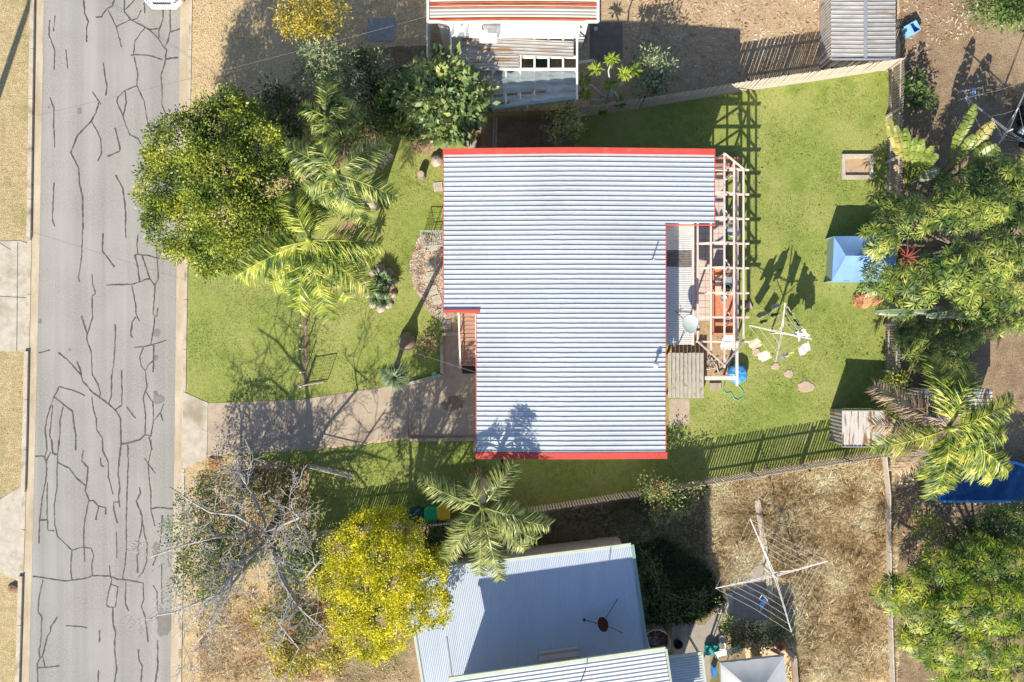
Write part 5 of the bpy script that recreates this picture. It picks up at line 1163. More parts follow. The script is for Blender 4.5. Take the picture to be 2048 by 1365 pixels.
q = P(1463, 1303, 0); m2 = MB(); m2.bar(P(1430, 1310, .7), P(1482, 1299, .7), .24, .04); [m2.box((P(x, y, .35).x, P(x, y, .35).y, .34), (.05, .2, .68)) for x, y in ((1433, 1309), (1479, 1300))]
tag(m2.build('work_bench', metal_white), 'long pale bench top just above the gazebo', 'bench')
q = P(1508, 1309, 0); tag(MB().box((q.x, q.y, .2), (.36, .36, .4)).box((q.x, q.y + .14, .55), (.36, .06, .35)).build('chair', noise_mat('tan_fabric', [(.42, .28, .14), (.52, .36, .2)], 4, .8)), 'tan chair behind the gazebo', 'chair')
q = P(1425, 1337, 0); tag(MB().box((q.x, q.y, .25), (.14, .4, .5)).box((q.x, q.y, .51), (.16, .43, .03)).build('drum', blue_plastic), 'narrow blue box left of the gazebo', 'box')
m2 = thing('folded_umbrella', 'folded red and white umbrella by the upper right gazebo corner', 'umbrella', P(1556, 1302, .0))
for k, mt in enumerate((noise_mat('umbrella_red', [(.55, .06, .03), (.65, .10, .05)], 3, .7), white_m, noise_mat('umbrella_orange', [(.60, .18, .04), (.7, .24, .06)], 3, .7))):
    MB().bar(P(1541 + k * 2.6, 1300 - k * 1.5, .06), P(1565 + k * 1.5, 1312 - k * 1, 1.2), .07, .05).build('fold', mt, m2)
wall_fence('block_edging', 'stepped grey block edging right of the gazebo', [(1572, 1298), (1585, 1312), (1592, 1420)], .35, .2, concrete_brown, 'edging')
wall_fence('brick_edging', 'pale concrete kerb between lower fence strip and the grey roof', [(1020, 1103), (1110, 1093), (1190, 1083)], .16, .24, concrete_brown, 'edging')
for (x, y, rx, ry, l) in ((1198, 1080, .22, .13, 'broken pale slab above the upper right corner of the grey roof'), (1211, 1086, .12, .1, 'smaller broken slab beside the larger pale slab')): blob_stone('slab_piece', l, x, y, rx, ry, .12, concrete, 'slab', n=7)
q = P(922, 1127, .3); sb = thing('striped_board', 'striped board lying at the eave under the palm', 'board', (q.x, q.y, 0))
m2 = MB(); m2.bar(P(903, 1131, .12), P(948, 1124, .12), .42, .08); m2.build('board', metal_grey, sb)
for dy in (-.14, .14): m2 = MB(); m2.bar(P(903, 1131, .17) + Vector((0, dy, 0)), P(948, 1124, .17) + Vector((0, dy, 0)), .05, .02); m2.build('stripe', noise_mat('stripe_brown', [(.30, .14, .08), (.38, .2, .12)], 3, .8), sb)
# big clothesline
zh2 = 2.15; hub2 = P(1553, 1155, zh2)
tips2 = [P(1500, 1038, zh2 + .05), P(1655, 1123, zh2 + .05), P(1583, 1265, zh2 + .05), P(1431, 1177, zh2 + .05)]
hoist('rotary_clothesline', 'empty large rotary clothesline over the dry grass at lower right', Vector((hub2.x, hub2.y, 0)), hub2, tips2, zh2, metal_white, 5)
# folding chair under it
q = P(1524, 1200, 0); fc = thing('folding_chair', 'small white folding chair frame under the large clothesline', 'chair', q)
MB().tube([P(1511, 1208, .0), P(1520, 1224, .4), P(1538, 1196, .42), P(1528, 1190, .0)], .014, 6).build('seat_frame', metal_white, fc); MB().tube([P(1518, 1200, .4), P(1524, 1190, .8), P(1533, 1198, .8), P(1538, 1208, .4), P(1518, 1200, .4)], .014, 6).build('back_frame', metal_white, fc)
a, b, c, d = P(1519, 1209, .41), P(1521, 1222, .41), P(1536, 1200, .41), P(1529, 1194, .41); MB().prism([(p.x, p.y) for p in (a, b, c, d)], .40, .415).build('seat', pale_blue, fc)
lathe_thing('basket', 'round pale wire rimmed basket under the lowest clothesline arm', 'basket', 1578, 1222, 0, [(.13, 0), (.17, .25), (.185, .25), (.15, .02), (0, .02)], metal_grey)
q = P(1459, 1208, 0); tag(MB().bar(P(1458, 1186, .07), P(1460, 1226, .07), .28, .14).build('timber_block', concrete), 'short pale block edging left of the concrete path', 'edging')

# --- upper right yard: bench frame, playset bars, dark heap
fr = thing('lounge_frame', 'white metal lounger frame standing in the shade at upper right', 'frame', P(1945, 187, 0))
MB().tube([P(1920, 184, .4), P(1964, 175, .4), P(1966, 189, .4), P(1922, 199, .4)], .018, 6).build('frame', metal_white, fr)
MB().tube([P(1932, 178, .75), P(1932, 190, .75), P(1938, 200, .4)], .018, 6).build('back_frame', metal_white, fr)
for x, y in ((1921, 184), (1964, 176), (1966, 188), (1923, 198)): q = P(x, y, .4); MB().tube([(q.x, q.y, .4), (q.x, q.y, 0)], .016, 6).build('leg', metal_white, fr)
q = P(1948, 184, .42); MB().box((q.x, q.y, .41), (.16, .2, .03)).build('pad', pale_blue, fr)
hub3 = P(2022, 260, 2.1); tips3 = [P(1930, 195, 2.1), P(2060, 160, 2.1), P(2110, 320, 2.1), P(1985, 305, 2.1)]
hoist('rotary_clothesline', 'silver rotary clothesline at the upper right edge of the picture', Vector((hub3.x, hub3.y, 0)), hub3, tips3, 2.1, metal_grey, 2)
hp = thing('scrap_heap', 'heap of black and white household things at the upper right edge', 'heap', P(2040, 250, 0))
for k in range(22):
    q = P(random.uniform(2024, 2060), random.uniform(218, 290), 0); mt = random.choice([black_m, black_m, black_m, metal_grey, dark_m, white_m]); s = random.uniform(.15, .45)
    MB().box((q.x, q.y, s * .4 + .02 * k), (s, s * random.uniform(.5, 1), s * .8), random.uniform(0, 3)).build('item', mt, hp)

# ================================================================== FRONT YARD THINGS
def paver(label, x, y, s=.42, rz_=0.0):
    q = P(x, y, 0); t = thing('paver', label, 'paver', q, 'square patterned pavers on the gravel')
    MB().box((q.x, q.y, .02), (s, s, .05), rz_).build('slab', concrete, t)
    R3 = Matrix.Rotation(rz_, 3, 'Z'); pat = noise_mat('paver_groove', [(.24, .21, .18), (.30, .27, .23)], 4, .9) if 'paver_groove' not in bpy.data.materials else bpy.data.materials['paver_groove']
    for k in range(4):
        a = math.pi / 2 * k + math.pi / 4; c = q + R3 @ Vector((math.cos(a) * s * .25, math.sin(a) * s * .25, 0)); tt = MB().lathe((c.x, c.y, .047), [(s * .15, 0), (s * .16, .003), (s * .18, 0)], 10, cap=False); tt.build('groove', pat, t)
for (x, y, r, l) in ((876, 374, .1, 'square paver alone on the lawn at the roof edge, highest of the pavers'), (874, 474, 0, 'square paver inside the wire trolley'), (867, 493, .05, 'square paver just below the wire trolley'), (865, 531, .1, 'faded square paver halfway down the gravel'), (862, 553, .1, 'square paver crossed by the long trunk shadow'), (866, 581, .25, 'square paver in the middle of the gravel path'), (874, 600, .3, 'square paver second from the stairs on the gravel'), (882, 627, .35, 'square paver at the inner roof corner by the stairs'), (893, 650, .05, 'square paver in the shade next to the stairs')): paver(l, x, y, .40, r)
# wire trolley with tall frame
tr_ = thing('wire_trolley', 'pale green wire cage trolley on the gravel beside the house', 'trolley', P(862, 478, 0))
a, b, c, d = P(840, 462, .9), P(884, 462, .9), P(884, 490, .9), P(846, 494, .9)
MB().tube([a, b, c, d, a], .018, 6).build('top_rim', dish_m, tr_)
m2 = MB(); lo = [Vector((p.x * .98 - .3, p.y, .12)) for p in (a, b, c, d)]; hi = [a, b, c, d]
lo = [Vector((p.x + .06, p.y, .10)) for p in hi]
for i in range(4):
    for k in range(9): t = k / 9; m2.tube([hi[i].lerp(hi[(i + 1) % 4], t), lo[i].lerp(lo[(i + 1) % 4], t)], .006, 4, False)
    for z in (.25, .5, .75): m2.tube([lo[i].lerp(hi[i], z), lo[(i + 1) % 4].lerp(hi[(i + 1) % 4], z)], .006, 4, False)
for k in range(1, 10): m2.tube([lo[0].lerp(lo[1], k / 10), lo[3].lerp(lo[2], k / 10)], .007, 4, False)
m2.build('wire_sides', dish_m, tr_)
for p in lo: MB().lathe((p.x, p.y, 0), [(.02, 0), (.05, .02), (.05, .08), (.02, .1)], 8).build('wheel', dark_m, tr_)
q0 = P(868, 478, 0); MB().tube([(q0.x - .12, q0.y, .12), (q0.x - .12, q0.y, 1.75), (q0.x - .04, q0.y, 1.85), (q0.x + .12, q0.y, 1.85), (q0.x + .14, q0.y, .12)], .016, 6).build('upright', metal_dark, tr_)
# rocks and stumps
tree_st = thing('tree_stump', 'short pale tree stump on the lawn left of the house corner', 'stump', P(843, 352, 0)); q = P(843, 352, 0)
MB().lathe((q.x, q.y, 0), [(.24, -.02), (.19, .1), (.17, .42), (.165, .45), (0, .46)], 14).build('trunk', bark_m, tree_st, True); MB().lathe((q.x, q.y, .462), [(.15, 0), (0, .005)], 14).build('cut_face', sandst, tree_st)
def boulder(name, label, px, py, r, h, mat, cat='rock', group=None, parent=None):
    q = P(px, py, 0); tt = MB().lathe((0, 0, 0), [(.8, -.05), (1.0, .25), (.85, .65), (.5, .92), (0, 1.0)], 12)
    o = MB().add([(q.x + v[0] * r * (1 + .15 * math.sin(i * 2.7)), q.y + v[1] * r * (1 + .15 * math.cos(i * 1.9)), v[2] * h * (1 + .1 * math.sin(i * 3.3))) for i, v in enumerate(tt.v)], tt.f).build(name, mat, parent, True)
    return tag(o, label, cat, group) if parent is None else o
boulder('rock', 'large round rock partly under the upper left roof edge', 874, 322, .30, .34, rock_m)
lathe_thing('garden_light', 'bright green round sprinkler at the corner of the front lawn', 'sprinkler', 869, 749, 0, [(.12, 0), (.13, .06), (.09, .1), (.05, .12), (0, .12)], noise_mat('sprinkler_green', [(.16, .55, .22), (.22, .65, .28)], 3, .5))
# oval garden bed of spiky plants with rocks
bedc = (762, 577)
sheet('bed', [(762 + 30 * math.cos(a) , 577 + 44 * math.sin(a)) for a in np.linspace(0, 6.0, 20)], .016, mulch_m, 1.5)
k = 0
ring = ('top', 'upper right', 'right', 'lower right', 'bottom right', 'bottom', 'bottom left', 'lower left', 'left', 'upper left')
for i, a in enumerate(np.linspace(-1.57, -1.57 + 6.283 * 9 / 10, 10)):
    boulder('rock', 'pale rock edging the spiky plant bed at its %s' % ring[i], 762 + 27 * math.cos(a), 577 + 40 * math.sin(a), random.uniform(.13, .22), random.uniform(.14, .24), rock_m, 'rock', 'rocks around the spiky plant bed')
# bins
def wheelie(label, x, y, mat, rz_=0.0):
    q = P(x, y, 1.0); t = thing('wheelie_bin', label, 'bin', (q.x, q.y, 0), 'bins by the side fence')
    vs = []; R3 = Matrix.Rotation(rz_, 3, 'Z')
    for z, s in ((.05, .40), (1.0, .54)):
        for sx, sy in ((-1, -1), (1, -1), (1, 1), (-1, 1)): v = R3 @ Vector((sx * s / 2, sy * s / 2 * 1.08, 0)); vs.append((q.x + v.x, q.y + v.y, z))
    MB().add(vs, [(3, 2, 1, 0), (4, 5, 6, 7), (0, 1, 5, 4), (1, 2, 6, 5), (2, 3, 7, 6), (3, 0, 4, 7)]).build('body', mat, t)
    lid = MB(); n = 20; prof = [(.30, 1.005), (.31, 1.04), (.25, 1.075), (.17, 1.08), (.15, 1.065), (0, 1.065)]
    vs = []
    for r, z in prof:
        for j in range(n):
            a = 2 * math.pi * j / n; c_, s_ = math.cos(a), math.sin(a); p_ = 4; m_ = (abs(c_) ** p_ + abs(s_) ** p_) ** (-1 / p_); v = R3 @ Vector((r * c_ * m_, r * s_ * m_ * 1.06, 0)); vs.append((q.x + v.x, q.y + v.y, z))
    lid.add(vs, [(i * n + j, i * n + (j + 1) % n, (i + 1) * n + (j + 1) % n, (i + 1) * n + j) for i in range(len(prof) - 1) for j in range(n)]).build('lid', mat, t)
    v = R3 @ Vector((0, -.31, 0)); MB().tube([(q.x + v.x - .2, q.y + v.y, 1.0), (q.x + v.x + .2, q.y + v.y, 1.0)], .02, 6).build('handle', black_m, t)
    for s in (-1, 1): v = R3 @ Vector((s * .22, -.22, 0)); MB().add([Vector((q.x + v.x + w[2] * s * .5, q.y + v.y + w[0], .1 + w[1])) for w in MB().lathe((0, 0, 0), [(0, 0), (.1, 0), (.1, .08), (0, .08)], 12).v], MB().lathe((0, 0, 0), [(0, 0), (.1, 0), (.1, .08), (0, .08)], 12).f).build('wheel', dark_m, t)
wheelie('dark green wheelie bin, leftmost of the three by the side fence', 832, 1031, dgreen_bin)
wheelie('bright green lidded wheelie bin between the dark and the yellow bin', 862, 1029, green_bin, .03)
wheelie('yellow lidded wheelie bin next to the palm', 887, 1026, yellow_bin, .06)
bk = thing('brick_stack', 'loose red bricks on the verge corner below the driveway apron', 'bricks', P(428, 928, 0))
bme = None
for i in range(3):
    for j in range(4):
        if bme is None: o = MB().box((0, 0, 0), (.23, .11, .076)).build('brick', brick_m); bme = o.data; bpy.data.objects.remove(o)
        q = P(423 + i * 7.5 + random.uniform(-2, 2), 920 + j * 5.5 + random.uniform(-1, 1), 0); o = bpy.data.objects.new('brick', bme); COL.objects.link(o); o.parent = bk; o.location = Vector((q.x, q.y, .042)) - bk.location; o.rotation_euler.z = random.uniform(-.3, .3)
boulder('tree_stump', 'low rough stump on the verge across the road', 28, 1177, .26, .15, roughtrunk, 'stump')

# ================================================================== CAR, POLE, WIRES
car = thing('parked_car', 'white car with its nose at the top edge of the road', 'car', P(326, -80, 0)); q = P(326, 16, .6); yb = q.y; xc = q.x
def outline(y0, hw, taper, L): return [(-hw * taper, y0), (hw * taper, y0), (hw * .94, y0 + .30), (hw, y0 + .62), (hw, y0 + L - .35), (hw * .8, y0 + L), (-hw * .8, y0 + L), (-hw, y0 + L - .35), (-hw, y0 + .62), (-hw * .94, y0 + .30)]
def loft(layers):
    n = len(layers[0][1]); vs = []
    for z, pts in layers: vs += [(xc + x, yb + y, z) if not callable(z) else (xc + x, yb + y, z(y)) for x, y in pts]
    return MB().add(vs, [tuple(reversed(range(n))), tuple(range((len(layers) - 1) * n, len(layers) * n))] + [(k * n + i, k * n + (i + 1) % n, (k + 1) * n + (i + 1) % n, (k + 1) * n + i) for k in range(len(layers) - 1) for i in range(n)])
loft([(.22, outline(.06, .84, .6, 4.2)), (.45, outline(0, .88, .62, 4.3)), (.62, outline(.02, .88, .62, 4.28)), (.66, outline(.12, .86, .66, 4.14))]).build('bumper_and_sills', car_white, car)
loft([(.64, outline(.13, .855, .68, 4.1)), (lambda y: .80 + min(.18, y * .13), outline(.20, .84, .70, 3.95)), (lambda y: .83 + min(.19, y * .14), outline(.32, .72, .72, 3.7))]).build('bonnet', car_white, car)
loft([(.95, [(-.74, 1.25), (.74, 1.25), (.76, 3.8), (-.76, 3.8)]), (1.40, [(-.58, 1.85), (.58, 1.85), (.6, 3.3), (-.6, 3.3)])]).build('windows', glass_m, car)
loft([(1.385, [(-.62, 1.80), (.62, 1.80), (.63, 3.35), (-.63, 3.35)]), (1.44, [(-.5, 1.95), (.5, 1.95), (.52, 3.2), (-.52, 3.2)])]).build('roof', car_white, car)
gr = MB()
for k in range(9): gr.box((xc - .36 + k * .09, yb + .13, .735), (.05, .05, .13))
gr.build('grille', metal_dark, car); MB().box((xc, yb + .165, .735), (.85, .06, .12)).build('grille_panel', chrome, car)
for s in (-1, 1):
    MB().bar((xc + s * .52, yb + .16, .74), (xc + s * .80, yb + .40, .76), .10, .13).build('headlight', chrome, car)
    for yy in (.85, 3.4):
        w = MB(); tt = MB().lathe((0, 0, 0), [(0, 0), (.31, 0), (.33, .03), (.33, .17), (.31, .2), (0, .2)], 20); w.add([Vector((xc + s * (.68 + v[2]), yb + yy + v[0], .33 + v[1])) for v in tt.v], tt.f); w.build('wheel', dark_m, car)
pole = thing('power_pole', 'timber power pole beyond the left edge of the picture', 'pole', P(-75, 400, 0)); q = P(-75, 400, 0)
MB().tube([(q.x, q.y, -.1), (q.x, q.y, 5), (q.x, q.y, 9.6)], [.17, .15, .12], 10).build('shaft', bark_m, pole, True); MB().bar((q.x, q.y - .8, 9.0), (q.x, q.y + .8, 9.0), .1, .12).build('crossarm', bark_m, pole)
top = Vector((q.x, q.y, 8.3))
wire_m = noise_mat('aged_cable', [(.16, .15, .15), (.24, .23, .22)], 4, .8)
def wire(label, a, b, sag, r=.007):
    a = Vector(a); b = Vector(b); pts = [a.lerp(b, i / 24) - Vector((0, 0, sag * 4 * (i / 24) * (1 - i / 24))) for i in range(25)]
    tag(MB().tube(pts, r, 5).build('power_line', wire_m), label, 'power line')
wire('thin service wire from the pole to the rusty roofed house', top + Vector((0, .1, 0)), P(858, 32, 4.3), .5)
wire('thin service wire from the pole across road and lawn to the middle house', top + Vector((0, -.1, 0)), P(951, 745, 4.6), .6)

# ================================================================== VEGETATION
# big olive green street tree: lobes (px, py, z, r, ry, rz)
tree('street_tree', 'large round olive green tree overhanging the road', 'tree', (480, 440), [
    (365, 300, 4.4, 1.5, 1, 1.0), (450, 250, 4.6, 1.35, 1, 1.0), (340, 380, 4.3, 1.3, 1, 1.0), (430, 340, 5.2, 1.5, 1, 1.1), (520, 300, 4.8, 1.2, 1, 1.0),
    (360, 450, 3.9, 1.4, 1, 1.0), (450, 430, 5.0, 1.5, 1, 1.1), (540, 380, 4.6, 1.3, 1, 1.0), (430, 500, 3.6, 1.25, .8, .9), (530, 460, 3.8, 1.2, 1, 1.0), (470, 225, 4.0, 1.0, .8, .8), (575, 430, 3.6, .9, 1, .8)],
    L_big, 2.5, .115, .52, .19, 28, .20, inner=.35, base=P(500, 440))
# yellow tree lower middle
tree('yellow_tree', 'bright yellow leaved tree beside the lower grey roof', 'tree', (738, 1300), [
    (735, 1062, 5.2, .9, 1, .9), (690, 1100, 4.9, .85, 1, .9), (790, 1060, 5.0, .9, 1, .8), (760, 1110, 5.9, .95, 1, .9), (820, 1110, 5.3, .8, 1, .8), (675, 1160, 4.6, .75, 1, .8), (720, 1165, 5.6, .9, 1, .9), (790, 1165, 5.6, .95, 1, .9), (850, 1160, 4.6, .8, 1, .8),
    (700, 1225, 4.8, .8, 1, .8), (760, 1235, 5.2, .85, 1, .8), (820, 1225, 4.9, .8, 1, .8), (868, 1215, 4.2, .7, 1, .7), (735, 1280, 4.6, .75, 1, .7), (785, 1280, 4.2, .6, 1, .6), (690, 1265, 4.0, .5, 1, .5), (755, 1305, 4.0, .4, 1, .4), (870, 1120, 4.0, .5, 1, .5)],
    L_yellow, 2.6, .08, .68, .165, 32, .17, inner=.3, base=P(742, 1250))
# small gold tree at top
tree('gold_tree', 'small golden leaved tree at the top of the picture', 'tree', (625, 70), [
    (610, 15, 3.6, .95, 1, .8), (650, 30, 3.5, .85, 1, .8), (585, 35, 3.3, .7, 1, .6), (630, 60, 3.2, .8, .7, .6), (630, -20, 3.6, 1.0, .8, .8)], L_gold, 1.8, .11, .5, .2, 15, .10, inner=.55, base=P(640, 85))
# hedge thicket between street tree and upper neighbour
tree('shrub', 'feathery grey green shrub tallest in the thicket above the palms', 'shrub', (690, 190), [(640, 110, 3.2, .75, 1, .7), (680, 130, 3.0, .8, 1, .7), (620, 150, 2.6, .8, 1, .7), (700, 165, 2.6, .7, 1, .6), (655, 165, 2.7, .7, 1, .6)], L_grey, 1.6, .17, .3, .25, 12, .08, inner=.6)
tree('shrub', 'tawny green shrub between two dark palm fronds', 'shrub', (725, 210), [(690, 180, 2.6, .55, 1, .6), (700, 205, 2.2, .6, 1, .5)], L_grey, 1.8, .15, .3, .22, 12, .06, inner=.6)
tree('shrub', 'small pale topped shrub below the grey slab', 'shrub', (775, 150), [(758, 125, 2.4, .5, 1, .5), (768, 150, 1.8, .5, 1, .5)], L_grey, 2.0, .12, .45, .2, 12, .06, inner=.6)
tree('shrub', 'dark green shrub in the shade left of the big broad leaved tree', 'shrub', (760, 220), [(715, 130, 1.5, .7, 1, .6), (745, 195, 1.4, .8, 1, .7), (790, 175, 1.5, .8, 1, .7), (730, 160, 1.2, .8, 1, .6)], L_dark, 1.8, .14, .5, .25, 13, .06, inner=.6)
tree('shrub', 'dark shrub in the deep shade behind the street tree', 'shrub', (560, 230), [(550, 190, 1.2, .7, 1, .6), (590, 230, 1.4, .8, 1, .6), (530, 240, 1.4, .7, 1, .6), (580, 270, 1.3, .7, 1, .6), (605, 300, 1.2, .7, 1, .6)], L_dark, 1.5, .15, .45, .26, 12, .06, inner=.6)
tree('shrub', 'lime tipped green shrub at the edge of the front lawn under the broad leaved tree', 'shrub', (800, 255), [(770, 235, 1.6, .7, 1, .6), (800, 245, 1.4, .7, .8, .6), (735, 255, 1.5, .7, .8, .6), (700, 275, 1.2, .6, .8, .5), (790, 215, 1.7, .7, 1, .6), (830, 262, 1.2, .5, .7, .5)], L_mid, 1.8, .13, .6, .22, 14, .06, inner=.6)
tree('shrub', 'yellow green low shrub among the dark hedge plants', 'shrub', (780, 230), [(765, 195, 1.9, .35, 1, .4), (805, 240, 1.9, .35, 1, .4), (770, 262, 1.5, .35, .8, .35)], L_lime, 2.2, .13, .6, .2, 10, .05, inner=.6)
# broad leaved tree right of hedge
tree('broad_leaved_tree', 'tree with big pale broad leaves left of the blue shade cloth', 'tree', (890, 240), [
    (865, 140, 3.6, .8, 1, .7), (915, 165, 3.4, .8, 1, .7), (870, 195, 3.6, .9, 1, .8), (925, 210, 3.4, .8, 1, .7), (885, 240, 3.0, .9, .8, .7), (935, 235, 2.7, .6, 1, .6), (835, 195, 2.6, .9, 1, .7), (950, 185, 2.8, .6, 1, .5)],
    L_big_rnd, 1.1, .33, .55, .30, 10, .12, inner=.5, twigs=3)
# frangipani style tree by top fence
fg = thing('frangipani_tree', 'small pale branched tree with leaf tufts leaning over the top fence', 'tree', P(1205, 215, 0)); b0 = P(1207, 222, 0)
tufts = [(1223, 118, 2.9), (1190, 140, 2.5), (1248, 150, 2.6), (1222, 170, 2.2), (1168, 160, 2.2), (1170, 190, 1.7), (1238, 205, 1.3), (1203, 222, .5), (1270, 142, 2.5)]
m2 = MB(); f0 = P(1226, 178, 1.7); m2.tube([(b0.x, b0.y, -.05), b0.lerp(f0, .5) + Vector((.05, 0, .1)), f0], [.10, .085, .07], 8)
parts = []
for i, (x, y, z) in enumerate(tufts):
    T = P(x, y, z); s = f0 if i in (0, 2, 3, 8, 6) else b0.lerp(f0, .55)
    if i == 7: s = b0 + Vector((0, 0, .1))
    limb(m2, s, T, .05, .028, .22, 6)
    n = 40; a = rng.random(n) * 6.283; D = np.stack([np.cos(a), np.sin(a), -.15 + .7 * rng.random(n)], 1); C = np.array(T) + unit(D) * .05 + rng.normal(size=(n, 3)) * .04
    parts.append(leaf_quads(C, D, .30 * (.7 + .5 * rng.random(n)), .085, 1.2))
m2.build('trunk', palebark, fg, True); V, Q = merge(parts); np_mesh('crown', V, Q, L_lime, fg)
tree('shrub', 'grey green bushy shrub behind the top fence right of the pale branched tree', 'shrub', (1310, 185), [(1300, 115, 1.8, .5, 1, .5), (1318, 140, 1.7, .55, 1, .5), (1285, 130, 1.7, .4, 1, .4), (1290, 175, 1.0, .55, .8, .5), (1318, 165, 1.1, .55, .8, .5)], L_grey, 2.0, .15, .45, .22, 12, .06, inner=.6)
tree('shrub', 'cream flowering round shrub above the red roof flashing', 'shrub', (1130, 265), [(1120, 225, 2.0, .6, 1, .6), (1145, 240, 1.9, .5, 1, .5), (1130, 265, 1.5, .6, .8, .6), (1105, 262, 1.2, .4, .8, .4)], leaf_mat('leaf_cream', [(.09, .13, .03), (.20, .23, .06), (.45, .42, .16), (.60, .55, .26)]), 2.2, .12, .5, .2, 13, .07, inner=.6)
tree('shrub', 'small glossy green shrub in the shade right of the dark paling fence', 'shrub', (1835, 190), [(1825, 165, .9, .35, 1.2, .5), (1845, 195, .8, .4, 1, .4), (1825, 200, .7, .35, 1, .4)], L_mid, 2.0, .2, .5, .2, 9, .04, inner=.6)
tree('tree', 'leafy green tree at the top right corner', 'tree', (1990, 15), [(2000, 15, 3.0, .9, 1, .8), (2035, 0, 3.2, 1.0, 1, .9), (1985, -10, 3.2, .9, 1, .8), (2050, 30, 2.8, .8, 1, .7)], L_mid, 1.5, .18, .4, .28, 12, .1, inner=.5, base=P(2010, 20))
# umbrella trees
def rosette_tree(name, label, base, centers, lmat, flower=None, trunk_r=.12, ls=.34):
    t = thing(name, label, 'tree', base); m2 = MB(); lw = [(*P(x, y, z), r) for x, y, z, r, n in centers]
    f = Vector((base.x, base.y, 1.4)); m2.tube([(base.x, base.y, -.05), (base.x, base.y, .1), f], [trunk_r * 1.5, trunk_r * 1.2, trunk_r], 8)
    parts = []
    for (x, y, z, r, n) in centers:
        c = P(x, y, z); limb(m2, f, c - Vector((0, 0, .3)), trunk_r * .6, .04, .2, 6)
        for k in range(int(n * 1.55)):
            d = rng.normal(size=3); d[2] = abs(d[2]) * .9 + .1; d /= np.linalg.norm(d); rr = .55 + .45 * rng.random() ** .5
            p = np.array(c) + d * r * rr * np.array([1, 1, .75]); nl = int(rng.integers(9, 14)); a0 = rng.random() * 6.28
            ax = unit((d * .6 + np.array([0, 0, 1.0]))[None])[0]; s1 = unit(np.cross(ax, [1, .1, 0])[None])[0]; s2 = np.cross(ax, s1)
            an = a0 + np.arange(nl) * 6.283 / nl + rng.normal(size=nl) * .1
            D = s1 * np.cos(an)[:, None] + s2 * np.sin(an)[:, None] + ax * (-.15 + .45 * rng.random((nl, 1)))
            sz = ls * (.75 + .45 * rng.random()) * (.85 + .3 * rng.random(nl))
            Dn = unit(D); Nn = np.tile(ax, (nl, 1)); S = unit(np.cross(Dn, Nn)); C = p + Dn * .05
            U = np.cross(S, Dn); Lz = sz[:, None]
            V = np.stack([C, C + Dn * Lz * .5 + S * Lz * .10, C + Dn * Lz - ax * Lz * .22, C + Dn * Lz * .5 - S * Lz * .10], 1).reshape(-1, 3)
            parts.append((V, np.arange(4 * nl).reshape(nl, 4)))
    V, Q = merge(parts); m2.build('trunk', bark_m, t, True); np_mesh('crown', V, Q, lmat, t)
    return t
ut = rosette_tree('umbrella_tree', 'large umbrella tree with rosette leaves and red flower spikes right of the lawn', P(1880, 500), [
    (1760, 480, 2.6, .8, 26), (1760, 560, 2.5, .8, 26), (1830, 440, 2.8, .9, 26), (1850, 560, 3.2, 1.1, 38), (1920, 540, 3.6, 1.2, 44), (1990, 520, 3.6, 1.2, 44), (1920, 430, 3.2, 1.0, 34), (1980, 420, 3.2, 1.0, 34),
    (1950, 600, 3.0, 1.1, 34), (2020, 580, 3.0, .9, 26), (1800, 610, 2.2, .8, 20), (1780, 420, 2.0, .6, 16), (2030, 460, 3.0, .9, 24)], L_schef)
q = P(1815, 515, 3.6); pr_ = MB(); 
for k in range(11):
    a = k * 6.283 / 11 + random.uniform(-.15, .15); L = random.uniform(.35, .6); pr_.tube([q + Vector((0, 0, -.15)), q + Vector((math.cos(a) * L * .5, math.sin(a) * L * .5, .12)), q + Vector((math.cos(a) * L, math.sin(a) * L, .12))], [.015, .025, .015], 6)
pr_.build('flower_spikes', L_redflower, ut)
rosette_tree('umbrella_tree', 'leafy umbrella tree in half shade under the pale banana leaves', P(1870, 680), [(1820, 680, 1.6, .8, 22), (1870, 660, 1.8, .9, 26), (1920, 670, 1.8, .9, 26), (1960, 650, 2.0, .8, 24), (1840, 720, 1.3, .6, 14), (1900, 710, 1.4, .7, 18), (2000, 640, 2.0, .7, 18), (2030, 640, 2.0, .6, 14)], L_schef, ls=.28)
rosette_tree('umbrella_tree', 'bright green umbrella tree beside the silver banana stems at right edge', P(1995, 380), [(1960, 370, 2.4, .8, 24), (2010, 360, 2.6, .9, 28), (2040, 400, 2.6, .8, 24), (1900, 390, 1.8, .7, 18), (1950, 410, 2.2, .7, 20), (2050, 340, 2.4, .8, 20)], L_schef, ls=.32)
rosette_tree('umbrella_tree', 'dense bright green umbrella tree filling the lower right corner', P(1930, 1200), [
    (1790, 1190, 2.4, .8, 26), (1840, 1170, 2.8, 1.0, 34), (1900, 1140, 3.0, 1.1, 38), (1960, 1120, 3.0, 1.1, 38), (2020, 1130, 3.2, 1.1, 38), (1860, 1230, 3.0, 1.1, 38), (1930, 1210, 3.4, 1.2, 44), (2000, 1210, 3.4, 1.2, 44),
    (1840, 1280, 2.4, .9, 30), (1910, 1290, 2.8, 1.1, 38), (1980, 1290, 3.0, 1.1, 38), (2040, 1280, 3.0, 1.0, 30), (1890, 1340, 2.0, .8, 24), (1960, 1350, 2.2, .9, 26), (2030, 1350, 2.2, .9, 26), (2040, 1190, 3.2, 1.0, 30)], L_schef2, ls=.30)
rosette_tree('umbrella_tree', 'dark green umbrella tree below the covered pool at the right edge', P(2010, 1060), [(1990, 1050, 2.2, .8, 24), (2030, 1040, 2.4, .9, 26), (1960, 1080, 1.8, .7, 18), (2040, 1080, 2.4, .8, 22), (1900, 1080, 1.4, .5, 10), (1930, 1060, 1.4, .5, 8)], L_dark, ls=.30)
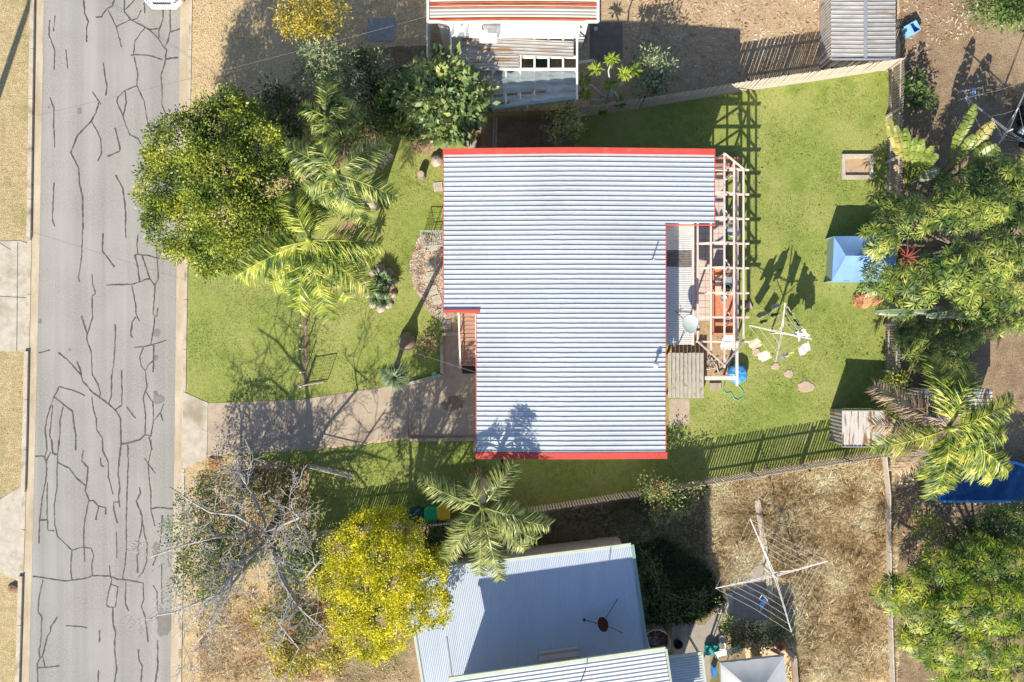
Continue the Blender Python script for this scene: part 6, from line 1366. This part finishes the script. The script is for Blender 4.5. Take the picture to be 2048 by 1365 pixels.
# banana / bird of paradise clumps
def clump(name, label, base, leaves):
    t = thing(name, label, 'plant', base)
    for (x, y, z, w, lift, mt, t0) in leaves:
        O = Vector((base.x + random.uniform(-.12, .12), base.y + random.uniform(-.12, .12), .05)); s, bl = broad_leaf(O, P(x, y, z), w, lift, 5, t0)
        f = s.build('leaf', mt, t); bl.build('blade', mt, f)
    return t
clump('bird_of_paradise', 'fan of banana like leaves with a yellowing edge beside the dark fence', P(1808, 375), [
    (1776, 235, 2.4, .62, .7, L_bany, .38), (1792, 250, 2.6, .5, .7, L_bany, .40), (1812, 255, 2.8, .45, .8, L_ban, .40), (1830, 275, 2.7, .42, .7, L_ban, .42), (1846, 278, 2.6, .5, .7, L_ban, .42), (1866, 292, 2.4, .42, .6, L_ban, .42),
    (1875, 308, 2.2, .45, .6, L_ban, .40), (1880, 340, 1.6, .5, .5, L_banpale, .35), (1850, 400, 1.0, .4, .4, L_banpale, .35), (1790, 330, 1.5, .35, .5, L_palmd, .4), (1826, 420, .9, .35, .4, L_palmd, .4)])
clump('bird_of_paradise', 'banana like plant with long bare stalks at upper right', P(1868, 370), [
    (1953, 208, 2.8, .48, .8, L_ban, .55), (1988, 245, 2.8, .62, .8, L_bany, .55), (1995, 292, 2.7, .95, .8, L_ban, .55), (1970, 325, 2.2, .6, .7, L_ban, .5), (1930, 245, 2.4, .5, .7, L_ban, .5), (1950, 270, 2.4, .55, .7, L_ban, .5), (1860, 450, 1.4, .45, .5, L_banpale, .4), (1835, 440, 1.8, .42, .5, L_banpale, .4)])
clump('banana_plant', 'row of pale grey green banana leaves across the umbrella trees', P(1960, 625), [
    (1748, 624, 2.9, .45, 1.2, L_banpale, .5), (1828, 622, 2.9, .42, 1.1, L_banpale, .45), (1852, 632, 2.9, .45, 1.0, L_banpale, .45), (1898, 628, 3.1, .62, 1.0, L_banpale, .4), (1900, 570, 3.0, .6, 1.0, L_ban, .4), (1990, 632, 3.2, .75, .8, L_ban, .25), (1905, 600, 3.0, .55, 1.0, L_ban, .4), (1970, 575, 3.0, .6, .8, L_ban, .3)])
dl = thing('dead_leaf', 'large reddish brown dead banana leaf on the lawn by the fence', 'leaf', P(1740, 600, 0)); s, bl = broad_leaf(P(1782, 588, .9), P(1708, 604, .18), .85, .28, 8, .12, .3); f = s.build('stalk', L_banbrown, dl); bl.build('blade', L_banbrown, dl)
dl = thing('dead_leaf', 'small brown dead leaf standing above the larger one by the tent', 'leaf', P(1745, 580, 0)); s, bl = broad_leaf(P(1752, 592, .9), P(1738, 572, .3), .55, .2, 6, .1, .3); s.build('stalk', L_banbrown, dl); bl.build('blade', noise_mat('dead_dark', [(.10, .06, .04), (.2, .12, .07)], 5, .9), dl)
# small yellow green bush by shed
tree('shrub', 'small yellow green bush between lawn fence and rusty shed', 'shrub', (1790, 790), [(1790, 768, 1.4, .5, 1, .5), (1785, 800, 1.2, .5, 1, .5), (1800, 760, 1.3, .45, 1, .4)], leaf_mat('leaf_bush', [(.06, .09, .015), (.16, .19, .03), (.34, .34, .06)]), 2.2, .16, .6, .2, 11, .05, inner=.6)
tree('shrub', 'thin leafy sapling on the soil below the trestle table', 'shrub', (1850, 1085), [(1845, 1030, 1.2, .2, 1, .3), (1838, 1055, 1.0, .25, 1, .3), (1870, 1050, 1.0, .25, 1, .3), (1860, 1100, .8, .4, 1, .3)], L_lime, 1.8, .16, .5, .2, 7, .04, inner=.6)
tree('shrub', 'round leafy shrub with red flowers on the bottom fence', 'shrub', (1330, 1000), [(1325, 990, 1.5, .8, .8, .6), (1350, 1010, 1.4, .6, .8, .5), (1300, 975, 1.5, .6, .7, .5), (1385, 985, 1.2, .5, .7, .5), (1320, 1030, 1.2, .5, .6, .4)], leaf_mat('leaf_redshrub', [(.05, .08, .02), (.16, .20, .06), (.32, .35, .13), (.40, .12, .06)]), 1.9, .12, .55, .2, 13, .06, inner=.6)
tree('shrub', 'dark low shrubs beside the big clothesline and above the gazebo', 'shrub', (1515, 1275), [(1490, 1265, .8, .7, .8, .5), (1530, 1270, .9, .8, .8, .5), (1560, 1262, .8, .5, .8, .4), (1470, 1285, .6, .5, .6, .4)], L_dark, 1.9, .11, .5, .2, 13, .05, inner=.6)
tree('shrub', 'dark green bush against the right side of the lower grey roof', 'shrub', (1310, 1190), [(1290, 1130, .8, .6, 1, .5), (1305, 1180, .9, .7, 1, .5), (1320, 1235, .8, .6, .8, .5), (1370, 1210, .6, .7, .8, .4), (1410, 1205, .5, .6, .8, .4), (1275, 1090, .8, .5, 1, .5)], L_dark, 1.5, .12, .5, .22, 12, .05, inner=.6)
tree('shrub', 'small yellow leaved potted shrub left of the dark low shrubs', 'shrub', (1453, 1255), [(1452, 1240, .9, .22, 1, .3), (1453, 1256, .8, .22, 1, .3)], L_lime, 2.5, .1, .6, .14, 10, .03, inner=.6)
# lower left group
tree('green_tree', 'leafy green shrubby tree at the road edge under the bare branches', 'tree', (430, 1090), [
    (385, 1010, 3.0, .8, 1, .8), (370, 1060, 3.4, .9, 1, .9), (400, 1110, 3.8, 1.1, 1, 1.0), (440, 1080, 3.6, 1.0, 1, .9), (390, 1160, 3.4, 1.0, 1, .9), (450, 1150, 3.4, .9, 1, .8), (400, 970, 2.2, .5, 1, .5), (500, 1110, 3.0, .7, 1, .7), (430, 1190, 2.8, .6, 1, .6)],
    L_mid, 1.0, .11, .5, .2, 16, .12, inner=.5, base=P(455, 1070))
tree('shrub', 'scraggly olive shrub with bare twigs below the driveway', 'shrub', (540, 980), [(470, 980, 1.0, .6, .9, .5), (520, 990, 1.2, .6, .9, .5), (570, 960, 1.3, .6, .9, .6), (590, 995, 1.2, .6, .9, .5), (545, 1020, 1.1, .6, .9, .5), (430, 935, .6, .4, .9, .3), (600, 930, 1.3, .4, .9, .4)], leaf_mat('leaf_scrag', [(.08, .08, .02), (.20, .18, .05), (.36, .32, .11)]), 2.0, .12, .4, .22, 13, .05, inner=.6, twigs=4)
tree('shrub', 'dark grey green bush left of the yellow tree', 'shrub', (610, 1120), [(600, 1085, 1.8, .8, .9, .7), (640, 1110, 1.6, .7, .9, .6), (590, 1130, 1.6, .8, .9, .6), (630, 1150, 1.5, .6, .9, .5)], L_mid, 2.6, .14, .45, .25, 12, .07, inner=.6)
tree('shrub', 'olive yellow shrub row under the bare tree at the bottom', 'shrub', (590, 1290), [(530, 1240, 1.0, .5, 1, .4), (560, 1290, 1.2, .6, 1, .5), (600, 1320, 1.2, .6, .9, .5), (660, 1320, 1.4, .6, .9, .5), (640, 1170, 1.8, .5, .9, .5), (690, 1300, 1.4, .4, .9, .4), (570, 1345, 1.0, .4, .8, .3)], leaf_mat('leaf_oliveyellow', [(.12, .12, .02), (.38, .34, .03), (.64, .54, .06)]), 3.6, .12, .45, .2, 16, .05, inner=.5)
tree('shrub', 'greyish shrub mixed into the lower bare branches', 'shrub', (560, 1240), [(590, 1220, 1.4, .6, 1, .5), (620, 1260, 1.4, .6, 1, .5), (560, 1210, 1.2, .5, 1, .4)], L_mid, 1.4, .12, .4, .22, 12, .05, inner=.6, twigs=4)
tree('shrub', 'dark green shrub between yellow tree and the palm by the bins', 'shrub', (870, 1090), [(850, 1065, 1.0, .6, .9, .5), (870, 1100, 1.0, .6, .9, .5), (890, 1070, .9, .5, .9, .5), (905, 1110, .8, .4, .9, .4)], L_dark, 1.7, .14, .5, .24, 12, .05, inner=.6)
# bare tree
bt_ = thing('bare_tree', 'bare grey tree with pale twisted twigs beside the road', 'tree', P(545, 1060)); b = P(545, 1060)
tm = MB(); bm = MB()
def grow(mb, p, d, L, r, depth):
    pts = [p]; q = p.copy(); d = d.normalized(); n = 4
    for i in range(n):
        d = (d + Vector((random.gauss(0, .24), random.gauss(0, .24), random.gauss(.02, .14)))).normalized(); q = q + d * (L / n); q.z = max(q.z, .5); pts.append(q.copy())
    mb.tube(pts, [max(.008, r * (1 - .45 * i / n)) for i in range(n + 1)], 5 if depth > 1 else 4, False)
    if depth > 0:
        for k in range(random.choice((2, 3, 3))):
            i = random.randint(2, n); s = Vector((random.gauss(0, 1), random.gauss(0, 1), random.gauss(.1, .5))).normalized()
            grow(mb, pts[i], d * .9 + s * .75, L * random.uniform(.6, .85), r * .58, depth - 1)
fork = P(540, 1075, 2.0); tm.tube([(b.x, b.y, -.05), b.lerp(fork, .5), fork], [.24, .19, .17], 10); tm.build('trunk', palebark, bt_, True)
main = [[(527, 1093, 3.0), (500, 1115, 3.8), (466, 1130, 4.4), (463, 1165, 4.8), (452, 1200, 5.0), (420, 1255, 5.2), (388, 1292, 5.2)],
        [(550, 1120, 3.0), (562, 1158, 3.6), (590, 1205, 4.2), (612, 1228, 4.4), (650, 1260, 4.6)],
        [(520, 1060, 3.2), (470, 1030, 4.2), (420, 1025, 4.6), (385, 1005, 4.8), (340, 975, 4.8)],
        [(500, 1070, 3.2), (430, 1075, 4.2), (370, 1090, 4.8), (300, 1115, 5.0)],
        [(565, 1050, 3.0), (600, 1035, 3.8), (580, 1020, 4.2), (600, 1060, 4.4)],
        [(480, 1130, 3.8), (430, 1190, 4.4), (350, 1225, 4.8), (310, 1232, 4.8)],
        [(520, 1020, 3.0), (500, 980, 3.4), (480, 950, 3.6), (478, 920, 3.8)],
        [(600, 1170, 3.6), (625, 1140, 4.0), (650, 1110, 4.2)], [(585, 1200, 4.0), (560, 1250, 4.4), (600, 1300, 4.4)], [(455, 1180, 4.8), (410, 1210, 4.9), (370, 1260, 5.0)]]
for br in main:
    pts = [fork] + [P(*p) for p in br]; n = len(pts); rr = [.068 * (1 - .78 * i / (n - 1)) + .010 for i in range(n)]; m2 = MB(); m2.tube(pts, rr, 7); m2.build('branch', noise_mat('bark_silver', [(.30, .28, .26), (.44, .42, .39)], 5, .9) if 'bark_silver' not in bpy.data.materials else bpy.data.materials['bark_silver'], bt_, True)
    for i in range(1, n):
        for k in range(3 if i < n - 1 else 4):
            p = pts[i - 1].lerp(pts[i], random.random()); d = (pts[i] - pts[i - 1]).normalized() * .5 + Vector((random.gauss(0, .7), random.gauss(0, .7), random.gauss(.1, .3)))
            grow(bm, p, d, random.uniform(.5, .95), .018, 3 if random.random() < .6 else 2)
bm.build('twigs', palebark, bt_)
ds = thing('dead_shrub', 'small leafless whitish shrub just below the driveway', 'shrub', P(500, 960)); m2 = MB()
for k in range(6): grow(m2, P(500, 960) + Vector((0, 0, .3)), Vector((random.gauss(-.1, .5), random.gauss(.3, .5), 1)), 1.0, .03, 3)
m2.tube([P(500, 960) - Vector((0, 0, .05)), P(500, 960) + Vector((0, 0, .35))], .05, 6); m2.build('twigs', palebark, ds)
# palms
palm('palm_tree', 'palm with bare curved grey trunk, upper of the two on the front lawn', P(750, 412), P(675, 350, 8.2), [
    (570, 292, 7.0, .8, None), (585, 330, 6.6, .9, None), (772, 285, 7.2, .9, None), (778, 305, 6.2, .9, L_palmg), (795, 396, 7.0, .9, None), (600, 395, 6.6, .9, None), (640, 290, 8.4, .7, None),
    (660, 425, 6.8, .9, None), (700, 440, 6.6, 1.0, None), (738, 462, 6.2, 1.0, None), (640, 420, 6.6, .9, None)], L_palm, None, .17, 84, .60, 1.2, extra=0)
palm('palm_tree', 'palm with bright drooping fronds, lower of the two on the front lawn', P(700, 520), P(622, 483, 7.2), [
    (468, 556, 6.0, 1.0, L_palm2), (500, 520, 6.2, 1.0, L_palm2), (545, 572, 5.6, 1.1, None), (575, 590, 5.6, 1.1, None), (600, 625, 5.4, 1.2, None), (660, 640, 5.4, 1.2, None), (700, 600, 5.6, 1.1, None), (745, 585, 5.6, 1.1, None),
    (750, 520, 6.0, 1.0, None), (762, 488, 6.2, 1.0, None), (720, 545, 5.8, 1.0, None), (588, 392, 7.0, 1.0, L_palm2), (640, 410, 6.6, .9, L_palm2)], L_palm2, None, .18, 84, .72, .6, trunk_mat=roughtrunk, extra=2)
palm('palm_tree', 'dark shaded palm between the thicket shrubs and the front lawn', P(672, 275), P(655, 238, 4.4), [
    (662, 150, 4.0, .7, None), (598, 212, 3.6, .7, None), (735, 222, 3.8, .8, None), (715, 262, 3.2, .7, None), (640, 300, 3.0, .7, None), (665, 305, 2.8, .7, None), (610, 270, 3.0, .6, None), (690, 195, 4.2, .6, None)], L_palm, None, .14, 70, .5, .4, extra=2)
palm('palm_tree', 'palm by the wheelie bins leaning over the lower grey roof', P(968, 960), P(965, 1012, 6.2), [
    (1028, 928, 6.4, .6, None), (836, 958, 5.0, .9, None), (1100, 1052, 5.8, .9, None), (1075, 1080, 5.4, .9, None), (1000, 1160, 5.2, 1.0, None), (960, 1150, 5.2, 1.0, None), (890, 1120, 5.0, 1.0, None),
    (905, 1080, 5.4, .9, None), (1040, 1030, 6.6, .7, None), (930, 960, 6.0, .7, None), (1050, 1100, 5.2, .9, None)], leaf_mat('leaf_palm_silver', [(.07, .10, .03), (.15, .19, .055), (.27, .30, .09), (.42, .42, .16)], .2, .35), None, .16, 84, .58, .4, extra=0)
dsth = thing('dead_frond', 'grey dead palm sheath pointing over the lawn by the lower house corner', 'frond', P(1000, 975, 0))
s_, bl = broad_leaf(P(968, 985, 2.6), P(1022, 952, 3.2), .28, .15, 3, .15, .1); s_.build('stalk', L_palmg, dsth); bl.build('blade', palebark, dsth); MB().tube([P(968, 985, 2.6), P(966, 975, 1.0), P(967, 965, .0)], .03, 6).build('stem', palmbark, dsth)
palm('palm_tree', 'big palm with green and dry brown fronds between the two rusty sheds', P(1775, 834), P(1893, 856, 5.4), [
    (1742, 898, 4.6, .9, None), (1862, 712, 4.6, 1.0, None), (1940, 724, 4.6, 1.0, None), (2028, 800, 4.8, .9, None), (2012, 870, 4.6, .9, None), (2018, 945, 4.2, 1.0, None), (1950, 955, 4.4, .9, None), (1985, 960, 4.2, .9, None), (1862, 998, 4.2, 1.0, None), (1890, 985, 4.2, .9, None),
    (1745, 772, 3.6, 1.0, L_palmd), (1790, 945, 3.2, .9, L_palmd), (1740, 850, 3.2, .9, L_palmd), (1830, 795, 4.6, .6, L_palmg), (1985, 830, 5.0, .8, None), (1905, 745, 5.0, .8, None)], L_palm2, None, .20, 84, .68, .8, extra=3)
# pony tail palm with swollen base and leaning trunk
pn = thing('ponytail_palm', 'ponytail palm with swollen dark base and leaning trunk on the front lawn', 'palm tree', P(815, 681, 0)); q = P(815, 681, 0)
sheet('bed', [(815 + 20 * math.cos(a), 684 + 18 * math.sin(a)) for a in np.linspace(0, 6.0, 16)], .011, darksoil_m, 1)
top_ = P(790, 755, 4.0); pts = [Vector((q.x, q.y, -.05)), Vector((q.x, q.y, .25)), Vector((q.x - .03, q.y - .05, .55)), Vector((q.x - .12, q.y - .22, .95)), q.lerp(top_, .35) + Vector((-.05, .08, .3)), q.lerp(top_, .7) + Vector((-.06, .05, .2)), top_]
MB().tube(pts, [.40, .38, .24, .14, .105, .09, .08], 14).build('trunk', bark_m, pn, True)
def tuft(T, n, L, w, mat, parent, droop=.8):
    a = rng.random(n) * 6.283; e = rng.random(n) * 1.4 - .2; D = np.stack([np.cos(a) * np.cos(e), np.sin(a) * np.cos(e), np.sin(e)], 1); LL = (L * (.7 + .4 * rng.random(n)))[:, None]; C = np.array(T)
    S = unit(np.cross(D, [0, 0, 1.0])) * w; m1 = C + D * LL * .5; e2 = C + D * LL * .9; e2[:, 2] -= (LL * droop * .5)[:, 0]
    V = np.stack([C + S * .4 + 0 * D, C - S * .4 + 0 * D, m1 - S * .5, m1 + S * .5, e2 - S * .06, e2 + S * .06], 1).reshape(-1, 3); b_ = np.arange(n) * 6
    Q = np.concatenate([np.stack([b_, b_ + 1, b_ + 2, b_ + 3], 1), np.stack([b_ + 3, b_ + 2, b_ + 4, b_ + 5], 1)]); return np_mesh('leaf_tuft', V, Q, mat, parent)
tuft(top_, 240, .80, .035, L_pony, pn); sd_ = P(772, 745, 3.6); MB().tube([q.lerp(top_, .8), sd_], .045, 6).build('side_branch', bark_m, pn); tuft(sd_, 90, .42, .03, L_pony, pn)
# spiky plants in the oval bed
i = 0
for (x, y, l) in ((758, 555, 'topmost spiky green plant in the rock edged bed'), (772, 562, 'spiky plant at the right of the rock edged bed'), (750, 575, 'spiky plant at the left of the rock edged bed'), (768, 585, 'spiky plant in the middle of the rock edged bed'), (752, 598, 'spiky plant at the lower left of the rock edged bed'), (770, 602, 'bottom spiky pale plant in the rock edged bed')):
    h = random.uniform(.25, .9); q = P(x, y, 0); t = thing('spiky_plant', l, 'plant', q, 'spiky plants in the front bed'); MB().tube([(q.x, q.y, -.03), (q.x, q.y, h)], .04, 6).build('stem', bark_m, t); tuft(P(x, y, h), 60, .5, .05, L_agave, t, .25)
for (x, y, l) in ((735, 500, 'tall spiky plant under the right fronds of the lower palm'), (728, 540, 'second tall spiky plant under the lower palm')):
    q = P(x, y, 0); t = thing('spiky_plant', l, 'plant', q); MB().tube([(q.x, q.y, -.03), (q.x, q.y, 1.5)], .04, 6).build('stem', bark_m, t); tuft((q.x, q.y, 1.5), 60, .5, .05, L_agave, t, .25)
tree('shrub', 'small brownish shrub beside the swollen base of the ponytail palm', 'shrub', (857, 690), [(857, 684, .7, .3, 1, .4), (850, 695, .5, .3, .8, .3), (865, 692, .6, .25, .9, .3)], leaf_mat('leaf_brownshrub', [(.09, .08, .04), (.22, .17, .09), (.34, .27, .15)]), 2.5, .14, .35, .18, 10, .04, inner=.6)
tree('shrub', 'dry brown tufted shrub at the foot of the broad leaved tree', 'shrub', (855, 285), [(848, 285, .5, .4, 1, .35), (865, 275, .6, .35, 1, .35)], L_palmd, 2.0, .22, .2, .2, 10, .04, inner=.6)
tree('shrub', 'dry spiky clump at the corner of the soil by the mossy fence', 'shrub', (930, 262), [(935, 262, .6, .4, 1, .35), (925, 250, .6, .35, 1, .35)], L_palmd, 1.8, .24, .2, .2, 9, .04, inner=.6)
tree('shrub', 'reddish spiky clump beside the palm at the lower house corner', 'shrub', (945, 965), [(945, 962, .6, .35, 1, .35)], leaf_mat('leaf_reddish', [(.12, .09, .04), (.25, .18, .09), (.34, .24, .14)]), 2.5, .4, .1, .2, 12, .04, inner=.6)
